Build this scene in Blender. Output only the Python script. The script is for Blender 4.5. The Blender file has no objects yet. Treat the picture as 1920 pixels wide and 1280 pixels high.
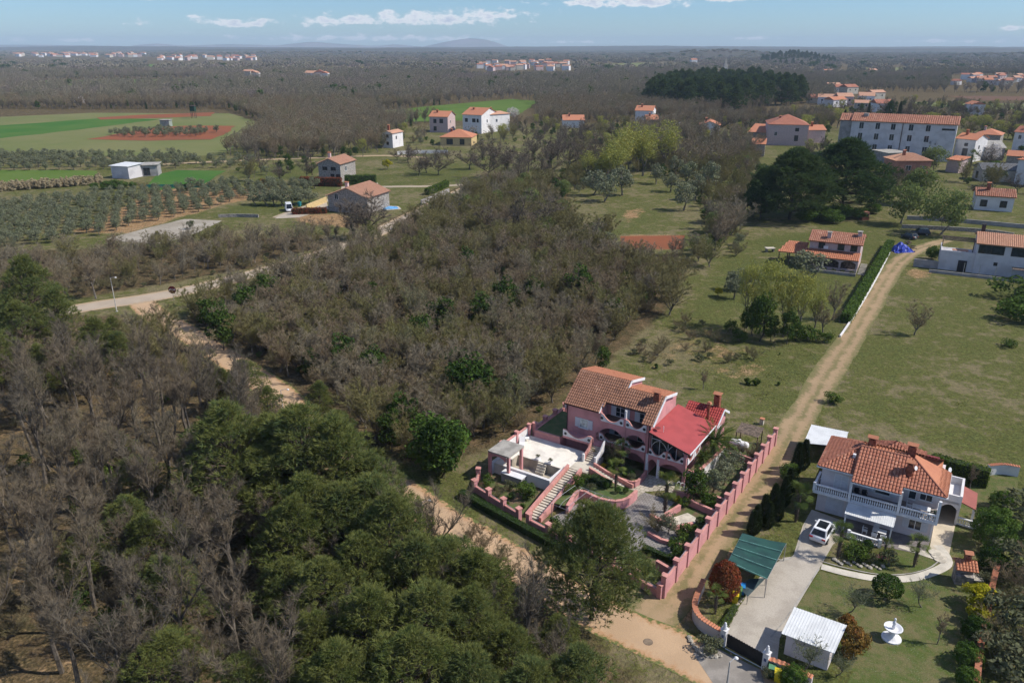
import bpy, math, random
import numpy as np
from mathutils import Vector, Matrix

R = math.radians
scene = bpy.context.scene
COL = scene.collection

# ------------------------------------------------------------------ camera
F_PX, CAM_H = 1450.0, 50.0                    # focal length in px of a 1920 px wide frame, drone height
PITCH = math.atan((640 - 86) / F_PX)
cam_d = bpy.data.cameras.new('camera'); cam = bpy.data.objects.new('camera', cam_d); COL.objects.link(cam)
cam_d.sensor_width = 36.0; cam_d.lens = 36.0 * F_PX / 1920.0
cam_d.clip_start = 1.0; cam_d.clip_end = 60000.0
cam.location = (0, 0, CAM_H); cam.rotation_euler = (R(90) - PITCH, 0, 0)
scene.camera = cam

# ------------------------------------------------------------------ world, sun, exposure
SUN_EL, SUN_AZ = R(47), R(-5)                 # azimuth from +X (the picture's right) towards +Y
SUN_DIR = Vector((math.cos(SUN_EL) * math.cos(SUN_AZ), math.cos(SUN_EL) * math.sin(SUN_AZ), math.sin(SUN_EL)))
sun_d = bpy.data.lights.new('sun', 'SUN'); sun_d.energy = 3.9; sun_d.angle = R(0.5); sun_d.color = (1.0, 0.945, 0.86)
sun = bpy.data.objects.new('sun', sun_d); COL.objects.link(sun)
sun.rotation_euler = (-SUN_DIR).to_track_quat('-Z', 'Y').to_euler()
scene.view_settings.view_transform = 'Standard'; scene.view_settings.look = 'None'
scene.view_settings.exposure = 0.42; scene.view_settings.gamma = 1.0
scene.view_settings.use_curve_mapping = False

world = bpy.data.worlds.new('World'); scene.world = world; world.use_nodes = True
def build_world():
    nt = world.node_tree; N = nt.nodes; L = nt.links; N.clear()
    out = N.new('ShaderNodeOutputWorld'); bg = N.new('ShaderNodeBackground'); bg.inputs['Strength'].default_value = 0.10
    L.new(bg.outputs[0], out.inputs[0])
    sky = N.new('ShaderNodeTexSky'); sky.sky_type = 'NISHITA'; sky.sun_disc = False
    sky.sun_elevation = SUN_EL; sky.sun_rotation = R(90) - SUN_AZ
    sky.altitude = 250; sky.air_density = 1.0; sky.dust_density = 0.25; sky.ozone_density = 3.0
    def m(op, a, b=None, c=None):
        n = N.new('ShaderNodeMath'); n.operation = op
        for i, x in enumerate((a, b, c)):
            if x is None: continue
            if isinstance(x, (int, float)): n.inputs[i].default_value = x
            else: L.new(x, n.inputs[i])
        return n.outputs[0]
    tc = N.new('ShaderNodeTexCoord'); sep = N.new('ShaderNodeSeparateXYZ'); L.new(tc.outputs['Generated'], sep.inputs[0])
    az = m('ARCTAN2', sep.outputs[0], sep.outputs[1])          # 0 straight ahead, radians
    el = m('ARCSINE', sep.outputs[2])
    comb = N.new('ShaderNodeCombineXYZ'); L.new(m('MULTIPLY', az, 30.0), comb.inputs[0]); L.new(m('MULTIPLY', el, 62.0), comb.inputs[1])
    n1 = N.new('ShaderNodeTexNoise'); n1.inputs['Scale'].default_value = 1.9; n1.inputs['Detail'].default_value = 7; n1.inputs['Roughness'].default_value = 0.58
    L.new(comb.outputs[0], n1.inputs['Vector'])
    # cloud banks, (azimuth, elevation, half width, half height, weight) in degrees
    banks = [(-6.0, 1.62, 7.2, 0.72, 1.0), (-2.0, 1.95, 4.5, 0.6, .95), (-11.5, 1.5, 4.0, .5, .95), (-18.2, 1.35, 3.6, 0.42, 1.0), (-24, 1.3, 1.0, .28, .85), (-23, 2.75, .9, .22, .85), (-20.5, 1.75, 1.2, .16, .8),
             (8.0, 2.72, 6.5, .62, 1.05), (15.5, 2.95, 6.0, .5, 1.0), (-9, .45, 13.0, .30, .86), (-27, .3, 6, .2, .7), (16, .45, 2.0, .22, .9), (31.3, .95, 1.3, .25, .95), (26.5, 2.9, 3, .2, .8),
             (4, .22, 5, .16, .75), (29, .25, 6, .2, .78), (-38, 3.2, 6, 1.0, .9), (42, 4, 8, 1.2, .95), (-60, 5, 12, 1.5, .95), (70, 6, 14, 2, .95)]
    env = None
    for a, e, w, h, k in banks:
        dx = m('DIVIDE', m('SUBTRACT', az, R(a)), R(w)); dy = m('DIVIDE', m('SUBTRACT', el, R(e)), R(h))
        below = m('MULTIPLY', m('LESS_THAN', dy, 0.0), 1.2)     # flat bases
        d2 = m('ADD', m('MULTIPLY', dx, dx), m('MULTIPLY', m('MULTIPLY', dy, dy), m('ADD', below, 1.0)))
        g = m('MULTIPLY', m('EXPONENT', m('MULTIPLY', d2, -1.0)), k)
        env = g if env is None else m('MAXIMUM', env, g)
    # scattered clouds higher up, all around
    hi = m('MULTIPLY', m('SMOOTH_MIN', m('MAXIMUM', m('SUBTRACT', m('MULTIPLY', el, 4.0), 0.22), 0.0), 0.6, 0.1), 0.9)
    env = m('MAXIMUM', env, hi)
    dens = m('ADD', m('MULTIPLY', env, 0.70), m('MULTIPLY', m('SUBTRACT', n1.outputs['Fac'], 0.5), 1.7))
    mr = N.new('ShaderNodeMapRange'); mr.interpolation_type = 'SMOOTHSTEP'; mr.inputs[1].default_value = 0.34; mr.inputs[2].default_value = 0.66
    L.new(dens, mr.inputs[0])
    # cloud colour: lit tops, lavender-grey where the cloud is thick
    ramp = N.new('ShaderNodeValToRGB'); ramp.color_ramp.elements[0].position = 0.36; ramp.color_ramp.elements[0].color = (5.6, 6.0, 6.7, 1)
    ramp.color_ramp.elements[1].position = 0.95; ramp.color_ramp.elements[1].color = (3.9, 4.4, 5.6, 1)
    e2 = ramp.color_ramp.elements.new(0.6); e2.color = (6.9, 7.0, 7.3, 1)
    L.new(dens, ramp.inputs[0])
    tint = N.new('ShaderNodeMix'); tint.data_type = 'RGBA'; tint.blend_type = 'MULTIPLY'; tint.inputs[0].default_value = 1.0
    L.new(sky.outputs[0], tint.inputs[6]); tint.inputs[7].default_value = (0.51, 0.70, 0.96, 1)
    mix = N.new('ShaderNodeMix'); mix.data_type = 'RGBA'; L.new(m('MULTIPLY', mr.outputs[0], 0.88), mix.inputs[0])
    L.new(tint.outputs[2], mix.inputs[6]); L.new(ramp.outputs[0], mix.inputs[7])
    L.new(mix.outputs[2], bg.inputs['Color'])
build_world()
cy = scene.cycles
cy.use_denoising = True; cy.max_bounces = 5; cy.diffuse_bounces = 2; cy.glossy_bounces = 2; cy.transmission_bounces = 3
cy.transparent_max_bounces = 6; cy.volume_bounces = 0; cy.use_adaptive_sampling = True; cy.adaptive_threshold = 0.025
cy.sample_clamp_indirect = 6.0; scene.render.filter_size = 1.1

# ------------------------------------------------------------------ surveying: photo px -> point on the ground (or at height z)
SP, CP = math.sin(PITCH), math.cos(PITCH)
def G(x, y, z=0.0):
    v = (y - 640) / F_PX; t = (CAM_H - z) / (SP + v * CP)
    return ((x - 960) / F_PX * t, (CP - v * SP) * t)
def GP(pts): return [G(*p) for p in pts]
def depth_at(y):  return CAM_H / (SP + (y - 640) / F_PX * CP)

# ------------------------------------------------------------------ objects
def link(o, parent=None):
    COL.objects.link(o)
    if parent is not None: o.parent = parent
    return o
def tag(o, label=None, cat=None, group=None, kind=None):
    if label: o['label'] = label
    if cat: o['category'] = cat
    if group: o['group'] = group
    if kind: o['kind'] = kind
    return o
def thing(name, label, cat, loc=(0, 0, 0), rz=0.0, group=None, s=1.0):
    o = bpy.data.objects.new(name, None); o.empty_display_size = 0.5
    o.location = loc if len(loc) == 3 else (loc[0], loc[1], 0.0); o.rotation_euler = (0, 0, rz); o.scale = (s, s, s) if not hasattr(s, '__len__') else s
    link(o); return tag(o, label, cat, group)
def put(mesh, name, parent=None, loc=(0, 0, 0), rz=0.0, s=None, kind=None):
    o = bpy.data.objects.new(name, mesh); o.location = loc; o.rotation_euler = (0, 0, rz)
    if s is not None: o.scale = s if hasattr(s, '__len__') else (s, s, s)
    link(o, parent)
    if kind: o['kind'] = kind
    return o
def copy_tree(o, parent=None):
    c = o.copy(); link(c, parent)
    for ch in list(o.children): copy_tree(ch, c)
    return c

def np_mesh(name, verts, k, mat, smooth=False):
    """verts (N*k,3): N separate k-gons"""
    verts = np.asarray(verts, dtype=np.float32).reshape(-1, 3); n = len(verts); nf = n // k
    me = bpy.data.meshes.new(name); me.vertices.add(n); me.loops.add(n); me.polygons.add(nf)
    me.vertices.foreach_set('co', verts.ravel()); me.loops.foreach_set('vertex_index', np.arange(n, dtype=np.int32))
    me.polygons.foreach_set('loop_start', np.arange(0, n, k, dtype=np.int32))
    if smooth: me.polygons.foreach_set('use_smooth', np.ones(nf, dtype=bool))
    me.update(calc_edges=True)
    if mat is not None: me.materials.append(mat)
    return me
def join_np(name, parts, mats):
    """parts: list of (tri verts (M,3,3), material index)"""
    V = np.concatenate([p[0].reshape(-1, 3) for p in parts]); me = np_mesh(name, V, 3, None)
    for mt in mats: me.materials.append(mt)
    idx = np.concatenate([np.full(p[0].reshape(-1, 9).shape[0], p[1], dtype=np.int32) for p in parts])
    me.polygons.foreach_set('material_index', idx); return me

class MB:
    """collects simple solids, then becomes ONE mesh"""
    def __init__(s): s.v = []; s.f = []
    def poly(s, pts):
        b = len(s.v); s.v += [tuple(p) for p in pts]; s.f.append(tuple(range(b, b + len(pts)))); return s
    def ext(s, pts, vec):
        """solid: polygon pts (3D) pushed along vec"""
        n = len(pts); b = len(s.v); s.v += [tuple(p) for p in pts]; s.v += [(p[0] + vec[0], p[1] + vec[1], p[2] + vec[2]) for p in pts]
        s.f.append(tuple(range(b + n - 1, b - 1, -1))); s.f.append(tuple(range(b + n, b + 2 * n)))
        for i in range(n):
            j = (i + 1) % n; s.f.append((b + i, b + j, b + n + j, b + n + i))
        return s
    def box(s, x0, y0, z0, x1, y1, z1):
        return s.ext([(x0, y0, z0), (x1, y0, z0), (x1, y1, z0), (x0, y1, z0)], (0, 0, z1 - z0))
    def cbox(s, c, sx, sy, sz, rz=0.0, taper=1.0):
        cr, sr = math.cos(rz), math.sin(rz); b = len(s.v)
        for z, k in ((0, 1.0), (sz, taper)):
            for dx, dy in ((-1, -1), (1, -1), (1, 1), (-1, 1)):
                x, y = dx * sx / 2 * k, dy * sy / 2 * k
                s.v.append((c[0] + x * cr - y * sr, c[1] + x * sr + y * cr, c[2] + z))
        s.f += [(b + 3, b + 2, b + 1, b), (b + 4, b + 5, b + 6, b + 7)] + [(b + i, b + (i + 1) % 4, b + 4 + (i + 1) % 4, b + 4 + i) for i in range(4)]
        return s
    def beam(s, p, q, w, h=None):
        """bar with a w x h section between two points"""
        p, q = Vector(p), Vector(q); h = h or w; d = (q - p)
        if d.length < 1e-6: return s
        d.normalize(); up = Vector((0, 0, 1)) if abs(d.z) < 0.95 else Vector((1, 0, 0))
        a = d.cross(up).normalized() * (w / 2); c = a.cross(d).normalized() * (h / 2)
        return s.ext([p - a - c, p + a - c, p + a + c, p - a + c], q - p)
    def tube(s, pts, rad, n=6, cap=True):
        pts = [Vector(p) for p in pts]; rad = rad if hasattr(rad, '__len__') else [rad] * len(pts); b = len(s.v)
        for i, p in enumerate(pts):
            d = (pts[min(i + 1, len(pts) - 1)] - pts[max(i - 1, 0)]).normalized()
            up = Vector((0, 0, 1)) if abs(d.z) < 0.9 else Vector((1, 0, 0)); a = d.cross(up).normalized(); c = d.cross(a).normalized()
            for k in range(n):
                t = 2 * math.pi * k / n; s.v.append(tuple(p + (a * math.cos(t) + c * math.sin(t)) * rad[i]))
        for i in range(len(pts) - 1):
            for k in range(n):
                k2 = (k + 1) % n; s.f.append((b + i * n + k, b + i * n + k2, b + (i + 1) * n + k2, b + (i + 1) * n + k))
        if cap:
            s.f.append(tuple(b + k for k in range(n - 1, -1, -1))); e = b + (len(pts) - 1) * n; s.f.append(tuple(e + k for k in range(n)))
        return s
    def lathe(s, prof, n=12, c=(0, 0, 0)):
        b = len(s.v)
        for r, z in prof:
            for k in range(n):
                t = 2 * math.pi * k / n; s.v.append((c[0] + r * math.cos(t), c[1] + r * math.sin(t), c[2] + z))
        for i in range(len(prof) - 1):
            for k in range(n):
                k2 = (k + 1) % n; s.f.append((b + i * n + k, b + i * n + k2, b + (i + 1) * n + k2, b + (i + 1) * n + k))
        s.f.append(tuple(b + k for k in range(n - 1, -1, -1))); e = b + (len(prof) - 1) * n; s.f.append(tuple(e + k for k in range(n)))
        return s
    def mesh(s, name, mat, smooth=False):
        me = bpy.data.meshes.new(name); me.from_pydata(s.v, [], s.f)
        if mat is not None: me.materials.append(mat)
        if smooth: me.polygons.foreach_set('use_smooth', [True] * len(me.polygons))
        me.update(); return me
    def obj(s, name, mat, parent=None, smooth=False, kind=None, bevel=0.0, **kw):
        o = put(s.mesh(name, mat, smooth), name, parent, kind=kind, **kw)
        if bevel > 0:
            bv = o.modifiers.new('bevel', 'BEVEL'); bv.width = bevel; bv.segments = 2; bv.limit_method = 'ANGLE'
        return o

# ------------------------------------------------------------------ materials (procedural)
MATS = {}
def nodes_of(name):
    mt = bpy.data.materials.new(name); mt.use_nodes = True; nt = mt.node_tree; nt.nodes.clear()
    out = nt.nodes.new('ShaderNodeOutputMaterial'); return mt, nt, out
class NB:
    def __init__(s, nt): s.nt = nt
    def new(s, t, **kw):
        n = s.nt.nodes.new(t)
        for k, v in kw.items(): setattr(n, k, v)
        return n
    def ln(s, a, b): s.nt.links.new(a, b)
    def math(s, op, a, b=None, clamp=False):
        n = s.new('ShaderNodeMath', operation=op); n.use_clamp = clamp
        for i, x in enumerate((a, b)):
            if x is None: continue
            if isinstance(x, (int, float)): n.inputs[i].default_value = x
            else: s.ln(x, n.inputs[i])
        return n.outputs[0]
    def noise(s, vec, scale, detail=4, rough=0.55, dist=0.0):
        n = s.new('ShaderNodeTexNoise'); n.inputs['Scale'].default_value = scale; n.inputs['Detail'].default_value = detail
        n.inputs['Roughness'].default_value = rough; n.inputs['Distortion'].default_value = dist; s.ln(vec, n.inputs['Vector']); return n.outputs['Fac']
    def mix(s, fac, a, b, blend='MIX'):
        n = s.new('ShaderNodeMix', data_type='RGBA', blend_type=blend)
        for i, x in ((0, fac), (6, a), (7, b)):
            if isinstance(x, (int, float)): n.inputs[i].default_value = x
            elif isinstance(x, tuple): n.inputs[i].default_value = (*x[:3], 1)
            else: s.ln(x, n.inputs[i])
        return n.outputs[2]
    def smooth(s, x, lo, hi, a=0.0, b=1.0):
        n = s.new('ShaderNodeMapRange', interpolation_type='SMOOTHSTEP')
        n.inputs[1].default_value = lo; n.inputs[2].default_value = hi; n.inputs[3].default_value = a; n.inputs[4].default_value = b
        s.ln(x, n.inputs[0]); return n.outputs[0]
    def bump(s, h, strength, dist):
        n = s.new('ShaderNodeBump'); n.inputs['Strength'].default_value = strength; n.inputs['Distance'].default_value = dist
        s.ln(h, n.inputs['Height']); return n.outputs[0]
def M(name, col, col2=None, var=0.16, scale=1.5, fine=9.0, rough=0.8, bump=0.0, stain=0.0, metal=0.0, spec=0.35, world=False, lo=.42, hi=.62):
    """paint / plaster / stone: base colour with blotches, fine grain, optional stains"""
    if name in MATS: return MATS[name]
    mt, nt, out = nodes_of(name); b = NB(nt); bs = b.new('ShaderNodeBsdfPrincipled'); b.ln(bs.outputs[0], out.inputs[0])
    vec = b.new('ShaderNodeNewGeometry').outputs['Position'] if world else b.new('ShaderNodeTexCoord').outputs['Object']
    n1 = b.noise(vec, scale, 5); n2 = b.noise(vec, fine, 3, 0.6)
    c2 = col2 or tuple(c * (1 - 2.2 * var) for c in col)
    c = b.mix(b.smooth(n1, lo, hi), col, c2)
    c = b.mix(b.smooth(n2, 0.3, 0.7), c, b.mix(1.0, c, (1 - var,) * 3, 'MULTIPLY'))
    if stain:
        n3 = b.noise(vec, scale * 0.6, 6, 0.65, 0.6); c = b.mix(b.math('MULTIPLY', b.smooth(n3, 0.55, 0.75), stain), c, (0.05, 0.048, 0.04))
    b.ln(c, bs.inputs['Base Color']); bs.inputs['Roughness'].default_value = rough; bs.inputs['Metallic'].default_value = metal
    bs.inputs['Specular IOR Level'].default_value = spec
    if bump: b.ln(b.bump(n2, bump, 0.05), bs.inputs['Normal'])
    MATS[name] = mt; return mt
def leafmat(name, cols, trans=0.3, nscale=0.35, rnd=0.6, rough=.55):
    """foliage: colours picked by tree and by clump, part of the light passes through"""
    if name in MATS: return MATS[name]
    mt, nt, out = nodes_of(name); b = NB(nt)
    geo = b.new('ShaderNodeNewGeometry'); oi = b.new('ShaderNodeObjectInfo')
    n = b.noise(geo.outputs['Position'], nscale, 4, 0.6); isl = geo.outputs['Random Per Island']
    x = b.math('ADD', b.math('MULTIPLY', oi.outputs['Random'], rnd), b.math('MULTIPLY', b.smooth(n, 0.3, 0.7), 0.85 - rnd))
    x = b.math('ADD', x, b.math('MULTIPLY', isl, 0.22))
    rp = b.new('ShaderNodeValToRGB'); el = rp.color_ramp.elements
    while len(el) < len(cols): el.new(0.5)
    for i, c in enumerate(cols): el[i].position = 0.05 + 0.95 * i / max(1, len(cols) - 1); el[i].color = (*c, 1)
    b.ln(x, rp.inputs[0])
    d = b.new('ShaderNodeBsdfDiffuse'); b.ln(rp.outputs[0], d.inputs[0])
    if trans > 0:
        t = b.new('ShaderNodeBsdfTranslucent'); b.ln(rp.outputs[0], t.inputs[0]); ms = b.new('ShaderNodeMixShader'); ms.inputs[0].default_value = trans
        b.ln(d.outputs[0], ms.inputs[1]); b.ln(t.outputs[0], ms.inputs[2]); b.ln(ms.outputs[0], out.inputs[0])
    else: b.ln(d.outputs[0], out.inputs[0])
    MATS[name] = mt; return mt
def tilemat(name, cols, scale=3.2, patch=0.5):
    """roof tiles: each tile (mesh island) has its own shade; weather patches"""
    if name in MATS: return MATS[name]
    mt, nt, out = nodes_of(name); b = NB(nt); bs = b.new('ShaderNodeBsdfPrincipled'); b.ln(bs.outputs[0], out.inputs[0])
    geo = b.new('ShaderNodeNewGeometry'); tc = b.new('ShaderNodeTexCoord').outputs['Object']
    n = b.noise(tc, patch, 5, 0.6); n2 = b.noise(tc, scale, 3)
    x = b.math('ADD', b.math('MULTIPLY', geo.outputs['Random Per Island'], 0.5), b.math('MULTIPLY', b.smooth(n, 0.32, 0.68), 0.35))
    x = b.math('ADD', x, b.math('MULTIPLY', b.smooth(n2, .35, .65), 0.15))
    rp = b.new('ShaderNodeValToRGB'); el = rp.color_ramp.elements
    while len(el) < len(cols): el.new(0.5)
    for i, c in enumerate(cols): el[i].position = 0.08 + 0.84 * i / max(1, len(cols) - 1); el[i].color = (*c, 1)
    b.ln(x, rp.inputs[0]); b.ln(rp.outputs[0], bs.inputs['Base Color']); bs.inputs['Roughness'].default_value = 0.85; bs.inputs['Specular IOR Level'].default_value = .2
    MATS[name] = mt; return mt
def glass(name='window_glass', col=(0.015, 0.02, 0.025), rough=0.08):
    if name in MATS: return MATS[name]
    mt, nt, out = nodes_of(name); b = NB(nt); bs = b.new('ShaderNodeBsdfPrincipled'); b.ln(bs.outputs[0], out.inputs[0])
    tc = b.new('ShaderNodeTexCoord').outputs['Object']; c = b.mix(b.smooth(b.noise(tc, 1.4, 3), .4, .6), col, tuple(x * 2.2 for x in col))
    b.ln(c, bs.inputs['Base Color']); bs.inputs['Roughness'].default_value = rough; bs.inputs['Specular IOR Level'].default_value = 0.6
    MATS[name] = mt; return mt
# ================================================================== the setting
def pip(poly, X, Y):
    inside = np.zeros(X.shape, dtype=bool); n = len(poly)
    for i in range(n):
        x1, y1 = poly[i]; x2, y2 = poly[(i + 1) % n]
        if y1 == y2: continue
        c = ((y1 > Y) != (y2 > Y)) & (X < (x2 - x1) * (Y - y1) / (y2 - y1) + x1)
        inside ^= c
    return inside
def catmull(pts, step):
    P = [np.array(p, float) for p in pts]; P = [2 * P[0] - P[1]] + P + [2 * P[-1] - P[-2]]; out = []
    for i in range(1, len(P) - 2):
        n = max(2, int(np.linalg.norm(P[i + 1] - P[i]) / step))
        for k in range(n):
            t = k / n
            out.append(0.5 * (2 * P[i] + (P[i + 1] - P[i - 1]) * t + (2 * P[i - 1] - 5 * P[i] + 4 * P[i + 1] - P[i + 2]) * t * t + (3 * P[i] - P[i - 1] - 3 * P[i + 1] + P[i + 2]) * t ** 3))
    out.append(P[-2]); return np.array(out)

ROAD_PX = [(255, 556), (285, 585), (335, 615), (420, 668), (500, 722), (556, 770), (620, 828), (690, 880), (755, 925), (830, 978), (900, 1018), (985, 1068), (1065, 1118), (1150, 1165), (1240, 1205), (1330, 1248), (1420, 1300), (1540, 1375), (1700, 1480)]
ASPHALT_PX = [(-150, 625), (60, 593), (185, 572), (255, 562), (330, 549), (400, 533), (480, 512), (560, 490), (630, 466), (690, 444), (740, 420), (790, 396), (840, 371), (870, 357), (895, 345)]
LANE_PX = [(895, 345), (820, 349), (740, 350), (690, 352), (650, 365), (600, 380), (555, 395), (520, 408)]
TRACK_PX = [(1205, 1168), (1255, 1125), (1295, 1070), (1345, 1000), (1400, 935), (1450, 870), (1490, 800), (1530, 735), (1565, 680), (1592, 640), (1625, 585), (1655, 535), (1685, 492), (1725, 466), (1775, 450)]
LANE2_PX = [(300, 308), (480, 300), (600, 296), (720, 292), (800, 296)]
ROADS = []
def strip(name, pts_px, width, z, mat, step=1.2, wob=0.12, rng=np.random.default_rng(5)):
    c = catmull(GP(pts_px), step); n = len(c); t = np.gradient(c, axis=0); t /= np.linalg.norm(t, axis=1)[:, None]; nrm = np.stack([-t[:, 1], t[:, 0]], 1)
    us = np.linspace(-1, 1, 9); w = width / 2 * (1 + wob * (np.convolve(rng.random(n + 8), np.ones(9) / 9, 'valid')[:n] - 0.5) * 4)
    V = np.zeros((n, 9, 3)); V[:, :, :2] = c[:, None, :] + nrm[:, None, :] * (us[None, :, None] * w[:, None, None]); V[:, :, 2] = z
    faces = [(i * 9 + k, i * 9 + k + 1, (i + 1) * 9 + k + 1, (i + 1) * 9 + k) for i in range(n - 1) for k in range(8)]
    me = bpy.data.meshes.new(name); me.from_pydata(V.reshape(-1, 3).tolist(), [], faces); me.materials.append(mat)
    a = me.attributes.new('across', 'FLOAT', 'POINT'); a.data.foreach_set('value', np.tile(us, n).astype(np.float32)); me.update()
    ROADS.append((c, width)); return put(me, name, kind='structure')
def near_road(X, Y, extra=0.0):
    m = np.zeros(X.shape, dtype=bool)
    for c, w in ROADS:
        for i in range(0, len(c), 2):
            m |= (X - c[i, 0]) ** 2 + (Y - c[i, 1]) ** 2 < (w / 2 + extra + 0.6) ** 2
    return m
def roadmat(name, core, edge, ruts=0.0, grass=(0.10, 0.115, 0.04)):
    mt, nt, out = nodes_of(name); b = NB(nt); bs = b.new('ShaderNodeBsdfPrincipled'); b.ln(bs.outputs[0], out.inputs[0])
    at = b.new('ShaderNodeAttribute', attribute_name='across'); pos = b.new('ShaderNodeNewGeometry').outputs['Position']
    a = b.math('ABSOLUTE', at.outputs['Fac']); n1 = b.noise(pos, 0.25, 5); n2 = b.noise(pos, 1.6, 5, 0.65); n3 = b.noise(pos, 9.0, 3)
    c = b.mix(b.smooth(n1, .35, .65), core, tuple(x * .86 for x in core)); c = b.mix(b.math('MULTIPLY', b.smooth(n3, .4, .75), .5), c, tuple(x * .78 for x in core))
    c = b.mix(b.smooth(b.math('ADD', a, b.math('MULTIPLY', b.math('SUBTRACT', n2, .5), 1.1)), .55, .95), c, edge)
    g = b.smooth(b.math('ADD', a, b.math('MULTIPLY', b.math('SUBTRACT', n2, .5), 1.0)), .8, 1.0)
    if ruts:
        a2 = b.math('ABSOLUTE', b.math('ADD', at.outputs['Fac'], b.math('MULTIPLY', b.math('SUBTRACT', n1, .5), .9))); d = b.math('ABSOLUTE', b.math('SUBTRACT', a2, 0.40)); rut = b.smooth(b.math('ADD', d, b.math('MULTIPLY', b.math('SUBTRACT', n2, .5), 1.1)), .08, .36)
        g = b.math('MAXIMUM', g, b.math('MULTIPLY', b.math('MULTIPLY', rut, ruts), b.smooth(n1, .25, .6)))
    gc = b.mix(b.smooth(n3, .35, .65), grass, tuple(x * 1.5 for x in grass)); c = b.mix(g, c, gc)
    b.ln(c, bs.inputs['Base Color']); bs.inputs['Roughness'].default_value = .95; bs.inputs['Specular IOR Level'].default_value = .1
    b.ln(b.bump(n3, .5, .05), bs.inputs['Normal']); return mt
strip('road', ROAD_PX, 5.4, 0.020, roadmat('tan_road', (0.50, 0.345, 0.215), (0.42, 0.24, 0.125)))
strip('asphalt_road', ASPHALT_PX, 6.6, 0.028, roadmat('asphalt', (0.42, 0.345, 0.265), (0.40, 0.29, 0.19), grass=(.30, .22, .13)), wob=.02)
strip('side_lane', LANE_PX, 4.2, 0.016, roadmat('pale_lane', (0.40, 0.335, 0.25), (0.33, 0.24, 0.15)))
strip('dirt_track', TRACK_PX, 4.6, 0.014, roadmat('track_earth', (0.36, 0.255, 0.15), (0.27, 0.20, 0.11), ruts=.72, grass=(.105, .105, .04)), wob=.2)
strip('field_lane', LANE2_PX, 5.0, 0.03, roadmat('lane_earth', (0.40, 0.30, 0.19), (0.28, 0.2, 0.11)), step=6)

# ---- ground sheet: zone weights (lush grass, bare soil, leaf litter) are stored per vertex
def axis(lo, hi, step, far, g=1.13):
    a = list(np.arange(lo, hi + step, step)); s = step; x = a[-1]
    while x < far: s *= g; x += s; a.append(x)
    return a
xs = axis(0, 190, 1.7, 20000); xs = [-x for x in xs[:0:-1]] + xs
ys = axis(20, 330, 1.7, 13000); ys = [20 - x for x in (1800, 700, 300, 150, 80, 40, 18, 8, 3)] + ys
XX, YY = np.meshgrid(np.array(xs), np.array(ys))
LITTER = [  # woodland floors (px)
    [(0, 600), (180, 590), (260, 600), (330, 640), (480, 740), (560, 810), (700, 915), (830, 1020), (1000, 1120), (1130, 1215), (1260, 1330), (900, 2100), (-2500, 1900), (-900, 640)],
    [(345, 600), (400, 560), (500, 528), (600, 498), (690, 455), (790, 420), (860, 420), (1000, 450), (1100, 475), (1290, 500), (1250, 575), (1180, 640), (1050, 760), (900, 850), (780, 885), (640, 800), (520, 705)],
    [(-200, 480), (240, 465), (600, 440), (640, 450), (480, 500), (180, 555), (-300, 600)],
    [(690, 430), (860, 350), (1050, 330), (1150, 380), (1000, 430), (860, 415)]]
LUSH = [
    [(1300, 560), (1340, 510), (1370, 470), (1440, 440), (1640, 420), (1660, 470), (1600, 560), (1560, 640), (1400, 620), (1290, 600)],
    [(1560, 720), (1610, 640), (1660, 555), (1720, 490), (1960, 520), (2300, 640), (2300, 900), (1800, 860), (1640, 790)],
    [(1180, 700), (1300, 640), (1530, 640), (1560, 660), (1490, 780), (1380, 760), (1280, 720)],
    [(1100, 380), (1210, 320), (1300, 400), (1280, 440), (1050, 440)],
    [(1640, 400), (1780, 330), (1920, 400), (1960, 430), (1640, 430)],
    [(400, 400), (480, 380), (620, 375), (520, 410), (420, 412)], [(650, 340), (900, 300), (880, 340), (700, 348)], [(450, 310), (640, 310), (500, 350), (430, 345)],
    [(1470, 1060), (1545, 1060), (1700, 1090), (1790, 1060), (2100, 1000), (2100, 1400), (1420, 1400)], [(1540, 1060), (1600, 1010), (1760, 1030), (1760, 1075), (1650, 1085)],
    [(1440, 980), (1530, 960), (1500, 1040), (1440, 1040)], [(1760, 880), (1960, 880), (1960, 1100), (1770, 1040)],
    [(870, 930), (1040, 1080), (1000, 1090), (760, 930), (700, 850), (820, 860)], [(600, 800), (690, 850), (640, 830)], [(1100, 1240), (1230, 1290), (1200, 1400), (1000, 1300)]]
SOIL = [[(1180, 690), (1230, 640), (1300, 600), (1420, 650), (1480, 700), (1400, 720), (1290, 690)], [(1160, 438), (1290, 440), (1282, 470), (1160, 470)], [(540, 404), (640, 398), (700, 432), (560, 420)], [(300, 350), (560, 355), (420, 385), (240, 440), (120, 440)],
        [(1170, 395), (1215, 385), (1200, 410), (1160, 430)], [(1690, 500), (1760, 505), (1740, 525), (1690, 520)], [(1150, 1150), (1300, 1085), (1330, 1190), (1290, 1215)], [(1250, 1140), (1390, 960), (1440, 940), (1330, 1190)], [(1480, 1130), (1600, 1180), (1560, 1240), (1440, 1230)]]
W = np.zeros((3,) + XX.shape); W[0] = 0.34; W[2] = 0.15
for i, pl in enumerate(LUSH): W[0][pip(GP(pl), XX, YY)] = 0.62 if i not in (1, 2, 3) else .47
for pl in LITTER:
    k = pip(GP(pl), XX, YY); W[2][k] = 1.0; W[0][k] = 0.25
for i, pl in enumerate(SOIL): W[1][pip(GP(pl), XX, YY)] = 0.72 if i else .46
W[1][pip(GP(LITTER[0]), XX, YY)] = .40; W[1][pip(GP(LITTER[1]), XX, YY)] = .22
far = (YY > 520) | (np.abs(XX) > 330); W[2][far] = .75; W[0][far] = .35
vil = (YY > 230) & (YY <= 520) & (XX > 20); W[0][vil] = .40; W[2][vil] = .3
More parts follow.
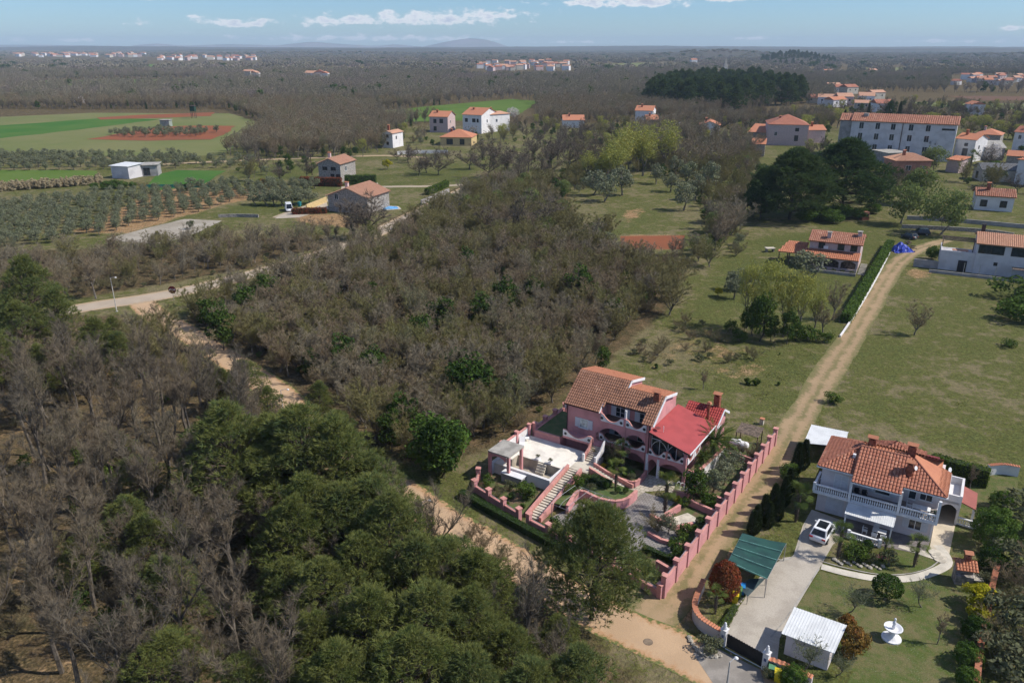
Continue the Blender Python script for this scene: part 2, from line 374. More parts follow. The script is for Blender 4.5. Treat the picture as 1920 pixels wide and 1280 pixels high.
for _ in range(3):
    for d in range(3):
        A = W[d]; B = A.copy(); B[1:-1, 1:-1] = (A[1:-1, 1:-1] * 2 + A[:-2, 1:-1] + A[2:, 1:-1] + A[1:-1, :-2] + A[1:-1, 2:]) / 6; W[d] = B
def groundmat():
    mt, nt, out = nodes_of('ground_cover'); b = NB(nt); bs = b.new('ShaderNodeBsdfPrincipled'); b.ln(bs.outputs[0], out.inputs[0])
    at = b.new('ShaderNodeAttribute', attribute_name='zone'); sep = b.new('ShaderNodeSeparateColor'); b.ln(at.outputs['Color'], sep.inputs[0])
    pos = b.new('ShaderNodeNewGeometry').outputs['Position']
    n1 = b.noise(pos, .06, 5, .6); n2 = b.noise(pos, .45, 6, .62); n3 = b.noise(pos, 3.0, 4, .65); n4 = b.noise(pos, .16, 4, .6, .5)
    def cen(n, k): return b.math('MULTIPLY', b.math('SUBTRACT', n, .5), k)
    g = b.math('ADD', sep.outputs[0], b.math('ADD', cen(n1, 1.7), b.math('ADD', cen(n2, 1.9), cen(n3, 1.5))))
    dry = b.mix(b.smooth(n3, .35, .65), (0.25, 0.21, 0.13), (0.155, 0.14, 0.078)); lush = b.mix(b.smooth(n2, .35, .7), (0.078, 0.096, 0.030), (0.120, 0.135, 0.048))
    mid = (0.115, 0.122, 0.042)
    c = b.mix(b.smooth(g, .16, .42), dry, mid); c = b.mix(b.smooth(g, .48, .86), c, lush)
    lit = b.mix(b.smooth(n2, .35, .65), (0.150, 0.108, 0.066), (0.085, 0.072, 0.040))
    c = b.mix(b.smooth(b.math('ADD', sep.outputs[2], b.math('ADD', cen(n2, .8), cen(n4, .9))), .35, .75), c, lit)
    so = b.mix(b.smooth(n2, .35, .65), (0.31, 0.185, 0.098), (0.36, 0.25, 0.15))
    c = b.mix(b.smooth(b.math('ADD', sep.outputs[1], b.math('ADD', cen(n2, .9), b.math('ADD', cen(n4, .7), cen(n3, .4)))), .42, .68), c, so)
    n7 = b.noise(pos, 1.3, 5, .7); c = b.mix(b.smooth(n3, .36, .64), b.mix(1.0, c, (.60, .60, .58), 'MULTIPLY'), b.mix(1.0, c, (1.16, 1.14, 1.08), 'MULTIPLY')); c = b.mix(b.smooth(n7, .38, .62), b.mix(1.0, c, (.80, .82, .76), 'MULTIPLY'), b.mix(1.0, c, (1.12, 1.08, 1.04), 'MULTIPLY'))
    n5 = b.noise(pos, 1.1, 6, .7); wh = b.math('MULTIPLY', b.smooth(n5, .66, .72), b.smooth(n4, .52, .62)); c = b.mix(b.math('MULTIPLY', wh, .8), c, (.42, .38, .30))   # stones showing through
    b.ln(c, bs.inputs['Base Color']); bs.inputs['Roughness'].default_value = 1.0; bs.inputs['Specular IOR Level'].default_value = 0.05
    b.ln(b.bump(b.math('ADD', n3, b.math('MULTIPLY', n2, 2.0)), .9, .22), bs.inputs['Normal']); return mt
me = bpy.data.meshes.new('ground'); ny, nx = XX.shape
idx = np.arange(ny * nx).reshape(ny, nx); q = np.stack([idx[:-1, :-1], idx[:-1, 1:], idx[1:, 1:], idx[1:, :-1]], -1).reshape(-1, 4)
ZZ = np.zeros_like(XX)
me.vertices.add(ny * nx); me.vertices.foreach_set('co', np.stack([XX, YY, ZZ], -1).astype(np.float32).ravel())
me.loops.add(q.size); me.loops.foreach_set('vertex_index', q.ravel().astype(np.int32)); me.polygons.add(len(q)); me.polygons.foreach_set('loop_start', np.arange(0, q.size, 4, dtype=np.int32))
me.update(calc_edges=True)
ca = me.color_attributes.new('zone', 'FLOAT_COLOR', 'POINT'); rgba = np.ones((ny * nx, 4), dtype=np.float32); rgba[:, :3] = np.moveaxis(W, 0, -1).reshape(-1, 3); ca.data.foreach_set('color', rgba.ravel())
me.materials.append(groundmat()); put(me, 'ground', kind='structure')

# ---- sheets: fields, paving
def sheet(name, pts, z, mat, jitter=0.0, sub=0.0, seed=1, parent=None):
    rng = random.Random(seed); P = []
    for i in range(len(pts)):
        a, c = pts[i], pts[(i + 1) % len(pts)]; d = math.dist(a, c); n = max(1, int(d / sub)) if sub else 1
        for k in range(n):
            t = k / n; P.append((a[0] + (c[0] - a[0]) * t + rng.uniform(-jitter, jitter), a[1] + (c[1] - a[1]) * t + rng.uniform(-jitter, jitter), z))
    mb = MB(); mb.poly(P); return mb.obj(name, mat, parent, kind='structure')
def fieldmat(name, a, c, scale=.08, rows=0.0, ang=0.0, fine=1.2):
    mt, nt, out = nodes_of(name); b = NB(nt); bs = b.new('ShaderNodeBsdfPrincipled'); b.ln(bs.outputs[0], out.inputs[0]); pos = b.new('ShaderNodeNewGeometry').outputs['Position']
    n = b.noise(pos, scale, 6, .62); n2 = b.noise(pos, fine, 4, .6); x = b.math('ADD', b.math('MULTIPLY', n, .65), b.math('MULTIPLY', n2, .35)); col = b.mix(b.smooth(x, .36, .62), a, c)
    if rows:
        mp = b.new('ShaderNodeMapping'); mp.inputs['Rotation'].default_value = (0, 0, ang); b.ln(pos, mp.inputs[0]); wv = b.new('ShaderNodeTexWave'); wv.inputs['Scale'].default_value = rows; wv.inputs['Distortion'].default_value = .6
        b.ln(mp.outputs[0], wv.inputs[0]); col = b.mix(b.math('MULTIPLY', wv.outputs['Fac'], .45), col, tuple(v * .62 for v in a))
    b.ln(col, bs.inputs['Base Color']); bs.inputs['Roughness'].default_value = 1; bs.inputs['Specular IOR Level'].default_value = .05; return mt
f_green = fieldmat('crop_green', (.070, .125, .020), (.100, .150, .034), .03); f_pale = fieldmat('pale_meadow', (.125, .150, .050), (.165, .165, .070), .02)
f_red = fieldmat('red_soil', (.245, .085, .042), (.195, .080, .045), .05); f_lush = fieldmat('bright_crop', (.040, .120, .022), (.075, .140, .030), .03)
f_slab = fieldmat('worn_concrete', (.40, .36, .30), (.27, .235, .18), .12, rows=.18, ang=R(62)); f_brown = fieldmat('brown_field', (.16, .085, .055), (.13, .08, .055), .02)
FIELDS = []
for i, (nm, pl, mt, z) in enumerate([
    ('meadow', [(-400, 232), (-60, 222), (170, 212), (430, 213), (500, 235), (470, 262), (410, 292), (0, 293), (-400, 300)], f_pale, .05),
    ('crop_field', [(-300, 242), (0, 236), (190, 222), (300, 224), (150, 243), (0, 260), (-300, 270)], f_lush, .09),
    ('crop_field', [(-300, 318), (0, 318), (190, 320), (185, 334), (0, 345), (-300, 352)], f_green, .05),
    ('crop_field', [(268, 352), (300, 328), (330, 320), (425, 321), (370, 350), (290, 358)], f_lush, .06),
    ('crop_field', [(60, 152), (240, 149), (390, 149), (405, 158), (250, 163), (70, 164)], f_green, .05),
    ('crop_field', [(690, 211), (800, 200), (960, 186), (1010, 190), (975, 215), (900, 226), (740, 229)], f_green, .05),
    ('meadow', [(1440, 138), (1560, 137), (1700, 139), (1790, 143), (1760, 147), (1560, 143), (1440, 142)], f_pale, .05),
    ('meadow', [(1700, 191), (1930, 195), (2100, 198), (2100, 206), (1850, 205), (1740, 200)], f_pale, .05),
    ('meadow', [(1080, 122), (1200, 118), (1300, 119), (1260, 124), (1120, 127)], f_pale, .05), ('meadow', [(1100, 150), (1180, 146), (1240, 148), (1190, 154)], f_pale, .05), ('crop_field', [(560, 128), (680, 126), (720, 129), (600, 132)], f_pale, .05), ('meadow', [(200, 122), (330, 120), (380, 123), (260, 126)], f_green, .05), ('meadow', [(1600, 128), (1760, 126), (1800, 129), (1680, 132)], f_pale, .05),
    ('ploughed_field', [(1770, 180), (1920, 181), (2100, 183), (2100, 190), (1830, 188)], f_brown, .12),
    ('ploughed_field', [(160, 262), (215, 252), (290, 239), (350, 236), (442, 237), (425, 249), (395, 262), (280, 265)], f_red, .13),
    ('ploughed_field', [(183, 221), (260, 216), (400, 211), (396, 218), (290, 222), (190, 225)], f_red, .13),
    ('ploughed_field', [(1163, 443), (1285, 441), (1278, 468), (1165, 466)], f_red, .010),
    ('concrete_slab', [(196, 449), (268, 430), (345, 411), (418, 414), (372, 436), (306, 457), (240, 455)], f_slab, .05)]):
    far_f = depth_at(pl[0][1]) > 260; P = GP(pl); FIELDS.append(P)
    sheet(nm, P, z, mt, .25 if not far_f else 1.5, 3 if not far_f else 12, seed=i + 3)

# ---- far hills and mountains (solid ridges; woods grow on the nearer ones)
wood_far = fieldmat('distant_woodland', (.088, .076, .066), (.066, .066, .048), .004, fine=.03); rock_far = fieldmat('mountain_rock', (.24, .23, .24), (.15, .16, .16), .0009, fine=.004)
def ridge(name, D, half, prof, mat, seed=0, nrow=10, rough=.06):
    rng = np.random.default_rng(seed); xsn = np.array([p[0] for p in prof], float); ysn = np.array([p[1] for p in prof], float)
    px = np.linspace(xsn[0], xsn[-1], 220); py = np.interp(px, xsn, ysn); zr = CAM_H + (86 - py) / F_PX * D * 1.0
    nz = np.convolve(rng.normal(size=len(px) + 12), np.ones(6) / 6, 'same')[:len(px)] * rough * (zr.max() - CAM_H + 25)
    V = []; ts = np.linspace(-1, 1, nrow)
    for i in range(len(px)):
        X = (px[i] - 960) / F_PX * D * CP
        for t in ts:
            s = (1 + math.cos(math.pi * t)) / 2; V.append((X * (1 + t * half / D), D + t * half, -4 + (zr[i] + 4) * s + nz[i] * s + (rng.normal() * rough * 25 * s if abs(t) < .95 else 0)))
    Fc = [(i * nrow + k, i * nrow + k + 1, (i + 1) * nrow + k + 1, (i + 1) * nrow + k) for i in range(len(px) - 1) for k in range(nrow - 1)]
    m = bpy.data.meshes.new(name); m.from_pydata(V, [], [f[::-1] for f in Fc]); m.materials.append(mat); m.polygons.foreach_set('use_smooth', [True] * len(Fc)); m.update(); return put(m, name, kind='structure')
ridge('far_hills', 9000, 1900, [(-1500, 88), (-300, 89), (0, 88), (150, 86), (400, 88), (620, 89), (900, 88), (1050, 87), (1200, 86), (1400, 87), (1600, 88), (1800, 87), (1920, 88), (2400, 87), (3600, 88)], wood_far, 1)
ridge('far_hills', 6200, 900, [(-1200, 98), (-200, 96), (100, 97), (380, 92), (560, 91), (760, 90), (960, 92), (1130, 95), (1300, 90), (1480, 92), (1650, 91), (1850, 90), (2000, 92), (3000, 93)], wood_far, 2)
RIDGES = [(3600, 420, [(960, 118), (1100, 112), (1220, 102), (1290, 95), (1360, 93), (1420, 96), (1500, 104), (1640, 106), (1800, 101), (1950, 98), (2200, 96), (2800, 100)]), (2700, 330, [(1385, 124), (1430, 112), (1460, 104), (1490, 101), (1530, 105), (1580, 115), (1640, 124)]), (4600, 500, [(-300, 106), (100, 104), (350, 99), (480, 97), (620, 96), (760, 98), (900, 97), (1000, 101), (1100, 106)])]
for k, (D_, h_, pr_) in enumerate(RIDGES): ridge('far_hills', D_, h_, pr_, wood_far, 3 + k)
ridge('mountain', 12500, 1200, [(-900, 90), (-200, 86), (40, 84), (130, 85), (240, 87), (262, 84), (300, 82), (340, 86), (430, 83), (520, 85), (585, 79), (640, 83), (700, 86), (745, 83), (790, 88), (812, 84), (850, 77), (885, 73), (905, 75), (925, 78), (950, 87), (1000, 92), (3000, 95)], rock_far, 4, rough=.012)
# ================================================================== plants: meshes made once, shared by every copy
def unit(v): return v / np.maximum(np.linalg.norm(v, axis=-1, keepdims=True), 1e-9)
def rnd_dir(rng, n): return unit(rng.normal(size=(n, 3)))
def seg_tris(p, q, r0, r1, n=3):
    """n-sided tapered sticks between point arrays p, q -> triangles"""
    d = unit(q - p); up = np.where(np.abs(d[:, 2:3]) > .9, np.array([[1., 0, 0]]), np.array([[0, 0, 1.]])); a = unit(np.cross(d, up)); c = np.cross(d, a); T = []
    ring0 = [p + (a * math.cos(2 * math.pi * k / n) + c * math.sin(2 * math.pi * k / n)) * r0[:, None] for k in range(n)]
    ring1 = [q + (a * math.cos(2 * math.pi * k / n) + c * math.sin(2 * math.pi * k / n)) * r1[:, None] for k in range(n)]
    for k in range(n):
        j = (k + 1) % n; T.append(np.stack([ring0[k], ring0[j], ring1[j]], 1)); T.append(np.stack([ring0[k], ring1[j], ring1[k]], 1))
    return np.concatenate(T)
def blade_tris(rng, p, d, length, width):
    """thin pointed blades from p along d"""
    s = unit(np.cross(d, rnd_dir(rng, len(p)))) * (width / 2)[:, None]; return np.stack([p - s, p + s, p + d * length[:, None]], 1)
def leaf_tris(rng, p, size, nrm=None, flat=.0):
    """diamond leaves, two triangles each"""
    n = len(p); a = rnd_dir(rng, n)
    if nrm is not None: a = unit(a - nrm * np.sum(a * nrm, 1, keepdims=True) * flat)
    b = unit(np.cross(a, rnd_dir(rng, n) if nrm is None else unit(nrm + rng.normal(size=(n, 3)) * .7))); a = a * size[:, None]; b = b * (size * .55)[:, None]
    return np.concatenate([np.stack([p - a, p - b, p + a], 1), np.stack([p - a, p + a, p + b], 1)])
class Tree:
    """trunk / crown triangle sets of one tree shape"""
    def __init__(s): s.trunk = []; s.crown = []; s.extra = []
def gen_bare(seed, h=8.0, spread=.42, leaders=5, fine=17, tw=.028, low=.30, up=.25):
    rng = np.random.default_rng(seed); t = Tree(); P, Q, A, B = [], [], [], []
    def seg(p, q, a, b): P.append(p); Q.append(q); A.append(a); B.append(b)
    base = np.zeros(3); fork = np.array([rng.normal() * .2, rng.normal() * .2, h * low]); r = .022 * h; seg(base, fork * .5 + rng.normal(size=3) * .06, r, r * .85); seg(P[-1] * 0 + Q[-1], fork, r * .85, r * .7)
    tp, td, tl = [], [], []
    for l in range(leaders):
        ang = 2 * math.pi * (l + rng.random() * .8) / leaders; tilt = spread * rng.uniform(.45, 1.25) if l else .12
        d = np.array([math.cos(ang) * math.sin(tilt), math.sin(ang) * math.sin(tilt), math.cos(tilt)]); L = h * (1 - low) * rng.uniform(.72, 1.0); p = fork.copy(); n = 5; rr = r * .55; pts = [p]
        for k in range(n):
            d = unit(d + rng.normal(size=3) * .12 + np.array([0, 0, .06])); q = p + d * L / n; seg(p, q, rr, rr * .72); rr *= .72; p = q; pts.append(p)
        for k in range(1, n + 1):
            for m in range(3 if k < n else 2):
                a2 = rng.random() * 2 * math.pi; sd = unit(d * .55 + np.array([math.cos(a2), math.sin(a2), up]) * rng.uniform(.5, 1.0)); SL = L * .36 * rng.uniform(.6, 1.1) * (1.15 - .12 * k); p0 = pts[k]; q0 = p0 + sd * SL; sr = rr * 1.5 * (1.6 - .2 * k)
                mid = p0 + sd * SL * .5 + rng.normal(size=3) * .06 * SL; seg(p0, mid, max(sr, .014), max(sr * .7, .012)); seg(mid, q0, max(sr * .7, .012), .010)
                for j in range(4):
                    f = (j + 1.2) / 5; pp = p0 + (q0 - p0) * f; bd = unit(sd * .7 + rng.normal(size=3) * .55 + np.array([0, 0, up + .05])); bl = SL * .5 * rng.uniform(.6, 1.1); seg(pp, pp + bd * bl, .013, .007)
                    u = rng.random(fine)[:, None]; tp.append(pp + bd * bl * u); td.append(unit(bd + rng.normal(size=(fine, 3)) * .6 + np.array([0, 0, .22]))); tl.append(rng.uniform(.25, .75, fine) * (h / 8))
    P, Q, A, B = map(np.array, (P, Q, A, B)); big = A > .03
    t.trunk.append(seg_tris(P[big], Q[big], A[big], B[big], 5)); t.crown.append(seg_tris(P[~big], Q[~big], A[~big], B[~big], 3))
    p = np.concatenate(tp); t.crown.append(blade_tris(rng, p, np.concatenate(td), np.concatenate(tl), np.full(len(p), tw * h / 8))); return t
def add_ivy(t, seed, h, r=.55, n=900, size=.13, h0=0.0):
    rng = np.random.default_rng(seed); z = rng.random(n) ** .8 * h + h0; a = rng.random(n) * 2 * math.pi; rad = r * (1.1 - .6 * (z - h0) / h) * np.sqrt(rng.random(n)) * (1 + .35 * np.sin(z * 2.1 + seed) * np.sin(a * 2))
    t.extra.append(leaf_tris(rng, np.stack([np.cos(a) * rad, np.sin(a) * rad, z], 1), rng.uniform(.6, 1.3, n) * size)); return t
def gen_pine(seed, h=11.0, w=4.2, clumps=46, tufts=46, blades=8, base=.22, bl=.42, bw=.06, flat=.75, crk=1.0):
    rng = np.random.default_rng(seed); t = Tree(); lean = rng.normal(size=2) * .03 * h
    zs = np.linspace(0, h * .93, 8); tr = np.stack([lean[0] * (zs / h) ** 1.5 + rng.normal(size=8) * .05, lean[1] * (zs / h) ** 1.5 + rng.normal(size=8) * .05, zs], 1); rad = .020 * h * (1 - zs / h * .85)
    t.trunk.append(seg_tris(tr[:-1], tr[1:], rad[:-1], rad[1:], 6)); PB, PD, PL = [], [], []; lp, lq = [], []
    for i in range(clumps):
        f = (i + rng.random()) / clumps; zz = h * (base + (1.0 - base) * f ** .9); k = (zz / h - base) / (1 - base); prof = (math.sin(math.pi * min(1, .18 + k * .82)) ** .7) * (1.12 - .55 * k)
        a = i * 2.399 + rng.normal() * .35; rr = w * prof * math.sqrt(rng.uniform(.18, 1.0)); c = np.array([math.cos(a) * rr + lean[0] * k, math.sin(a) * rr + lean[1] * k, zz + rr * .10 + rng.normal() * .25]); cr = crk * rng.uniform(.62, 1.15) * (h / 11) * (1.15 - .35 * k)
        lp.append(tr[min(7, int(zz / h * 6.5))]); lq.append(c - np.array([0, 0, cr * .3]))
        d = rnd_dir(rng, tufts); d[:, 2] = np.abs(d[:, 2]) * 1.0 - .28; d = unit(d); out = unit(np.array([c[0], c[1], .6]) + 1e-6); p = c + d * np.array([1, 1, flat]) * cr * rng.uniform(.55, 1.0, tufts)[:, None]
        p = np.repeat(p, blades, 0); dd = unit(np.repeat(d, blades, 0) * .75 + out * .30 + np.array([0, 0, .45]) + rng.normal(size=(tufts * blades, 3)) * .52); PB.append(p); PD.append(dd); PL.append(rng.uniform(.7, 1.25, len(p)) * bl)
    lp, lq = np.array(lp), np.array(lq); t.trunk.append(seg_tris(lp, lq, np.full(len(lp), .06 * h / 11), np.full(len(lp), .025), 4))
    p = np.concatenate(PB); t.crown.append(blade_tris(rng, p, np.concatenate(PD), np.concatenate(PL), np.full(len(p), bw))); return t
def gen_leafy(seed, h=4.0, w=2.0, z0=.8, clumps=20, per=70, size=.13, trunk=.10, stems=1, cr=.75, flatten=.8, hollow=.35, twigs=0):
    """leaf crowns: olives, shrubs, round bushes"""
    rng = np.random.default_rng(seed); t = Tree(); zc = (h + z0) / 2; hh = (h - z0) / 2; C = []
    for i in range(clumps):
        d = rnd_dir(rng, 1)[0]; rr = rng.uniform(hollow, 1.0) ** .5; C.append(np.array([d[0] * w * rr * .78, d[1] * w * rr * .78, zc + d[2] * hh * rr * .80]))
    C = np.array(C); d = rnd_dir(rng, clumps * per); k = np.repeat(np.arange(clumps), per); rad = np.repeat(cr * min(w, hh * 1.4) * rng.uniform(.35, .62, clumps), per)
    p = C[k] + d * np.array([1, 1, flatten]) * (rad * rng.uniform(.5, 1.0, len(d)) ** .5)[:, None]; p[:, 2] = np.maximum(p[:, 2], .04)
    t.crown.append(leaf_tris(rng, p, rng.uniform(.7, 1.3, len(p)) * size, d, .6))
    if trunk:
        P, Q = [], []
        for s in range(stems):
            b0 = np.array([rng.normal() * .12 * (stems > 1), rng.normal() * .12 * (stems > 1), 0]); f = np.array([rng.normal() * .2 * w, rng.normal() * .2 * w, z0 + .3 * hh]); P.append(b0); Q.append(f)
            for c in C[s::stems][:7]: P.append(f); Q.append(c)
        P, Q = np.array(P), np.array(Q); r = np.full(len(P), trunk * .35); r[::1] = trunk * .35; r[0] = trunk; t.trunk.append(seg_tris(P, Q, r, r * .6, 5))
    return t
def gen_ball(seed, h, w, z0, n, size, lump=.04):
    """clipped round bush: leaves over a slightly uneven egg"""
    rng = np.random.default_rng(seed); t = Tree(); d = rnd_dir(rng, n); d[:, 2] = np.where(d[:, 2] < -.75, -d[:, 2], d[:, 2]); k = rng.uniform(.86, 1.03, n) * (1 + lump * np.sin(d[:, 0] * 9 + seed) * np.sin(d[:, 1] * 8 + 1) + lump * .8 * np.sin(d[:, 2] * 9 + d[:, 0] * 4))
    p = d * k[:, None] * np.array([w, w, (h - z0) / 2]) + np.array([0, 0, (h + z0) / 2]); t.crown.append(leaf_tris(rng, p, rng.uniform(.7, 1.3, n) * size, d, .5)); t.trunk.append(seg_tris(np.array([[0, 0, 0.]]), np.array([[0, 0, (h + z0) / 2]]), np.array([.08]), np.array([.05]), 6)); return t
def gen_column(seed, h=6.0, w=.75, n=3200, size=.11):
    """cypress / thuja column"""
    rng = np.random.default_rng(seed); t = Tree(); z = rng.random(n) * h; k = z / h; a = rng.random(n) * 2 * math.pi; prof = w * np.minimum(1, .35 + 3.2 * k) * np.sqrt(np.maximum(1 - k, .0) * 1.15 + .02) * (1 + .10 * np.sin(a * 5 + z * 1.3 + seed))
    rad = prof * rng.uniform(.8, 1.03, n); p = np.stack([np.cos(a) * rad, np.sin(a) * rad, z], 1); nrm = np.stack([np.cos(a), np.sin(a), np.full(n, .5)], 1)
    d = unit(nrm * .6 + np.array([0, 0, 1.0]) + rng.normal(size=(n, 3)) * .35); t.crown.append(blade_tris(rng, p, d, rng.uniform(.6, 1.3, n) * size * 2.6, np.full(n, size * 1.1)))
    t.trunk.append(seg_tris(np.array([[0, 0, 0.]]), np.array([[0, 0, h * .8]]), np.array([.10]), np.array([.03]), 5)); return t
def gen_fan_palm(seed, h=3.5, fronds=24, L=1.4):
    rng = np.random.default_rng(seed); t = Tree(); n = 9; zs = np.linspace(0, h, n); tr = np.stack([np.sin(zs * .5 + seed) * .06, np.cos(zs * .4 + seed) * .06, zs], 1); rad = np.where(zs < h * .25, .15, .19); t.trunk.append(seg_tris(tr[:-1], tr[1:], rad[:-1], rad[1:], 7))
    nb = 220; zb = rng.uniform(.3, h, nb); a = rng.random(nb) * 6.283; p = np.stack([np.cos(a) * .17, np.sin(a) * .17, zb], 1); t.trunk.append(blade_tris(rng, p, unit(np.stack([np.cos(a), np.sin(a), np.full(nb, .9)], 1)), np.full(nb, .22), np.full(nb, .07)))
    top = tr[-1]
    for i in range(fronds):
        az = i * 2.4 + rng.normal() * .2; el = math.radians(rng.uniform(-48, 78)) if i > 3 else math.radians(80); d = np.array([math.cos(az) * math.cos(el), math.sin(az) * math.cos(el), math.sin(el)]); hub = top + d * L * rng.uniform(.55, .75) + np.array([0, 0, .05])
        t.crown.append(seg_tris(top[None], hub[None], np.array([.022]), np.array([.015]), 3)); side = unit(np.cross(d, [0, 0, 1.0]) + rng.normal(size=3) * .1); m = 12; th = np.linspace(-1.5, 1.5, m); fd = unit(d[None] * np.cos(th)[:, None] + side[None] * np.sin(th)[:, None] + np.array([0, 0, -.22])); ll = L * .62 * (1 - .15 * np.abs(th)) * rng.uniform(.9, 1.1, m)
        s = unit(np.cross(fd, np.cross(d, side))) * .036; mid = hub + fd * (ll * .6)[:, None]; tip = hub + fd * ll[:, None] + np.array([0, 0, -.10])
        t.crown.append(np.stack([np.repeat(hub[None], m, 0), mid - s, mid + s], 1)); t.crown.append(np.stack([mid - s, tip, mid + s], 1))
    return t
def gen_date_palm(seed, h=1.6, fronds=46, L=2.9):
    rng = np.random.default_rng(seed); t = Tree(); t.trunk.append(seg_tris(np.array([[0, 0, 0.], [0, 0, h * .5]]), np.array([[0, 0, h * .5], [0, 0, h]]), np.array([.38, .40]), np.array([.40, .34]), 8))
    for i in range(fronds):
        az = i * 2.4 + rng.normal() * .15; el = math.radians(75 - 85 * (i / fronds) ** .8); d = np.array([math.cos(az) * math.cos(el), math.sin(az) * math.cos(el), math.sin(el)]); n = 9; p = np.array([0, 0, h]); pts = [p]
        for k in range(n): d = unit(d + np.array([0, 0, -.085])); p = p + d * L / n; pts.append(p)
        pts = np.array(pts); t.crown.append(seg_tris(pts[:-1], pts[1:], np.full(n, .025), np.full(n, .018), 3))
        u = np.linspace(.08, .99, 34); pp = np.stack([np.interp(u, np.linspace(0, 1, n + 1), pts[:, j]) for j in range(3)], 1); dr = unit(np.stack([np.interp(u, np.linspace(0, 1, n + 1), np.gradient(pts[:, j])) for j in range(3)], 1)); sd = unit(np.cross(dr, [0, 0, 1.0]))
        for sg in (-1, 1): t.crown.append(blade_tris(rng, pp, unit(dr * .65 + sd * sg + np.array([0, 0, .18])), np.full(34, .52) * np.sin(np.pi * (u * .85 + .12)) ** .5, np.full(34, .05)))
    return t
def leaf_box(rng, L, wd, h, n, size, rough=.05):
    """clipped hedge: leaves over the faces of a box along +x"""
    A = np.array([L * wd, L * h, L * h, wd * h, wd * h]); k = rng.choice(5, n, p=A / A.sum()); u, v = rng.random(n), rng.random(n); p = np.zeros((n, 3)); nr = np.zeros((n, 3))
    for f, (px, py, pz, nv) in enumerate([(u * L, (v - .5) * wd, np.full(n, h), (0, 0, 1)), (u * L, np.full(n, -wd / 2), v * h, (0, -1, 0)), (u * L, np.full(n, wd / 2), v * h, (0, 1, 0)), (np.zeros(n), (u - .5) * wd, v * h, (-1, 0, 0)), (np.full(n, L), (u - .5) * wd, v * h, (1, 0, 0))]):
        m = k == f; p[m] = np.stack([px, py, pz], 1)[m]; nr[m] = nv
    rough = max(rough, size * .8) if size > .1 else rough; wv = np.sin(p[:, 0] * 1.7) * .5 + np.sin(p[:, 0] * 4.3 + 1) * .3; p += nr * ((rng.normal(size=n) + wv) * rough)[:, None]; return leaf_tris(rng, p, rng.uniform(.7, 1.3, n) * size, nr, .7)

BARK = M('bark_grey', (.19, .165, .14), var=.2, scale=3); BARKD = M('bark_dark', (.085, .07, .055), var=.2, scale=3); BARKP = M('bark_pine', (.15, .11, .085), var=.2, scale=3); PALMB = M('bark_palm', (.13, .10, .075), var=.25, scale=6)
TWIG = leafmat('twigs_brown', [(.25, .205, .155), (.175, .15, .105), (.29, .25, .175), (.20, .165, .11), (.27, .195, .125), (.20, .205, .11), (.16, .15, .10)], 0, .05, .5)
BARKT = M('bark_thin', (.15, .125, .10), var=.2, scale=3); TWIGN = leafmat('twigs_near', [(.175, .145, .11), (.14, .12, .09), (.19, .15, .105), (.15, .135, .09)], 0, .08, .5)
TWIGP = leafmat('twigs_purple', [(.33, .26, .22), (.24, .20, .175), (.29, .255, .175), (.19, .18, .135), (.36, .285, .235)], 0, .007, .2)
BUDS = leafmat('twigs_budding', [(.20, .18, .085), (.23, .20, .09), (.185, .19, .07)], .15, .1, .4); GOLD = leafmat('leaves_golden', [(.36, .33, .085), (.29, .31, .08), (.40, .34, .09)], .3, .5, .3)
PINE = leafmat('needles', [(.085, .118, .036), (.14, .17, .05), (.21, .22, .068), (.115, .16, .058), (.225, .225, .075)], 0.38, .5, .34); PINED = leafmat('needles_dark', [(.045, .080, .030), (.068, .108, .036), (.092, .125, .046)], 0.3, .3, .4)
IVY = leafmat('ivy_leaves', [(0.036, 0.068, 0.018), (0.058, 0.098, 0.023), (0.091, 0.13, 0.029)], 0.3, .8, .4); LIGHTIVY = leafmat('young_leaves', [(.12, .18, .035), (.15, .20, .05), (.09, .15, .03)], .35, .8, .3)
OLIVE = leafmat('olive_leaves', [(.155, .175, .090), (.185, .20, .115), (.21, .22, .14), (.165, .18, .085)], 0.25, .5, .4); SHRUB = leafmat('shrub_leaves', [(0.06, 0.102, 0.022), (0.096, 0.144, 0.031), (0.048, 0.084, 0.026)], .25, .8, .4)
SAGE = leafmat('sage_leaves', [(.10, .12, .06), (.13, .135, .075), (.085, .105, .045)], .2, .5, .4); LAUREL = leafmat('laurel_leaves', [(0.052, 0.098, 0.021), (0.086, 0.144, 0.029), (0.127, 0.184, 0.046)], .25, .9, .3)
YELLOW = leafmat('yellow_leaves', [(.42, .36, .02), (.34, .33, .03), (.46, .36, .03)], .3, .9, .3); RED = leafmat('red_leaves', [(.24, .045, .028), (.16, .07, .03), (.30, .06, .035)], .25, 1.2, .3); RUST = leafmat('rust_leaves', [(.28, .13, .04), (.20, .14, .04), (.30, .10, .04)], .25, .8, .3)
BOX = leafmat('clipped_leaves', [(.028, .058, .014), (.042, .078, .018), (.055, .09, .022)], .15, 1.5, .3); HEDGE = leafmat('hedge_leaves', [(.055, .095, .018), (.085, .13, .024), (.115, .15, .03)], .25, .8, .3); CYP = leafmat('cypress_leaves', [(.030, .048, .018), (.045, .062, .022), (.055, .07, .028)], .1, 1.0, .4)
PALM = leafmat('palm_fronds', [(0.066, 0.102, 0.03), (0.102, 0.138, 0.036), (0.156, 0.168, 0.048)], .25, 1.0, .3); BLOSSOM = leafmat('white_blossom', [(.55, .50, .46), (.62, .57, .54), (.45, .40, .36)], .3, .8, .3); DRYREED = leafmat('dry_reeds', [(.46, .38, .24), (.38, .31, .19), (.50, .42, .28)], .2, .3, .3); WILLOW = leafmat('willow_leaves', [(.14, .19, .055), (.18, .215, .075), (.12, .16, .045)], .3, .4, .3)
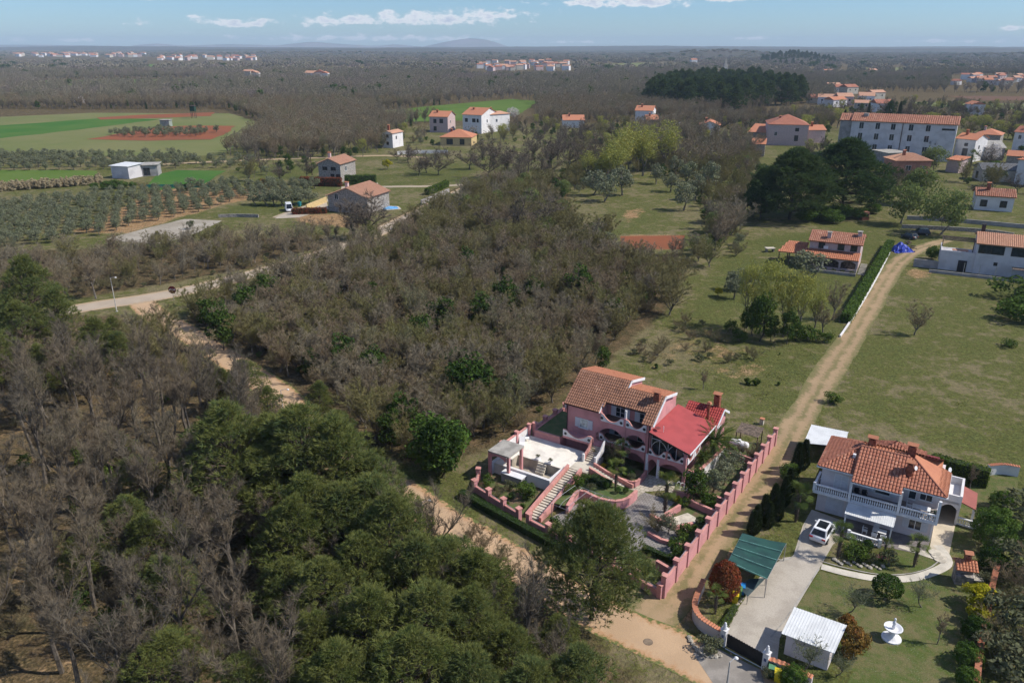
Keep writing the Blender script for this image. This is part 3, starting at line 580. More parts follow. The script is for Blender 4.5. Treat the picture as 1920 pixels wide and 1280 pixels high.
WEED = leafmat('weeds', [(.12, .15, .04), (.16, .165, .055), (.20, .17, .085)], 0.25, .6, .4)

KINDS = {}
def kind(key, tree, mt_trunk, mt_crown, mt_extra=None, extra_name='ivy'):
    d = {}
    if tree.trunk: d['trunk'] = np_mesh(key + '_trunk', np.concatenate(tree.trunk), 3, mt_trunk)
    d['crown'] = np_mesh(key + '_crown', np.concatenate(tree.crown), 3, mt_crown)
    if tree.extra: d[extra_name] = np_mesh(key + '_extra', np.concatenate(tree.extra), 3, mt_extra)
    parts = ([(np.concatenate(tree.trunk), 0)] if tree.trunk else []) + [(np.concatenate(tree.crown), 1)] + ([(np.concatenate(tree.extra), 2)] if tree.extra else [])
    d['_tris'] = parts; d['_mats'] = [mt_trunk, mt_crown, mt_extra or mt_crown]; KINDS[key] = d; return key
for i in range(5): kind('bare%d' % i, gen_bare(10 + i, 8.0, spread=(.42, .5, .36, .55, .45)[i], leaders=(5, 6, 4, 6, 5)[i], low=(.22, .15, .3, .12, .25)[i]), BARK, TWIG)
for i in range(4): kind('thin%d' % i, gen_bare(20 + i, 8.0, spread=(.22, .3, .26, .36)[i], leaders=(3, 4, 3, 4)[i], fine=15, tw=.018, low=(.42, .3, .5, .35)[i], up=.8), BARKT, TWIGN)
for i in range(2): kind('ivybare%d' % i, add_ivy(gen_bare(30 + i, 8.0), 3 + i, 4.6, .8, 1500), BARK, TWIG, IVY)
kind('oak0', gen_bare(41, 9.0, spread=.95, leaders=7, fine=14, low=.18, tw=.034), BARKD, leafmat('twigs_dark', [(.13, .105, .08), (.16, .13, .10), (.12, .10, .08)], 0, .05, .5))
kind('oak1', add_ivy(gen_bare(43, 9.5, spread=.85, leaders=6, fine=14, low=.24, tw=.034), 9, 4.4, .75, 1100), BARKD, MATS['twigs_dark'], IVY)
for i in range(2): kind('budding%d' % i, gen_bare(51 + i, 8.0, spread=.5, leaders=6, fine=20, tw=.045, low=.1), BARK, BUDS)
for i in range(2): kind('scrub%d' % i, gen_bare(61 + i, 4.0, spread=.9, leaders=8, fine=18, tw=.03, low=.04), BARKT, leafmat('twigs_scrub', [(.19, .155, .10), (.22, .165, .10), (.17, .16, .08), (.20, .15, .11)], 0, .06, .5))
for i in range(4): kind('pine%d' % i, gen_pine(70 + i, 11.0, w=(3.6, 4.2, 3.2, 4.6)[i], clumps=(84, 96, 76, 100)[i], tufts=30), BARKP, PINE)
kind('bigpine', gen_pine(80, 11.5, w=5.6, clumps=160, tufts=46, blades=8, base=.18, crk=1.15), BARKD, PINE); kind('darkpine', gen_pine(81, 16.0, w=8.5, clumps=150, tufts=44, blades=7, base=.16, bl=.75, bw=.14, crk=1.35), BARKD, PINED)
for i in range(3): kind('olive%d' % i, gen_leafy(90 + i, 3.4, 1.75, .7, 18, 62, .13, .12, 2), BARK, OLIVE)
for i in range(3): kind('shrub%d' % i, gen_leafy(95 + i, 2.2, 1.35, .1, 15, 62, .12, .05, 3), BARK, SHRUB)
for i in range(2): kind('evergreen%d' % i, gen_leafy(100 + i, 5.2, 1.9, .2, 24, 80, .16, .1, 2), BARKD, IVY)
kind('sage', gen_leafy(104, 1.8, 1.3, .1, 13, 70, .10, .04, 3), BARK, SAGE); kind('ball', gen_ball(105, 1.75, .85, .35, 3000, .06), BARK, BOX); kind('laurel', gen_leafy(106, 3.6, 1.8, .1, 36, 85, .13, .08, 3, hollow=.6), BARK, LAUREL)
kind('yellowbush', gen_leafy(107, 1.7, 1.0, .5, 22, 70, .085, .05, 3), BARK, YELLOW); kind('redbush', gen_ball(108, 3.3, 1.45, .0, 5200, .085), BARK, RED); kind('rustbush', gen_leafy(109, 2.4, 1.2, .1, 26, 80, .10, .06, 3), BARK, RUST)
for i in range(2): kind('cypress%d' % i, gen_column(110 + i), BARKD, CYP)
for i in range(2): kind('fanpalm%d' % i, gen_fan_palm(115 + i), PALMB, PALM)
kind('datepalm', gen_date_palm(118), PALMB, PALM)
for i in range(2): kind('golden%d' % i, (lambda a, b: (a.crown.append(np.concatenate(b.crown)), a)[1])(gen_bare(120 + i, 8.0, spread=.35, leaders=4, fine=6, low=.2), gen_leafy(125 + i, 8.4, 2.1, 2.6, 30, 55, .11, 0)), BARK, GOLD)
for i in range(2): kind('willow%d' % i, gen_leafy(130 + i, 6.5, 3.4, 1.0, 34, 85, .18, .14, 2), BARK, WILLOW)
kind('blossom', gen_leafy(135, 4.2, 1.9, .8, 26, 70, .11, .09, 2), BARK, BLOSSOM); kind('weed', gen_leafy(136, .10, .8, 0, 12, 9, .045, 0), None, WEED); kind('agave', gen_leafy(137, .9, .6, .05, 8, 40, .13, 0), None, SHRUB)
kind('lowbare', gen_bare(140, 8.0, spread=.6, leaders=4, fine=5, tw=.12, low=.2), BARK, TWIGP); kind('lowbare2', gen_bare(141, 8.0, spread=.5, leaders=4, fine=5, tw=.13, low=.15), BARK, TWIGP); kind('lowpine', gen_pine(142, 13.0, w=5.0, clumps=40, tufts=16, blades=5, bl=1.1, bw=.4, base=.12), BARKP, leafmat('needles_far', [(.045, .078, .028), (.070, .105, .035), (.098, .128, .045)], .3, .05, .5))
kind('bareolive', (lambda a, b: (a.crown.append(np.concatenate(b.crown)), a)[1])(gen_bare(161, 3.2, spread=.75, leaders=5, fine=9, tw=.03, low=.28), gen_leafy(160, 3.1, 1.7, 1.0, 22, 22, .055, 0)), BARK, OLIVE); kind('rlaurel', gen_ball(106, 3.6, 1.75, .0, 6500, .095, .13), BARK, LAUREL); kind('rdark', gen_ball(107, 3.2, 1.6, .0, 6000, .09, .14), BARK, BOX); kind('scrubreed', gen_leafy(150, 3.0, .9, 0, 10, 40, .22, 0, cr=1.0), None, DRYREED); kind('woodpatch', gen_leafy(170, 9.5, 13.0, -1.0, 34, 16, 1.25, 0, cr=.5), None, TWIGP); kind('greenpatch', gen_leafy(171, 10, 12.0, -1.0, 26, 16, 1.25, 0, cr=.5), None, IVY); kind('lowgreen', gen_leafy(143, 8.0, 3.6, .4, 16, 26, .6, 0), None, IVY); kind('lowolive', gen_leafy(144, 3.4, 2.0, .5, 10, 24, .32, .1, 1), BARK, OLIVE)

def plant(name, key, label, cat, xy, h=1.0, rz=None, group=None, squash=1.0, z=0.0, rng=random.Random(3), tilt=0.0):
    t = thing(name, label, cat, (xy[0], xy[1], z), rng.uniform(0, 6.28) if rz is None else rz, group, (h * squash, h * squash, h))
    if tilt: t.rotation_euler[0] = rng.uniform(-tilt, tilt); t.rotation_euler[1] = rng.uniform(-tilt, tilt)
    for pn, me in KINDS[key].items():
        if pn[0] != '_': put(me, 'foliage' if (pn == 'crown' and 'trunk' not in KINDS[key]) else pn, t)
    return t
def scatter(name, label, cat, keys, pts, rng, smin=.8, smax=1.2, pick=None):
    """what nobody could count: one object, shapes set out on points"""
    key = 'protos_' + '_'.join(keys)
    pc = bpy.data.collections.get(key)
    if pc is None:
        pc = bpy.data.collections.new(key)
        for i, k in enumerate(keys): pc.objects.link(bpy.data.objects.new('%s_%02d' % (key, i), join_np(k + '_all', KINDS[k]['_tris'], KINDS[k]['_mats'])))
    n = len(pts); me = bpy.data.meshes.new(name); me.vertices.add(n); P = np.zeros((n, 3), dtype=np.float32); P[:, :pts.shape[1]] = pts; me.vertices.foreach_set('co', P.ravel())
    a = me.attributes.new('size', 'FLOAT', 'POINT'); a.data.foreach_set('value', rng.uniform(smin, smax, n).astype(np.float32)); a = me.attributes.new('turn', 'FLOAT_VECTOR', 'POINT'); tv = np.zeros((n, 3), dtype=np.float32); tv[:, 2] = rng.random(n) * 6.283; a.data.foreach_set('vector', tv.ravel())
    a = me.attributes.new('pick', 'INT', 'POINT'); a.data.foreach_set('value', (rng.integers(0, len(keys), n) if pick is None else rng.choice(len(keys), n, p=pick)).astype(np.int32)); me.update()
    o = put(me, name); tag(o, label, cat, kind='stuff'); ng = bpy.data.node_groups.new(name, 'GeometryNodeTree'); ng.interface.new_socket('Geometry', in_out='INPUT', socket_type='NodeSocketGeometry'); ng.interface.new_socket('Geometry', in_out='OUTPUT', socket_type='NodeSocketGeometry')
    N, L = ng.nodes, ng.links; gi, go = N.new('NodeGroupInput'), N.new('NodeGroupOutput'); ip = N.new('GeometryNodeInstanceOnPoints'); ci = N.new('GeometryNodeCollectionInfo'); ci.inputs['Collection'].default_value = pc; ci.inputs['Separate Children'].default_value = True; ci.inputs['Reset Children'].default_value = True
    def attr(nm, ty):
        k = N.new('GeometryNodeInputNamedAttribute'); k.data_type = ty; k.inputs['Name'].default_value = nm; return k.outputs['Attribute']
    L.new(gi.outputs[0], ip.inputs['Points']); L.new(ci.outputs[0], ip.inputs['Instance']); ip.inputs['Pick Instance'].default_value = True; L.new(attr('pick', 'INT'), ip.inputs['Instance Index'])
    er = N.new('FunctionNodeEulerToRotation'); L.new(attr('turn', 'FLOAT_VECTOR'), er.inputs[0]); L.new(er.outputs[0], ip.inputs['Rotation']); L.new(attr('size', 'FLOAT'), ip.inputs['Scale']); L.new(ip.outputs[0], go.inputs[0])
    md = o.modifiers.new('shapes', 'NODES'); md.node_group = ng; return o
def spots(poly, n, rng, dmin, avoid=()):
    """n points inside a ground polygon, at least dmin apart"""
    P = np.array(poly); lo, hi = P.min(0), P.max(0); out = []; grid = {}; tries = 0
    while len(out) < n and tries < 40:
        c = rng.uniform(lo, hi, size=(n * 3, 2)); ok = pip(poly, c[:, 0], c[:, 1])
        for a in avoid: ok &= ~pip(a, c[:, 0], c[:, 1])
        c = c[ok]; c = c[~near_road(c[:, 0], c[:, 1], .6)] if len(c) else c
        for p in c:
            k = (int(p[0] // dmin), int(p[1] // dmin)); bad = any((p[0] - q[0]) ** 2 + (p[1] - q[1]) ** 2 < dmin * dmin for i in (-1, 0, 1) for j in (-1, 0, 1) for q in grid.get((k[0] + i, k[1] + j), ()))
            if not bad: grid.setdefault(k, []).append(p); out.append(p)
            if len(out) >= n: break
        tries += 1
    return np.array(out) if out else np.zeros((0, 2))
# ================================================================== planting
rng = np.random.default_rng(77); rr = random.Random(77)
PH = {}
for k, d in KINDS.items(): PH[k] = float(max(p[0].reshape(-1, 3)[:, 2].max() for p in d['_tris']))
def hpx(bx, by, ty):
    X, Y = G(bx, by); v = (ty - 640) / F_PX; return CAM_H - Y * (SP + v * CP) / (CP - v * SP)
def tree(name, key, label, bx, by, ty, group=None, squash=1.0, cat='tree', rz=None, tilt=0.0):
    return plant(name, key, label, cat, G(bx, by), hpx(bx, by, ty) / PH[key], rz, group, squash, tilt=tilt)
COMPOUND = GP([(880, 935), (1000, 800), (1130, 690), (1330, 690), (1460, 820), (1245, 1125), (1060, 1100)])
# --- pines of the left wood: base px, top px
PINES = [(75, 655, 470), (22, 640, 545), (135, 668, 535), (5, 735, 610), (95, 750, 640), (190, 700, 590), (232, 715, 620), (60, 690, 560), (160, 735, 650), (225, 668, 590),
         (425, 775, 690), (462, 760, 672), (400, 740, 690), (505, 800, 720), (602, 800, 712), (640, 850, 765),
         (455, 985, 750), (420, 930, 770), (520, 960, 770), (590, 985, 752), (648, 1000, 770), (690, 1010, 840), (560, 900, 790), (498, 1010, 840),
         (555, 1120, 930), (600, 1080, 880), (650, 1090, 900), (705, 1080, 890), (745, 1130, 915), (690, 1180, 1000), (770, 1190, 1000), (835, 1170, 1010), (900, 1190, 1025), (620, 1210, 1040), (705, 1290, 1100), (810, 1290, 1090), (885, 1300, 1100), (545, 1180, 1040), (590, 1290, 1140), (765, 1400, 1190), (650, 1400, 1200), (960, 1330, 1170), (890, 1420, 1220), (480, 1400, 1240), (1080, 1390, 1210), (1000, 1420, 1230),
         (330, 1190, 1040), (300, 1100, 960), (165, 1110, 1000), (275, 970, 850), (245, 1050, 930), (330, 1330, 1180), (225, 880, 800), (380, 1010, 900), (1050, 1260, 1150)]
for i, (bx, by, ty) in enumerate(PINES):
    far_left = bx < 260 and by < 760
    lab, grp = ('tall dense green pine in the cluster at the left edge', 'pines at the left edge') if far_left else ('small pine beside the upper tan road near the street lamp', 'pines by the upper road') if by < 860 and bx > 380 else ('small light green pine among the leafless trees at lower left', 'pines among the leafless trees') if bx < 400 else ('pine cut off by the bottom edge of the picture', 'pines at the bottom edge') if by > 1310 else ('tall feathery pine in the dense row left of the pool terrace', 'pines left of the pool terrace') if by < 1015 else ('feathery green pine in the dense stand along the lower tan road', 'pines along the lower road')
    tree('pine_tree', 'pine%d' % (i % 4), lab, bx, by, ty, grp, squash=rr.uniform(1.0, 1.25) * (1.15 if by > 850 else 1.0), tilt=.06)
tree('pine_tree', 'bigpine', 'large dark pine by the roadside in front of the pink house', 1108, 1160, 938, squash=.95, rz=1.0)
# --- leafless trees: left wood and thicket; the nearest 300 stand singly, the rest are one mass
WOOD = GP([(-30, 660), (200, 640), (300, 650), (400, 720), (470, 790), (560, 860), (650, 950), (760, 1010), (900, 1110), (1010, 1200), (1080, 1330), (1060, 1440), (-350, 1440), (-320, 700)])
THICKET = GP([(352, 598), (400, 566), (500, 532), (600, 502), (700, 462), (800, 432), (880, 425), (1000, 452), (1100, 480), (1285, 503), (1240, 570), (1175, 625), (1120, 680), (1060, 740), (970, 800), (880, 835), (770, 880), (640, 812), (520, 715), (430, 650)])
pine_xy = np.array([G(b[0], b[1]) for b in PINES])
w = spots(WOOD, 250, rng, 2.7); w = w[np.array([((pine_xy - p) ** 2).sum(1).min() > 4.0 for p in w])]
t = spots(THICKET, 720, rng, 2.0, [COMPOUND]); t = t[np.argsort(t[:, 1])]
w = w[np.argsort(w[:, 1])]; nw = min(len(w), 170); print('wood', len(w), 'thicket', len(t))
for p in w[:nw]: plant('bare_tree', rr.choice(['thin0', 'thin1', 'thin2', 'thin3']), 'leafless grey-brown tree in the mixed wood left of the tan road', 'tree', p, rr.uniform(.9, 1.5), None, 'leafless trees left of the road', tilt=.12)
for p in t[:115]: plant('bare_tree', rr.choice(['bare0', 'bare1', 'bare3', 'bare4', 'budding0', 'bare2', 'budding1']), 'leafless tree in the brown thicket between tan road and pink house', 'tree', p, rr.uniform(.62, 1.0), None, 'leafless trees of the thicket', tilt=.1)
tk = ['bare0', 'bare1', 'bare2', 'bare3', 'bare4', 'budding0', 'budding1', 'ivybare1', 'scrub0', 'scrub1']
scatter('thicket', 'far part of the brown leafless thicket beyond the tan road', 'thicket', tk, np.concatenate([t[115:], w[nw:]]), rng, .62, 1.02, [.13, .13, .11, .13, .13, .10, .07, .06, .07, .07])
UP = GP([(690, 430), (780, 402), (850, 362), (930, 345), (1040, 345), (1062, 372), (1012, 430), (880, 425), (800, 432)]); SLOPE = GP([(1050, 335), (1110, 300), (1300, 300), (1420, 300), (1425, 380), (1400, 440), (1380, 485), (1335, 470), (1312, 415), (1300, 345), (1215, 318), (1110, 352), (1060, 372)]); EDGE = GP([(1010, 430), (1060, 400), (1075, 440), (1150, 445), (1155, 475), (1290, 480), (1330, 470), (1290, 505), (1100, 480), (1000, 452)])
scatter('slope_scrub', 'mixed scrub of bare and budding trees on the middle slope', 'scrub', ['bare0', 'bare3', 'bare4', 'budding0', 'budding1', 'olive1', 'scrub0', 'shrub0', 'evergreen0', 'willow1'], np.concatenate([spots(UP, 190, rng, 2.6, [GP([(925, 475), (990, 475), (1000, 430), (915, 430)])]), spots(SLOPE, 330, rng, 3.0), spots(EDGE, 80, rng, 2.6, [GP([(1145, 430), (1305, 430), (1310, 515), (1140, 515)])])]), rng, .6, 1.05, [.2, .17, .15, .12, .1, .06, .08, .05, .04, .03])
# undergrowth in the thicket and the wood
u = np.concatenate([spots(THICKET, 420, rng, 1.8, [COMPOUND]), spots(WOOD, 200, rng, 2.2)])
scatter('undergrowth', 'low tangled brown scrub under the trees', 'undergrowth', ['scrub0', 'scrub1', 'shrub0', 'sage', 'evergreen0'], u, rng, .4, .8, [.36, .33, .13, .11, .07])
# evergreens and ivy columns that stand out in the thicket
for bx, by, ty in [(465, 590, 535), (505, 560, 515), (645, 690, 628), (585, 690, 655), (700, 710, 650), (880, 760, 665), (855, 700, 655), (830, 610, 560), (905, 605, 550), (945, 580, 520), (875, 500, 465), (1085, 560, 500), (958, 690, 640), (1150, 600, 560), (760, 810, 740), (830, 880, 780), (610, 660, 630), (420, 640, 575), (400, 600, 560), (790, 640, 590), (1000, 560, 520), (690, 560, 530), (735, 830, 770), (960, 755, 700), (1130, 680, 650)]:
    tree('evergreen_shrub', 'evergreen%d' % rr.randint(0, 1), 'dark green ivy-covered tree standing out among the brown thicket', bx, by + 16, ty - 4, 'evergreens in the thicket', squash=rr.uniform(.85, 1.15))
tree('evergreen_shrub', 'laurel', 'rounded bright green tree left of the pool terrace', 822, 880, 775, cat='tree')
for bx, by, ty in [(205, 900, 790), (150, 870, 760), (470, 1030, 955), (385, 1000, 905), (190, 1010, 910), (140, 960, 880)]:
    k = tree('ivy_clad_tree', 'ivybare0', 'thin tree wrapped in light green ivy in the left wood', bx, by, ty, 'ivy-clad trees in the left wood')
    for c in k.children:
        if c.name.startswith('ivy'):
            c.data = c.data.copy() if c.data.materials[0] is IVY else c.data; c.data.materials[0] = LIGHTIVY
# --- left scrub strip beyond the asphalt road
SCRUB = GP([(-80, 500), (240, 470), (420, 455), (640, 448), (560, 478), (480, 500), (330, 532), (200, 548), (-100, 585)])
s = spots(SCRUB, 260, rng, 2.2)
scatter('roadside_scrub', 'band of brown leafless scrub beyond the asphalt road at left', 'scrub', ['bare0', 'bare3', 'scrub0', 'scrub1', 'budding0', 'sage'], s, rng, .5, .85, [.22, .22, .24, .2, .06, .06])
# --- big oaks
for lab, bx, by, ty, k, sq in [('big dark leafless oak standing alone above the thicket', 957, 448, 344, 'oak0', 1.6), ('big ivy-trunked oak in front of the orange-roofed stone house', 690, 448, 346, 'oak1', 1.7), ('leaning ivy-trunked oak left of the big oak by the stone house', 662, 452, 372, 'oak1', 1.3),
                               ('leafless tree in the roadside scrub behind the street lamp at left', 180, 560, 470, 'bare2', 1.0), ('small leafless tree alone on the right-hand meadow', 1714, 628, 560, 'bare1', 1.05), ('young leafless tree by the stony slope behind the pink house', 1318, 730, 690, 'bare2', 1.0)]:
    tree('oak_tree' if 'oak' in lab else 'bare_tree', k, lab, bx, by, ty, squash=sq)
for i, (bx, by, ty) in enumerate([(915, 335, 260), (950, 330, 258), (990, 322, 255), (1030, 318, 250), (1065, 320, 248), (905, 300, 250), (880, 318, 262), (1000, 300, 245), (1045, 300, 240), (1085, 305, 250), (970, 345, 275), (1110, 310, 255), (1015, 340, 270), (925, 310, 255), (1120, 335, 270)]):
    tree('oak_tree', 'oak%d' % (i % 2), 'wide leafless oak in the grove on the low rise', bx, by, ty, 'oaks in the grove', squash=1.25)
for i, (bx, by, ty) in enumerate([(770, 300, 262), (800, 325, 275), (822, 328, 280), (765, 305, 268), (840, 300, 272), (785, 330, 285), (745, 300, 275), (815, 310, 270)]):
    tree('bare_tree', 'oak0', 'leafless garden tree below the group of orange-roofed houses', bx, by, ty, 'trees by the orange-roofed houses', squash=1.15)
# --- golden poplars and dark shrubs left of the dirt track
for bx, by, ty in [(1400, 615, 485), (1432, 628, 475), (1468, 632, 500), (1498, 630, 505), (1525, 625, 525)]:
    tree('poplar_tree', 'golden%d' % rr.randint(0, 1), 'golden-green poplar in the row beside the dirt track', bx, by, ty, 'poplars beside the track', squash=.75)
for bx, by, ty in [(1425, 640, 545), (1410, 630, 560), (1475, 645, 575), (1445, 640, 585), (1395, 620, 580), (1492, 640, 600)]: tree('evergreen_shrub', 'evergreen0', 'dark evergreen under the golden poplars', bx, by, ty, 'evergreens under the poplars', squash=.7)
for bx, by, ty in [(1512, 638, 610), (1530, 640, 618), (1550, 642, 622), (1385, 640, 615), (1370, 622, 600)]: tree('shrub', 'shrub1', 'dark bush at the foot of the poplars', bx, by, ty, 'bushes under the poplars', cat='bush')
for bx, by, ty in [(1560, 600, 525), (1540, 632, 560)]: tree('bare_tree', 'bare4', 'slender leafless tree by the long hedge', bx, by, ty, 'slender trees by the hedge')
for bx, by, ty in [(1180, 330, 225), (1150, 350, 260), (1165, 338, 240), (1140, 345, 275), (1195, 322, 232), (1245, 320, 222), (1205, 330, 240), (1125, 345, 285), (1100, 340, 280)]: tree('poplar_tree', 'golden0', 'golden-green tree on the middle slope', bx, by, ty, 'golden trees on the slope', squash=1.25)
for bx, by, ty in [(1570, 240, 200), (1840, 250, 212), (1790, 235, 210), (1870, 262, 222), (1740, 235, 208), (1510, 250, 212), (1905, 262, 230), (1500, 258, 220), (1820, 240, 215)]: tree('willow_tree', 'golden1', 'yellow-green willow near the long white building', bx, by, ty, 'willows by the long building', squash=1.5)
# --- the two dark pines, pale willows, cypresses by the long building
for lab, bx, by, ty in [('left of the two big dark pines above the bungalow', 1480, 412, 272), ('right of the two big dark pines above the bungalow', 1578, 398, 252)]: tree('pine_tree', 'darkpine', lab, bx, by, ty, squash=1.25)
tree('pine_tree', 'darkpine', 'smaller dark pine at the left foot of the two big pines', 1425, 412, 310, squash=.7)
for lab, bx, by, ty in [('pale green willow beside the blue tarpaulin', 1765, 440, 348), ('broad green willow above the bungalow hedge', 1690, 420, 338), ('green tree in front of the orange house', 1722, 385, 310), ('narrow light green tree right of the orange house', 1748, 325, 272)]: tree('willow_tree', 'willow%d' % rr.randint(0, 1), lab, bx, by, ty, squash=.95)
for bx, by, ty, k, lab in [(1625, 232, 192, 'cypress0', 'left dark cypress behind the long white building'), (1683, 232, 189, 'cypress1', 'right dark cypress behind the long white building'), (1580, 245, 205, 'cypress0', 'short cypress left of the long white building'), (1663, 236, 186, 'lowpine', 'dark fir between the two cypresses')]: tree('cypress_tree' if 'cyp' in lab else 'fir_tree', k, lab, bx, by, ty, squash=.8 if 'cyp' in lab else .75)
tree('blossom_tree', 'blossom', 'white flowering tree right of the long building', 1855, 310, 268, squash=1.0); tree('blossom_tree', 'blossom', 'round white flowering tree beside the far green field', 962, 224, 201, squash=1.3)
for bx, by, ty in [(505, 214, 197), (604, 216, 198), (905, 180, 165), (150, 200, 180), (1275, 250, 228)]: tree('blossom_tree', 'blossom', 'pale flowering tree in the far brown wood', bx, by, ty, 'flowering trees in the far wood', squash=1.2)
tree('palm_tree', 'fanpalm0', 'dark palm by the white annex of the long building', 1818, 318, 278)
for bx, by, ty, lab in [(1835, 372, 330, 'leafless tree leaning over the white cottage'), (1760, 300, 245, 'leafless tree before the long white building')]: tree('bare_tree', 'oak0', lab, bx, by, ty, squash=1.0)
tree('shrub', 'sage', 'grey-green round tree beside the white cottage', 1860, 350, 312, cat='bush', squash=.9); tree('shrub', 'laurel', 'dark bush beside the grey shed', 1862, 330, 300, cat='bush')
# --- brambles, bushes and fruit trees on the middle slope
for bx, by, ty in [(1540, 412, 385), (1575, 410, 380), (1510, 415, 390), (1610, 410, 388), (1560, 418, 392), (1635, 400, 380)]: tree('bramble_bush', 'laurel', 'mound of green brambles behind the bungalow', bx, by, ty, 'brambles behind the bungalow', squash=1.6, cat='bush')
for bx, by, ty in [(1280, 395, 340), (1305, 375, 325), (1258, 360, 320), (1290, 345, 300), (1115, 367, 315), (1135, 378, 322), (1165, 366, 310), (1230, 345, 305), (1330, 360, 300), (1265, 330, 290)]: tree('fruit_tree', 'olive%d' % rr.randint(0, 2), 'grey-green orchard tree on the middle slope', bx, by, ty, 'orchard trees on the slope', squash=.9)
for bx, by, ty in [(1245, 560, 480), (1255, 590, 505), (1215, 545, 495), (1280, 520, 470), (1235, 520, 478), (1100, 470, 425), (1115, 475, 430), (1330, 500, 440), (1310, 490, 450)]: tree('budding_tree', 'budding%d' % rr.randint(0, 1), 'budding olive-green tree at the edge of the thicket', bx, by, ty, 'budding trees by the thicket', squash=1.2)
for bx, by, ty in [(1350, 455, 380), (1370, 440, 370), (1340, 470, 400), (1365, 420, 360), (1385, 400, 350), (1330, 430, 370), (1300, 470, 430), (1280, 480, 440), (1260, 480, 445)]: tree('bare_tree', 'bare%d' % rr.randint(0, 4), 'leafless tree on the overgrown boundary left of the bungalow lawn', bx, by, ty, 'trees on the boundary', squash=1.2)
for bx, by, ty in [(1382, 545, 500), (1378, 560, 515), (1410, 545, 500)]: tree('olive_tree', 'olive0', 'small olive on the bungalow lawn', bx, by, ty, 'olives on the lawn')
tree('olive_tree', 'olive1', 'large olive tree in front of the bungalow porch', 1515, 525, 470, squash=1.35); tree('shrub', 'yellowbush', 'small bright yellow bush on the lawn left of the poplars', 1346, 555, 538, cat='bush'); tree('shrub', 'yellowbush', 'bright yellow bush near the swimming pool', 726, 318, 298, cat='bush', squash=1.0)
for bx, by, ty in [(880, 122, 112), (893, 122, 114), (905, 121, 115)]: tree('pine_tree', 'lowpine', 'tiny dark pine near the distant village', bx, by, ty, 'pines near the distant village', squash=1.4)
# --- olive groves, in rows
def grove(px, sx, sy, ang, n, skip=0.08):
    P = GP(px); A = np.array(P); c = A.mean(0); ca, sa = math.cos(ang), math.sin(ang); out = []
    for i in range(-60, 61):
        for j in range(-60, 61):
            x, y = i * sx + rr.uniform(-.6, .6), j * sy + rr.uniform(-.6, .6); p = (c[0] + x * ca - y * sa, c[1] + x * sa + y * ca)
            if rr.random() > skip: out.append(p)
    out = np.array(out); return out[pip(P, out[:, 0], out[:, 1]) & ~near_road(out[:, 0], out[:, 1], 1.0)]
g1 = grove([(-120, 405), (0, 388), (200, 368), (430, 352), (600, 352), (560, 368), (470, 375), (415, 388), (310, 412), (190, 442), (60, 462), (-120, 490)], 3.9, 4.7, R(24), 0)
g2 = grove([(-60, 292), (200, 292), (400, 298), (480, 306), (460, 317), (330, 318), (200, 318), (0, 321), (-60, 322)], 6, 7, R(5), 0); g3 = grove([(195, 253), (300, 246), (420, 247), (380, 256), (230, 258)], 6, 7, R(5), 0); g1 = g1[np.argsort(g1[:, 1])]; print('olives', len(g1), len(g2), len(g3))
ng = min(270, len(g1))
for p in g1[:ng]: plant('olive_tree', rr.choice(['olive0', 'olive1', 'olive2']), 'grey-green olive tree in the rows of the large left grove', 'olive tree', p, rr.uniform(.9, 1.2), None, 'olives of the large grove')
scatter('olive_grove', 'far rows of grey-green olive trees behind the white shed', 'olive grove', ['olive0', 'olive1', 'olive2'], np.concatenate([g1[ng:], g2, g3]), rng, 1.0, 1.5)
for bx, by, ty in [(500, 386, 356), (515, 385, 352), (530, 386, 354), (548, 385, 352), (565, 384, 353), (580, 382, 352), (478, 384, 358)]: tree('olive_tree', 'olive%d' % rr.randint(0, 2), 'olive in the row behind the white van', bx, by, ty, 'olives behind the van', squash=1.2)
# --- reeds, hedges by the grove
rp = spots(GP([(0, 352), (120, 345), (190, 338), (190, 346), (60, 356), (0, 360)]), 150, rng, .9); scatter('reed_bed', 'strip of dry straw-coloured reeds left of the white shed', 'reeds', ['scrubreed'], rp, rng, .7, 1.1)
for bx, by, ty in [(200, 355, 338), (215, 354, 336), (232, 353, 338), (250, 352, 340), (178, 355, 342)]: tree('shrub', 'laurel', 'dark green hedge bush below the white shed', bx, by, ty, 'hedge bushes below the shed', cat='bush', squash=1.3)
tree('shrub', 'scrub0', 'brown bare bush beside the hedge below the shed', 268, 354, 338, cat='bush', squash=1.2); tree('shrub', 'rustbush', 'rust-coloured bush above the olive row', 494, 352, 334, cat='bush', squash=1.3); tree('shrub', 'shrub0', 'green bush beside the teal netting', 348, 358, 344, cat='bush', squash=1.5)
tree('conifer', 'cypress0', 'small dark conifer on the pale concrete slab', 297, 454, 433, squash=2.4); tree('shrub', 'sage', 'round bush on the pale concrete slab', 359, 430, 412, cat='bush', squash=.7); tree('shrub', 'yellowbush', 'small golden bush at the end of the far olive rows', 473, 312, 302, cat='bush')
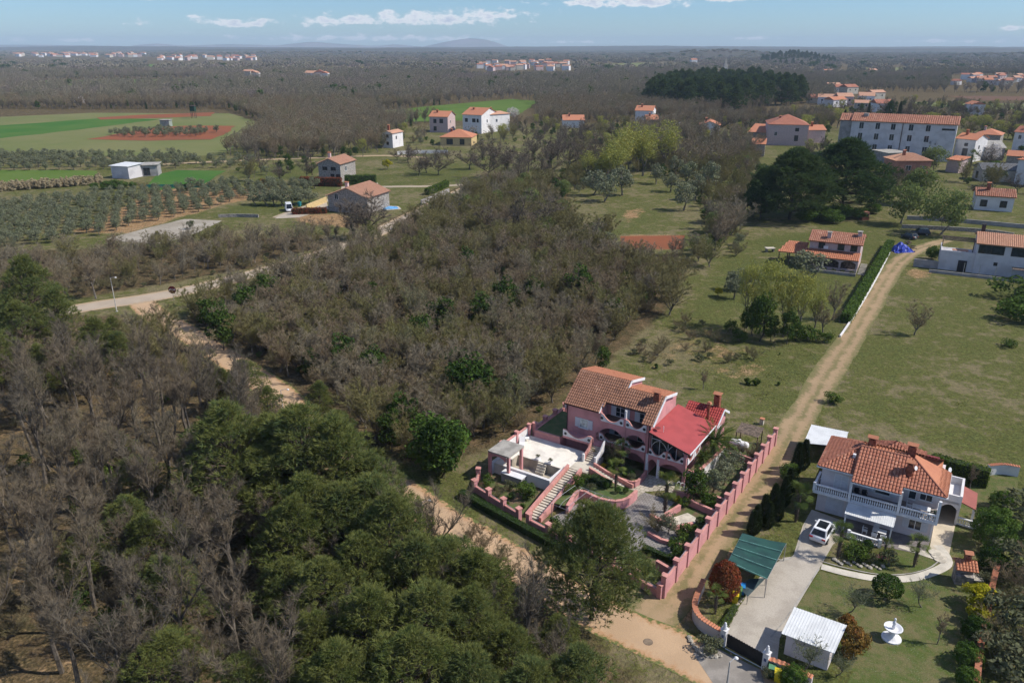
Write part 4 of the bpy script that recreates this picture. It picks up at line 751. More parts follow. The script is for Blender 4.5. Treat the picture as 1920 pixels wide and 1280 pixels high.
# --- middle and far woods
AV = [GP(p) for p in [[(640, 285), (700, 240), (760, 240), (930, 205), (1010, 180), (1010, 300), (640, 350)], [(-900, 205), (180, 205), (430, 205), (500, 235), (470, 300), (640, 296), (640, 330), (420, 330), (420, 400), (-900, 470)], [(1280, 225), (1930, 130), (2400, 130), (2400, 420), (1280, 420)], [(1000, 235), (1280, 225), (1280, 420), (860, 420), (700, 420)]]] + FIELDS
def wedge(y0, y1, x0=-160, x1=2080): return GP([(x0, y1), (x1, y1), (x1, y0), (x0, y0)])
m1 = spots(wedge(196, 300, -60, 1960), 2600, rng, 6.0, AV); m1b = spots(GP([(410, 292), (500, 250), (640, 225), (760, 238), (720, 285), (560, 296)]), 240, rng, 4.5); m1c = spots(GP([(1180, 250), (1300, 225), (1560, 222), (1560, 245), (1440, 232), (1300, 262), (1190, 290)]), 130, rng, 5.5); m1d = spots(GP([(1190, 300), (1290, 262), (1400, 268), (1440, 285), (1360, 330), (1240, 330)]), 70, rng, 5)
CLEAR = [GP(p) for p in ([(15, 102), (280, 102), (300, 117), (5, 117)], [(290, 105), (490, 105), (500, 123), (280, 123)], [(890, 116), (1075, 116), (1090, 146), (870, 146)], [(1560, 172), (1930, 175), (2300, 180), (2300, 215), (1560, 215)], [(1780, 142), (1940, 142), (1960, 172), (1770, 172)], [(455, 143), (490, 143), (495, 153), (450, 153)], [(575, 144), (625, 144), (630, 154), (570, 154)], [(1340, 130), (1376, 130), (1376, 160), (1340, 160)])]
m2 = spots(wedge(138, 196), 9000, rng, 10.0, FIELDS + CLEAR)
print('woods', len(m1), len(m2))
scatter('middle_wood', 'leafless brown wood in the middle distance', 'wood', ['bare0', 'bare1', 'bare3', 'bare4', 'ivybare0', 'evergreen0'], np.concatenate([m1, m1b, m1c, m1d]), rng, .95, 1.45, [.24, .22, .22, .2, .09, .03])
scatter('distant_wood', 'brown-purple woods stretching to the horizon', 'wood', ['lowbare', 'lowbare2', 'lowgreen'], m2, rng, 1.1, 1.75, [.52, .45, .03])
m3 = spots(wedge(96, 138, -250, 2170), 15000, rng, 19.0, FIELDS + CLEAR); scatter('horizon_wood', 'hazy woods just below the skyline', 'wood', ['woodpatch', 'greenpatch'], m3, rng, .8, 1.5, [.95, .05])
PW = GP([(1212, 205), (1225, 178), (1300, 160), (1420, 163), (1500, 178), (1512, 196), (1440, 205), (1380, 212), (1280, 208)]); pp = spots(PW, 165, rng, 9)
for p in pp: plant('pine_tree', 'lowpine', 'dark pine of the dense pine wood on the rise', 'tree', p, rr.uniform(1.3, 1.8), None, 'pines of the pine wood', squash=1.15)
def ridge_pts(k, n, t0, t1, x0=None, x1=None):
    D, half, prof = RIDGES[k]; xs_ = [p[0] for p in prof]; out = []
    for _ in range(n):
        px = rng.uniform(x0 or xs_[0], x1 or xs_[-1]); t = rng.uniform(t0, t1); py = np.interp(px, xs_, [p[1] for p in prof]); zr = CAM_H + (86 - py) / F_PX * D; sw = (1 + math.cos(math.pi * t)) / 2; out.append(((px - 960) / F_PX * D * CP * (1 + t * half / D), D + t * half, -4 + (zr + 4) * sw - 1.5))
    return np.array(out)
scatter('hill_wood', 'scrubby woods on the low far hills', 'wood', ['woodpatch', 'greenpatch'], np.concatenate([ridge_pts(0, 1500, -.9, .3), ridge_pts(1, 260, -.9, .3), ridge_pts(2, 1300, -.9, .3)]), rng, .5, 1.1, [.88, .12])
scatter('hilltop_pines', 'dark pines on the round far hill', 'wood', ['lowpine'], ridge_pts(1, 90, -.45, .3, 1425, 1570), rng, .9, 1.5)
hp = spots(GP([(1425, 118), (1450, 110), (1500, 110), (1545, 116), (1570, 124), (1480, 126)]), 45, rng, 22); scatter('pine_copse', 'dark pine copse at the foot of the round far hill', 'wood', ['lowpine'], hp[:25], rng, .8, 1.3)
# wild weeds, stones' cover and bushes on the meadow and the stony slope
ms = spots(GP([(1560, 730), (1610, 650), (1670, 550), (1740, 510), (1930, 530), (2000, 700), (2000, 860), (1800, 850), (1640, 790)]), 90, rng, 1.5); sl = spots(GP([(1140, 720), (1220, 640), (1300, 590), (1400, 640), (1540, 650), (1480, 790), (1400, 740), (1290, 690)]), 420, rng, 1.0)
scatter('meadow_weeds', 'tufts of weeds and coarse grass on the stony slope', 'weeds', ['weed', 'weed', 'agave'], np.concatenate([ms[:8], sl[:200]]), rng, .4, 1.5, [.6, .385, .015])
for p in spots(GP([(1160, 690), (1220, 630), (1300, 600), (1380, 650), (1440, 680), (1300, 690), (1260, 690), (1200, 700)]), 30, rng, .7): plant('shrub', rr.choice(['scrub0', 'scrub1', 'sage']), 'low scrubby bush on the stony slope behind the pink house', 'bush', p, rr.uniform(.25, .7), None, 'bushes on the stony slope')
for bx, by, ty in [(1905, 560, 515), (1915, 600, 555), (1900, 585, 560), (1890, 650, 635), (1560, 755, 735)]: tree('shrub', 'shrub%d' % rr.randint(0, 2), 'leafy bush at the right end of the meadow', bx, by, ty, 'bushes at the right end of the meadow', cat='bush', squash=1.4)
verge = np.concatenate([spots(GP([(700, 860), (860, 880), (900, 935), (1040, 1075), (1000, 1085), (830, 975)]), 90, rng, .8), spots(GP([(340, 590), (360, 600), (560, 750), (600, 790), (560, 730), (420, 640)]), 60, rng, .8)]); scatter('verge_weeds', 'weeds and grass on the verges of the tan road', 'weeds', ['weed'], verge, rng, .5, 1.1)
for bx, by, ty in [(905, 1035, 985), (930, 1060, 1010), (880, 1010, 975), (960, 1085, 1035), (300, 610, 565), (285, 625, 590)]: tree('shrub', 'scrub1', 'bare twiggy bush on the verge of the tan road', bx, by, ty, 'bare bushes on the road verge', cat='bush')

# rough grass and bramble mixed into the middle ground between the houses (kept clear of the buildings further down)
# ================================================================== building kit
def rgb(n, r, g, b, **k): return M(n, (r, g, b), **k)
PINK = rgb('pink_plaster', .60, .285, .285, var=.07, scale=.6, stain=.05); PINKL = rgb('pink_coping', .62, .29, .25, var=.10, scale=1.2, stain=.1); WHITE = rgb('white_plaster', .74, .715, .70, var=.05, scale=.5, stain=.05); CREAM = rgb('cream_stone', .60, .54, .44, var=.12, scale=.9, fine=4, stain=.06)
WHITEP = rgb('white_paint', .74, .74, .74, var=.04); LILAC = rgb('pale_lilac_plaster', .70, .635, .63, var=.05, scale=.5, stain=.05); DARK = rgb('dark_interior', .03, .026, .026, var=.1); NAVY = rgb('dark_hole_disc', .03, .04, .06, rough=.3)
CONC = rgb('concrete', .40, .375, .33, var=.14, scale=.8, stain=.2); GREYW = rgb('grey_render', .36, .34, .33, var=.12, scale=.5, stain=.3); STONE = rgb('stone_wall', .40, .36, .32, var=.22, scale=2.2, fine=6, bump=.4); REDROOF = rgb('red_felt_roof', .36, .062, .062, var=.06, scale=.8); BROWNP = rgb('brown_pipe', .06, .03, .025); TERR = rgb('terrace_stone', .80, .745, .65, var=.08, scale=.6, fine=4, stain=.05); BRICK = rgb('red_brick', .33, .105, .06, var=.2, scale=4)
STEEL = rgb('galvanised_steel', .45, .45, .45, var=.1, metal=.6, rough=.45); WMETAL = rgb('white_sheet_metal', .68, .69, .68, var=.05, scale=.7, rough=.5); WOOD = rgb('weathered_wood', .19, .14, .105, var=.25, scale=3); BLACKM = rgb('black_metal', .02, .02, .022, rough=.5); SOILB = rgb('garden_soil', .15, .10, .06, col2=(.085, .11, .03), var=.2, scale=.8, lo=.38, hi=.56)
SHUT = rgb('white_shutter', .62, .63, .66, var=.04); GLS = glass(); GRASSB = rgb('bed_grass', .07, .11, .025, col2=(.12, .13, .045), var=.25, scale=1.2, fine=7)
T_BROWN = tilemat('tiles_brown', [(.15, .078, .055), (.28, .145, .095), (.21, .105, .068), (.36, .205, .14)]); T_ORANGE = tilemat('tiles_orange', [(.36, .135, .075), (.46, .195, .11), (.40, .155, .09)]); T_RED = tilemat('tiles_red', [(.28, .045, .042), (.36, .065, .058)]); T_TERRA = tilemat('tiles_terracotta', [(.23, .085, .055), (.37, .155, .098), (.30, .115, .075), (.45, .225, .15)]); T_OLD = tilemat('tiles_weathered', [(.17, .09, .065), (.36, .17, .11), (.30, .13, .085), (.46, .27, .19)]); T_PEACH = tilemat('tiles_peach', [(.40, .20, .125), (.48, .27, .18), (.44, .23, .14)])
def fmap(face, off):
    return {'front': lambda a, b, c: (a, off - b, c), 'back': lambda a, b, c: (a, off + b, c), 'right': lambda a, b, c: (off + b, a, c), 'left': lambda a, b, c: (off - b, a, c)}[face]
def mbox(mb, f, a0, b0, c0, a1, b1, c1): return mb.ext([f(a0, b0, c0), f(a1, b0, c0), f(a1, b1, c0), f(a0, b1, c0)], (0, 0, c1 - c0))
def window(par, face, off, a, z, w, h, frame=None, pane=None, shut=0.0, mull=1, sill=True, name='window', bars=0):
    """frame (the part) with panes, sill and shutters as its pieces"""
    f = fmap(face, off); frame = frame or WHITEP; t = .07; mb = MB()
    mbox(mb, f, a, -.02, z, a + t, .06, z + h); mbox(mb, f, a + w - t, -.02, z, a + w, .06, z + h); mbox(mb, f, a + t, -.02, z, a + w - t, .058, z + t); mbox(mb, f, a + t, -.02, z + h - t, a + w - t, .058, z + h)
    for k in range(1, mull + 1):
        x = a + w * k / (mull + 1); mbox(mb, f, x - .035, -.02, z + t, x + .035, .055, z + h - t)
    for k in range(1, bars + 1):
        c = z + h * k / (bars + 1); mbox(mb, f, a + t, -.02, c - .02, a + w - t, .045, c + .02)
    o = mb.obj(name, frame, par); edges = [a + t] + [x for k in range(1, mull + 1) for x in (a + w * k / (mull + 1) - .035, a + w * k / (mull + 1) + .035)] + [a + w - t]
    for k in range(mull + 1): mbox(MB(), f, edges[2 * k], .0, z + t, edges[2 * k + 1], .02, z + h - t).obj('pane', pane or GLS, o)
    if sill: mbox(MB(), f, a - .08, 0, z - .07, a + w + .08, .14, z - .005).obj('sill', frame, o)
    if shut:
        for s0 in (a - shut - .02, a + w + .02):
            sm = MB(); mbox(sm, f, s0, .02, z, s0 + shut, .065, z + h)
            for k in range(6): mbox(sm, f, s0 + .06, .066, z + h * (k + .3) / 6, s0 + shut - .06, .085, z + h * (k + .75) / 6)
            sm.obj('shutter', SHUT, o)
    return o
def clip_col(P, u):
    ws = []
    for i in range(len(P)):
        (u1, w1), (u2, w2) = P[i], P[(i + 1) % len(P)]
        if (u1 <= u) != (u2 <= u): ws.append(w1 + (w2 - w1) * (u - u1) / (u2 - u1))
    return (min(ws), max(ws)) if len(ws) >= 2 else None
def roof_plane(par, pts, mat, tmat=None, sp=.32, course=.45, th=.12, name='roof', under=None):
    """slab (the part) + rows of barrel tiles; first edge of pts is the eave, left to right seen from outside"""
    P = [Vector(p) for p in pts]; u = (P[1] - P[0]).normalized(); n = None
    for i in range(2, len(P)):
        c = u.cross(P[i] - P[0])
        if c.length > .2: n = c.normalized(); break
    if n.z < 0: n = -n
    w = n.cross(u); mb = MB(); mb.ext([p - n * th for p in P], n * th); o = mb.obj(name, under or mat, par)
    if tmat is None: return o
    L = [((p - P[0]).dot(u), (p - P[0]).dot(w)) for p in P]; u0, u1 = min(a for a, _ in L), max(a for a, _ in L); nc = max(2, int(round((u1 - u0) / sp))); d = (u1 - u0) / nc; r = d * .46; T = []
    for i in range(nc):
        uc = u0 + (i + .5) * d; cl = clip_col(L, uc)
        if cl is None: continue
        w0, w1 = cl; w0 -= .05; k = max(1, int((w1 - w0) / course))
        for j in range(k):
            a, b = w0 + (w1 - w0) * j / k, min(w1, w0 + (w1 - w0) * (j + 1) / k + .03)
            ring = []
            for ww, lift in ((a, .055), (b, .015)):
                base = P[0] + u * uc + w * ww; ring.append([base - u * r + n * lift * .4, base - u * r * .6 + n * (lift + r * .62), base + u * r * .6 + n * (lift + r * .62), base + u * r + n * lift * .4])
            for q in range(3): T.append([ring[0][q], ring[0][q + 1], ring[1][q + 1], ring[1][q]])
            T.append([ring[0][0], ring[0][1], ring[0][2], ring[0][3]])
    V = np.array([[tuple(v) for v in qd] for qd in T], dtype=np.float32).reshape(-1, 3)
    vv, inv = np.unique(np.round(V, 4), axis=0, return_inverse=True); me = bpy.data.meshes.new('roof_tiles'); inv = inv.ravel(); m = len(inv)
    me.vertices.add(len(vv)); me.vertices.foreach_set('co', vv.ravel()); me.loops.add(m); me.loops.foreach_set('vertex_index', inv.astype(np.int32)); me.polygons.add(m // 4); me.polygons.foreach_set('loop_start', np.arange(0, m, 4, dtype=np.int32)); me.update(calc_edges=True); me.materials.append(tmat)
    put(me, 'roof_tiles', o, kind='stuff'); return o
def corrugated(par, pts, mat, ribs=20, th=.04, name='roof'):
    """sheet-metal roof: first edge runs across the ribs"""
    P = [Vector(p) for p in pts]; n = (P[1] - P[0]).cross(P[3] - P[0]).normalized(); n = n if n.z > 0 else -n; mb = MB(); mb.ext([p - n * th for p in P], n * th); o = mb.obj(name, mat, par)
    for k in range(ribs + 1):
        t = k / ribs; a = P[0].lerp(P[1], t); b = P[3].lerp(P[2], t); MB().beam(a + n * .015, b + n * .015, .06, .03).obj('rib', mat, o)
    return o
def chimney(par, x, y, z0, z1, sx=.7, sy=.6, mat=None, cap=None):
    mb = MB(); mb.cbox((x, y, z0), sx, sy, z1 - z0); o = mb.obj('chimney', mat or BRICK, par); c = MB()
    for dx in (-.38, .38):
        for dy in (-.36, .36): c.cbox((x + dx * sx, y + dy * sy, z1 + .002), .12, .12, .22)
    c.cbox((x, y, z1 + .22), sx + .22, sy + .22, .07); c.ext([(x - sx / 2 - .15, y - sy / 2 - .14, z1 + .295), (x - sx / 2 - .15, y + sy / 2 + .14, z1 + .295), (x - sx / 2 - .15, y, z1 + .50)], (sx + .3, 0, 0)); c.obj('chimney_cap', cap or T_ORANGE, o); return o
def scoop(par, x0, x1, y, zb, zt, zm, th=.14, face='front', discs=True):
    """white parapet that dips in the middle, pink coping, dark discs painted as round holes in the cheeks"""
    f = fmap(face, y); n = 14; cur = []
    for i in range(n + 1):
        t = i / n; s = math.sin(math.pi * t); e = .13; k = 0 if t < e or t > 1 - e else math.sin(math.pi * (t - e) / (1 - 2 * e)) ** .8; cur.append((x0 + (x1 - x0) * t, zt + (zm - zt) * k))
    P = [f(x0, 0, zb), f(x1, 0, zb)] + [f(a, 0, c) for a, c in cur[::-1]]; v = f(0, th, 0); v0 = f(0, 0, 0); o = MB().ext(P, (v[0] - v0[0], v[1] - v0[1], 0)).obj('parapet', WHITEP, par)
    cp = MB()
    for i in range(n): cp.beam(f(cur[i][0], th / 2, cur[i][1] + .03), f(cur[i + 1][0], th / 2, cur[i + 1][1] + .02), .18, .045)
    cp.obj('coping', PINKL, o)
    if discs:
        for a in (x0 + (x1 - x0) * .09, x1 - (x1 - x0) * .09):
            r = min(.2, (zt - zb) * .26); zc = zb + (zt - zb) * .42; ring = [(a + r * math.cos(2 * math.pi * k / 14), zc + r * math.sin(2 * math.pi * k / 14)) for k in range(14)]; d = MB(); d.ext([f(p, th + .012, q) for p, q in ring], (0, 0, .001)); d.ext([f(p, th + .004, q) for p, q in ring], tuple(np.subtract(f(0, .012, 0), f(0, 0, 0)))); d.obj('round_opening', NAVY, o)  # solid dark discs: the shade of open holes is put into their colour
    return o
def arch_beam(par, x0, x1, y0, y1, zt, zs, zc, mat, name='arch'):
    n = 12; P = [(x0, y0, zt), (x0, y0, zs)] + [(x0 + (x1 - x0) * (i / n), y0, zs + (zc - zs) * math.sin(math.pi * i / n) ** .7) for i in range(1, n)] + [(x1, y0, zs), (x1, y0, zt)]; return MB().ext(P, (0, y1 - y0, 0)).obj(name, mat, par)
def steps(par, x0, x1, y0, z0, y1, z1, n, mat, axis='y', name='step'):
    for i in range(n):
        a, b = y0 + (y1 - y0) * i / n, y0 + (y1 - y0) * (i + 1) / n; z = z0 + (z1 - z0) * (i + .5) / n; lo, hi = min(a, b), max(a, b); mb = MB()
        (mb.box(x0, lo + .012, min(z0, z1) - .35, x1, hi - .012, z) if axis == 'y' else mb.box(lo + .012, x0, min(z0, z1) - .35, hi - .012, x1, z)); mb.obj(name, mat, par)
def balustrade(par, p, q, z, h=.95, sp=.22, mat=None, post=True, name='balustrade'):
    """bottom rail (the part), top rail and turned balusters as its pieces"""
    mat = mat or WHITEP; p, q = Vector((*p, z)), Vector((*q, z)); L = (q - p).length; d = (q - p) / L; o = MB().beam(p + Vector((0, 0, .07)), q + Vector((0, 0, .07)), .2, .13).obj(name, mat, par); MB().beam(p + Vector((0, 0, h - .05)), q + Vector((0, 0, h - .05)), .24, .13).obj('handrail', mat, o)
    key = ('baluster', round(h, 2)); me = MATS.get(key) or MB().lathe([(.07, .135), (.07, .19), (.035, .24), (.085, .40), (.06, .56), (.032, .68), (.06, h - .12)], 7).mesh('baluster', mat, True); MATS[key] = me; n = int(L / sp)
    for k in range(n): c = p + d * (L * (k + .5) / n); put(me, 'baluster', o, loc=tuple(c))
    return o

# ================================================================== the pink house
PO, PT = (16.81, 84.6), R(-33)
def PL(x, y):
    c, s = math.cos(PT), math.sin(PT); return (PO[0] + x * c - y * s, PO[1] + x * s + y * c)
ph = thing('pink_house', 'large pink three-storey villa with scooped balconies and red-roofed wing', 'house', (*PO, 0), PT)
w_ = MB(); w_.ext([(-11.5, 0, 0), (-11.5, 8, 0), (-11.5, 8, 8.70), (-11.5, 4.1, 9.80), (-11.5, 0, 6.90)], (4.8, 0, 0)).obj('wall', PINK, ph)
MB().ext([(-6.7, 2.2, 0), (-6.7, 8, 0), (-6.7, 8, 8.0), (-6.7, 3.25, 9.15), (-6.7, 2.2, 8.42)], (6.9, 0, 0)).obj('wall', PINK, ph)
MB().ext([(-.35, 0, 0), (-.35, 2.2, 0), (-.35, 2.2, 8.42), (-.35, 0, 6.88)], (.56, 0, 0)).obj('wall', PINK, ph); MB().ext([(-4.75, 3.3, 9.1), (-4.75, 4.1, 9.86), (-4.75, 7.9, 8.85), (-4.75, 7.9, 8.1)], (.14, 0, 0)).obj('wall', PINK, ph)
zr_ = lambda y: 7.03 + .72 * y
roof_plane(ph, [(-11.85, -.28, zr_(-.28)), (-6.75, -.28, zr_(-.28)), (-6.4, 1.04, zr_(1.04)), (-4.6, 1.04, zr_(1.04)), (-4.6, 4.1, zr_(4.1)), (-11.85, 4.1, zr_(4.1))], T_BROWN, T_BROWN, .30, .40)
roof_plane(ph, [(-4.58, 1.04, zr_(1.04)), (-.95, 1.04, zr_(1.04)), (-.95, -.28, zr_(-.28)), (.55, -.28, zr_(-.28)), (.55, 3.25, zr_(3.25)), (-4.58, 3.25, zr_(3.25))], T_BROWN, T_BROWN, .30, .40)
roof_plane(ph, [(-4.5, 8.2, 8.9), (-11.85, 8.2, 8.9), (-11.85, 4.12, 9.98), (-4.5, 4.12, 9.98)], T_ORANGE, T_ORANGE, .30, .42); roof_plane(ph, [(.55, 7.0, 8.45), (-4.55, 7.0, 8.45), (-4.55, 3.27, 9.37), (.55, 3.27, 9.37)], T_ORANGE, T_ORANGE, .30, .42)
tr = MB(); tr.beam((-4.42, 3.2, 9.25), (-4.42, 4.12, 9.93), .1, .34); tr.beam((-4.42, 4.12, 9.93), (-4.42, 8.2, 8.86), .1, .34); tr.obj('verge_board', WHITEP, ph); tr = MB(); tr.beam((.62, -.3, 6.76), (.62, 3.25, 9.29), .1, .34); tr.beam((.62, 3.25, 9.29), (.62, 7.0, 8.4), .1, .34); tr.obj('verge_board', WHITEP, ph)
gp = [(-6.72 + .0 * k, -.3 + 1.35 * k / 8, zr_(-.3 + 1.35 * k / 8) - .12 + .12 * math.sin(math.pi * k / 8)) for k in range(9)]; MB().tube(gp, .09, 6).obj('verge_board', WHITEP, ph)
MB().beam((-11.8, -.34, 6.76), (-6.8, -.34, 6.76), .12, .12).obj('gutter', BROWNP, ph); MB().beam((-6.4, .98, zr_(.98) - .1), (-.95, .98, zr_(.98) - .1), .1, .1).obj('gutter', BROWNP, ph)
for z in (2.85, 5.55): MB().box(-6.7, -.05, z - .2, -.35, 2.2, z).obj('balcony_floor', rgb('brown_floor_tiles', .16, .10, .08, var=.2, scale=4), ph)
for x0, x1 in ((-6.68, -3.42), (-3.08, -.36)):
    arch_beam(ph, x0, x1, -.08, .14, 5.62, 4.0, 4.85, PINK); arch_beam(ph, x0, x1, -.08, .14, 2.92, 1.5, 2.35, PINK)
    scoop(ph, x0, x1, -.0, 5.63, 6.62, 5.78); scoop(ph, x0, x1, -.0, 2.93, 3.85, 3.08)
for z0, z1 in ((0, 2.92), (2.93, 3.95), (3.96, 5.62), (5.63, 6.75)): MB().box(-3.41, -.12, z0, -3.09, .2, z1).obj('pier', PINK, ph)
MB().box(-3.36, .02, 5.63, -3.14, .22, 7.8).obj('column', WHITEP, ph); MB().box(-6.8, -.14, 5.63, -6.5, .2, 6.75).obj('pier', PINK, ph)
window(ph, 'front', 2.2, -5.6, 5.58, 1.35, 1.95, shut=.6, sill=False, name='balcony_door', bars=2); window(ph, 'front', 2.2, -2.3, 5.58, 1.35, 1.95, shut=.6, sill=False, name='balcony_door', bars=2); window(ph, 'front', 2.2, -5.7, 2.9, 1.5, 1.7, shut=.6, sill=False, name='balcony_door'); window(ph, 'front', 2.2, -2.4, 2.9, 1.5, 1.7, sill=False, name='balcony_door')
window(ph, 'front', 0.0, -9.6, 3.85, 1.25, 1.3, pane=glass('pale_glass', (.20, .24, .25)), shut=.62, mull=0); window(ph, 'front', 2.2, -4.9, .3, 1.4, 1.3)
MB().tube([(.08, -.14, 0), (.08, -.14, 5.0), (.08, -.14, 6.7)], .06, 6).obj('drainpipe', BROWNP, ph); MB().tube([(-11.4, -.1, 2.9), (-11.4, -.1, 6.8)], .06, 6).obj('drainpipe', BROWNP, ph)
chimney(ph, -.35, 2.7, 8.6, 9.85, .75, .6); b_ = MB(); b_.box(-12.5, 1.2, 5.1, -11.5, 3.4, 5.3); b_.obj('side_balcony', PINK, ph); scoop(ph, 1.2, 3.4, -12.35, 5.3, 6.2, 5.5, face='left')
# left first-floor balcony and stairs to the pool terrace
MB().box(-11.2, -1.55, 2.55, -5.4, -.01, 2.85).obj('terrace_floor', PINK, ph); scoop(ph, -11.15, -7.0, -1.45, 2.86, 3.75, 3.0)
steps(ph, -6.75, -5.45, -1.6, 2.80, -3.65, 1.62, 8, CREAM)
for xx, mt in ((-6.95, PINKL), (-5.3, WHITE)): MB().ext([(xx, -1.5, 2.3), (xx, -1.5, 3.75), (xx, -2.0, 3.45), (xx, -2.7, 2.75), (xx, -3.8, 2.35), (xx, -3.8, 1.5)], (.16, 0, 0)).obj('stair_parapet', mt, ph)
for x in (-6.87, -5.22): MB().box(x - .13, -4.05, 1.5, x + .13, -3.81, 2.55).obj('stair_post', WHITEP, ph)
# red-roofed wing
MB().box(.22, 2.6, 0, 5.05, 8.5, 4.75).obj('wing_wall', PINK, ph); MB().ext([(.22, 2.62, 4.72), (.22, 2.62, 6.15), (5.05, 2.62, 4.76)], (0, 5.8, 0)).obj('wing_wall', PINK, ph); MB().box(.22, -.35, 2.62, 5.1, 2.6, 2.85).obj('wing_floor', PINK, ph)
arch_beam(ph, .25, 1.45, -.38, -.14, 2.95, 1.7, 2.4, PINK); arch_beam(ph, 1.75, 4.75, -.38, -.14, 2.95, 1.7, 2.4, PINK)
for x in (.1, 1.6): MB().box(x - .15, -.4, 0, x + .15, -.1, 2.6 if x > 1 else 2.94).obj('column', WHITEP, ph)
MB().box(4.76, -.42, 0, 5.12, -.06, 4.7).obj('pier', PINK, ph); scoop(ph, .3, 2.45, -.25, 2.96, 3.85, 3.1); scoop(ph, 2.75, 4.75, -.25, 2.96, 3.85, 3.1); MB().box(2.48, -.42, 2.96, 2.72, -.1, 4.0).obj('pier', PINKL, ph)
wz = lambda x: 6.32 - .285 * x
roof_plane(ph, [(.28, -.75, wz(.28)), (5.6, -.75, wz(5.6)), (5.6, 8.6, wz(5.6)), (.28, 8.6, wz(.28))], REDROOF, None, th=.13, name='wing_roof'); MB().beam((5.66, -.75, wz(5.6) - .08), (5.66, 8.6, wz(5.6) - .08), .08, .16).obj('fascia', WHITEP, ph); MB().beam((.3, -.8, wz(.3) - .09), (5.6, -.8, wz(5.6) - .09), .06, .2).obj('fascia', BROWNP, ph)
gl = MB().ext([(.3, .25, 2.9), (4.8, .25, 2.9), (4.8, .25, wz(4.8) - .2), (.3, .25, wz(.3) - .2)], (0, .04, 0)).obj('conservatory_glass', glass('dark_glass', (.02, .024, .028)), ph); fr = MB()
for x in (.35, 1.4, 2.5, 3.6, 4.75): fr.beam((x, .2, 2.9), (x, .2, wz(x) - .15), .05)
fr.beam((.35, .19, 5.0), (3.9, .19, 5.0), .07); fr.obj('window_bars', WHITEP, gl)
for x0, x1 in ((.4, 2.5), (2.6, 4.7)): MB().tube([(x0 + (x1 - x0) * k / 12, -.02, 3.9 + 1.05 * math.sin(math.pi * k / 12) ** .75) for k in range(13)], .032, 5).obj('arched_frame', WHITEP, gl)
for y0, y1 in ((-.1, 1.9), (2.1, 4.1)): scoop(ph, y0, y1, 5.1, 2.86, 3.75, 3.0, face='right', discs=False)
for y in (2.0, 4.2, 6.4): MB().box(4.95, y - .12, 2.86, 5.2, y + .12, 4.7).obj('pier', PINKL, ph)
# rear annex
MB().box(1.2, 8.62, 0, 5.5, 12.6, 4.55).obj('annex_wall', PINK, ph); MB().ext([(1.2, 8.62, 4.56), (1.2, 12.6, 4.56), (1.2, 10.8, 5.75)], (4.3, 0, 0)).obj('annex_wall', PINK, ph)
roof_plane(ph, [(.9, 8.2, 4.5), (5.8, 8.2, 4.5), (5.8, 10.8, 6.0), (.9, 10.8, 6.0)], T_RED, T_RED, .3, .4, name='annex_roof'); roof_plane(ph, [(5.8, 13.0, 4.75), (.9, 13.0, 4.75), (.9, 10.82, 6.0), (5.8, 10.82, 6.0)], T_RED, T_RED, .3, .4, name='annex_roof')
tr = MB(); tr.beam((5.86, 8.2, 4.42), (5.86, 10.8, 5.92), .08, .3); tr.beam((5.86, 10.8, 5.92), (5.86, 13.0, 4.68), .08, .3); tr.obj('verge_board', WHITEP, ph); chimney(ph, 4.6, 11.3, 5.3, 7.5, .75, .75); MB().tube([(4.3, 8.9, 4.6), (4.3, 8.9, 7.2)], .2, 8).obj('chimney', BRICK, ph); MB().cbox((4.3, 8.9, 7.2), .6, .6, .28, taper=.5).obj('chimney_cap', T_ORANGE, ph)
window(ph, 'right', 5.5, 9.6, 1.8, 1.4, 1.9, sill=False, name='annex_door'); MB().tube([(1.6, .6, 6.0), (1.6, .6, 6.8)], .03, 5).obj('vent_pipe', WHITEP, ph); 
# --- satellite dish
sd = MB(); sd.lathe([(.02, 0), (.2, .04), (.34, .13), (.36, .15)], 14); sd.obj('satellite_dish', rgb('dish_red', .20, .05, .05), ph, loc=(.95, .35, 6.35))

# ================================================================== the pink house's grounds
def flat(name, poly, z, mat, frame=PL): return sheet(name, [frame(*p) for p in poly], z, mat)
def pavermat(name, a, c, sx, sy):
    mt, nt, out = nodes_of(name); b = NB(nt); bs = b.new('ShaderNodeBsdfPrincipled'); b.ln(bs.outputs[0], out.inputs[0]); mp = b.new('ShaderNodeMapping'); mp.inputs['Rotation'].default_value = (0, 0, -PT); b.ln(b.new('ShaderNodeNewGeometry').outputs['Position'], mp.inputs[0])
    br = b.new('ShaderNodeTexBrick'); br.inputs['Scale'].default_value = 1.0; br.inputs['Brick Width'].default_value = sx; br.inputs['Row Height'].default_value = sy; br.inputs['Mortar Size'].default_value = .035; br.inputs['Color1'].default_value = (*a, 1); br.inputs['Color2'].default_value = (*c, 1); br.inputs['Mortar'].default_value = (a[0] * .45, a[1] * .45, a[2] * .42, 1); b.ln(mp.outputs[0], br.inputs['Vector'])
    n = b.noise(mp.outputs[0], .5, 5); col = b.mix(b.smooth(n, .35, .65), br.outputs['Color'], b.mix(1.0, br.outputs['Color'], (.78, .76, .74), 'MULTIPLY')); b.ln(col, bs.inputs['Base Color']); bs.inputs['Roughness'].default_value = .9; return mt
flat('courtyard_paving', [(-5.0, -14.5), (-3.6, -9.6), (1.3, -9.3), (1.4, -4.2), (5.5, -4.2), (7.2, -9), (9.5, -12), (9.3, -14.8), (6.0, -15), (3, -19), (-4, -17.5)], .028, pavermat('grey_pavers', (.30, .275, .255), (.25, .23, .22), .5, .28)); flat('flagstones', [(-1.6, -5.4), (1.3, -5.7), (1.7, -4.0), (3.6, -2.4), (5.4, -2.8), (4.8, -.1), (0.1, -.1), (.3, -4.0)], .036, pavermat('cream_flags', (.50, .45, .36), (.44, .39, .31), .6, .6))
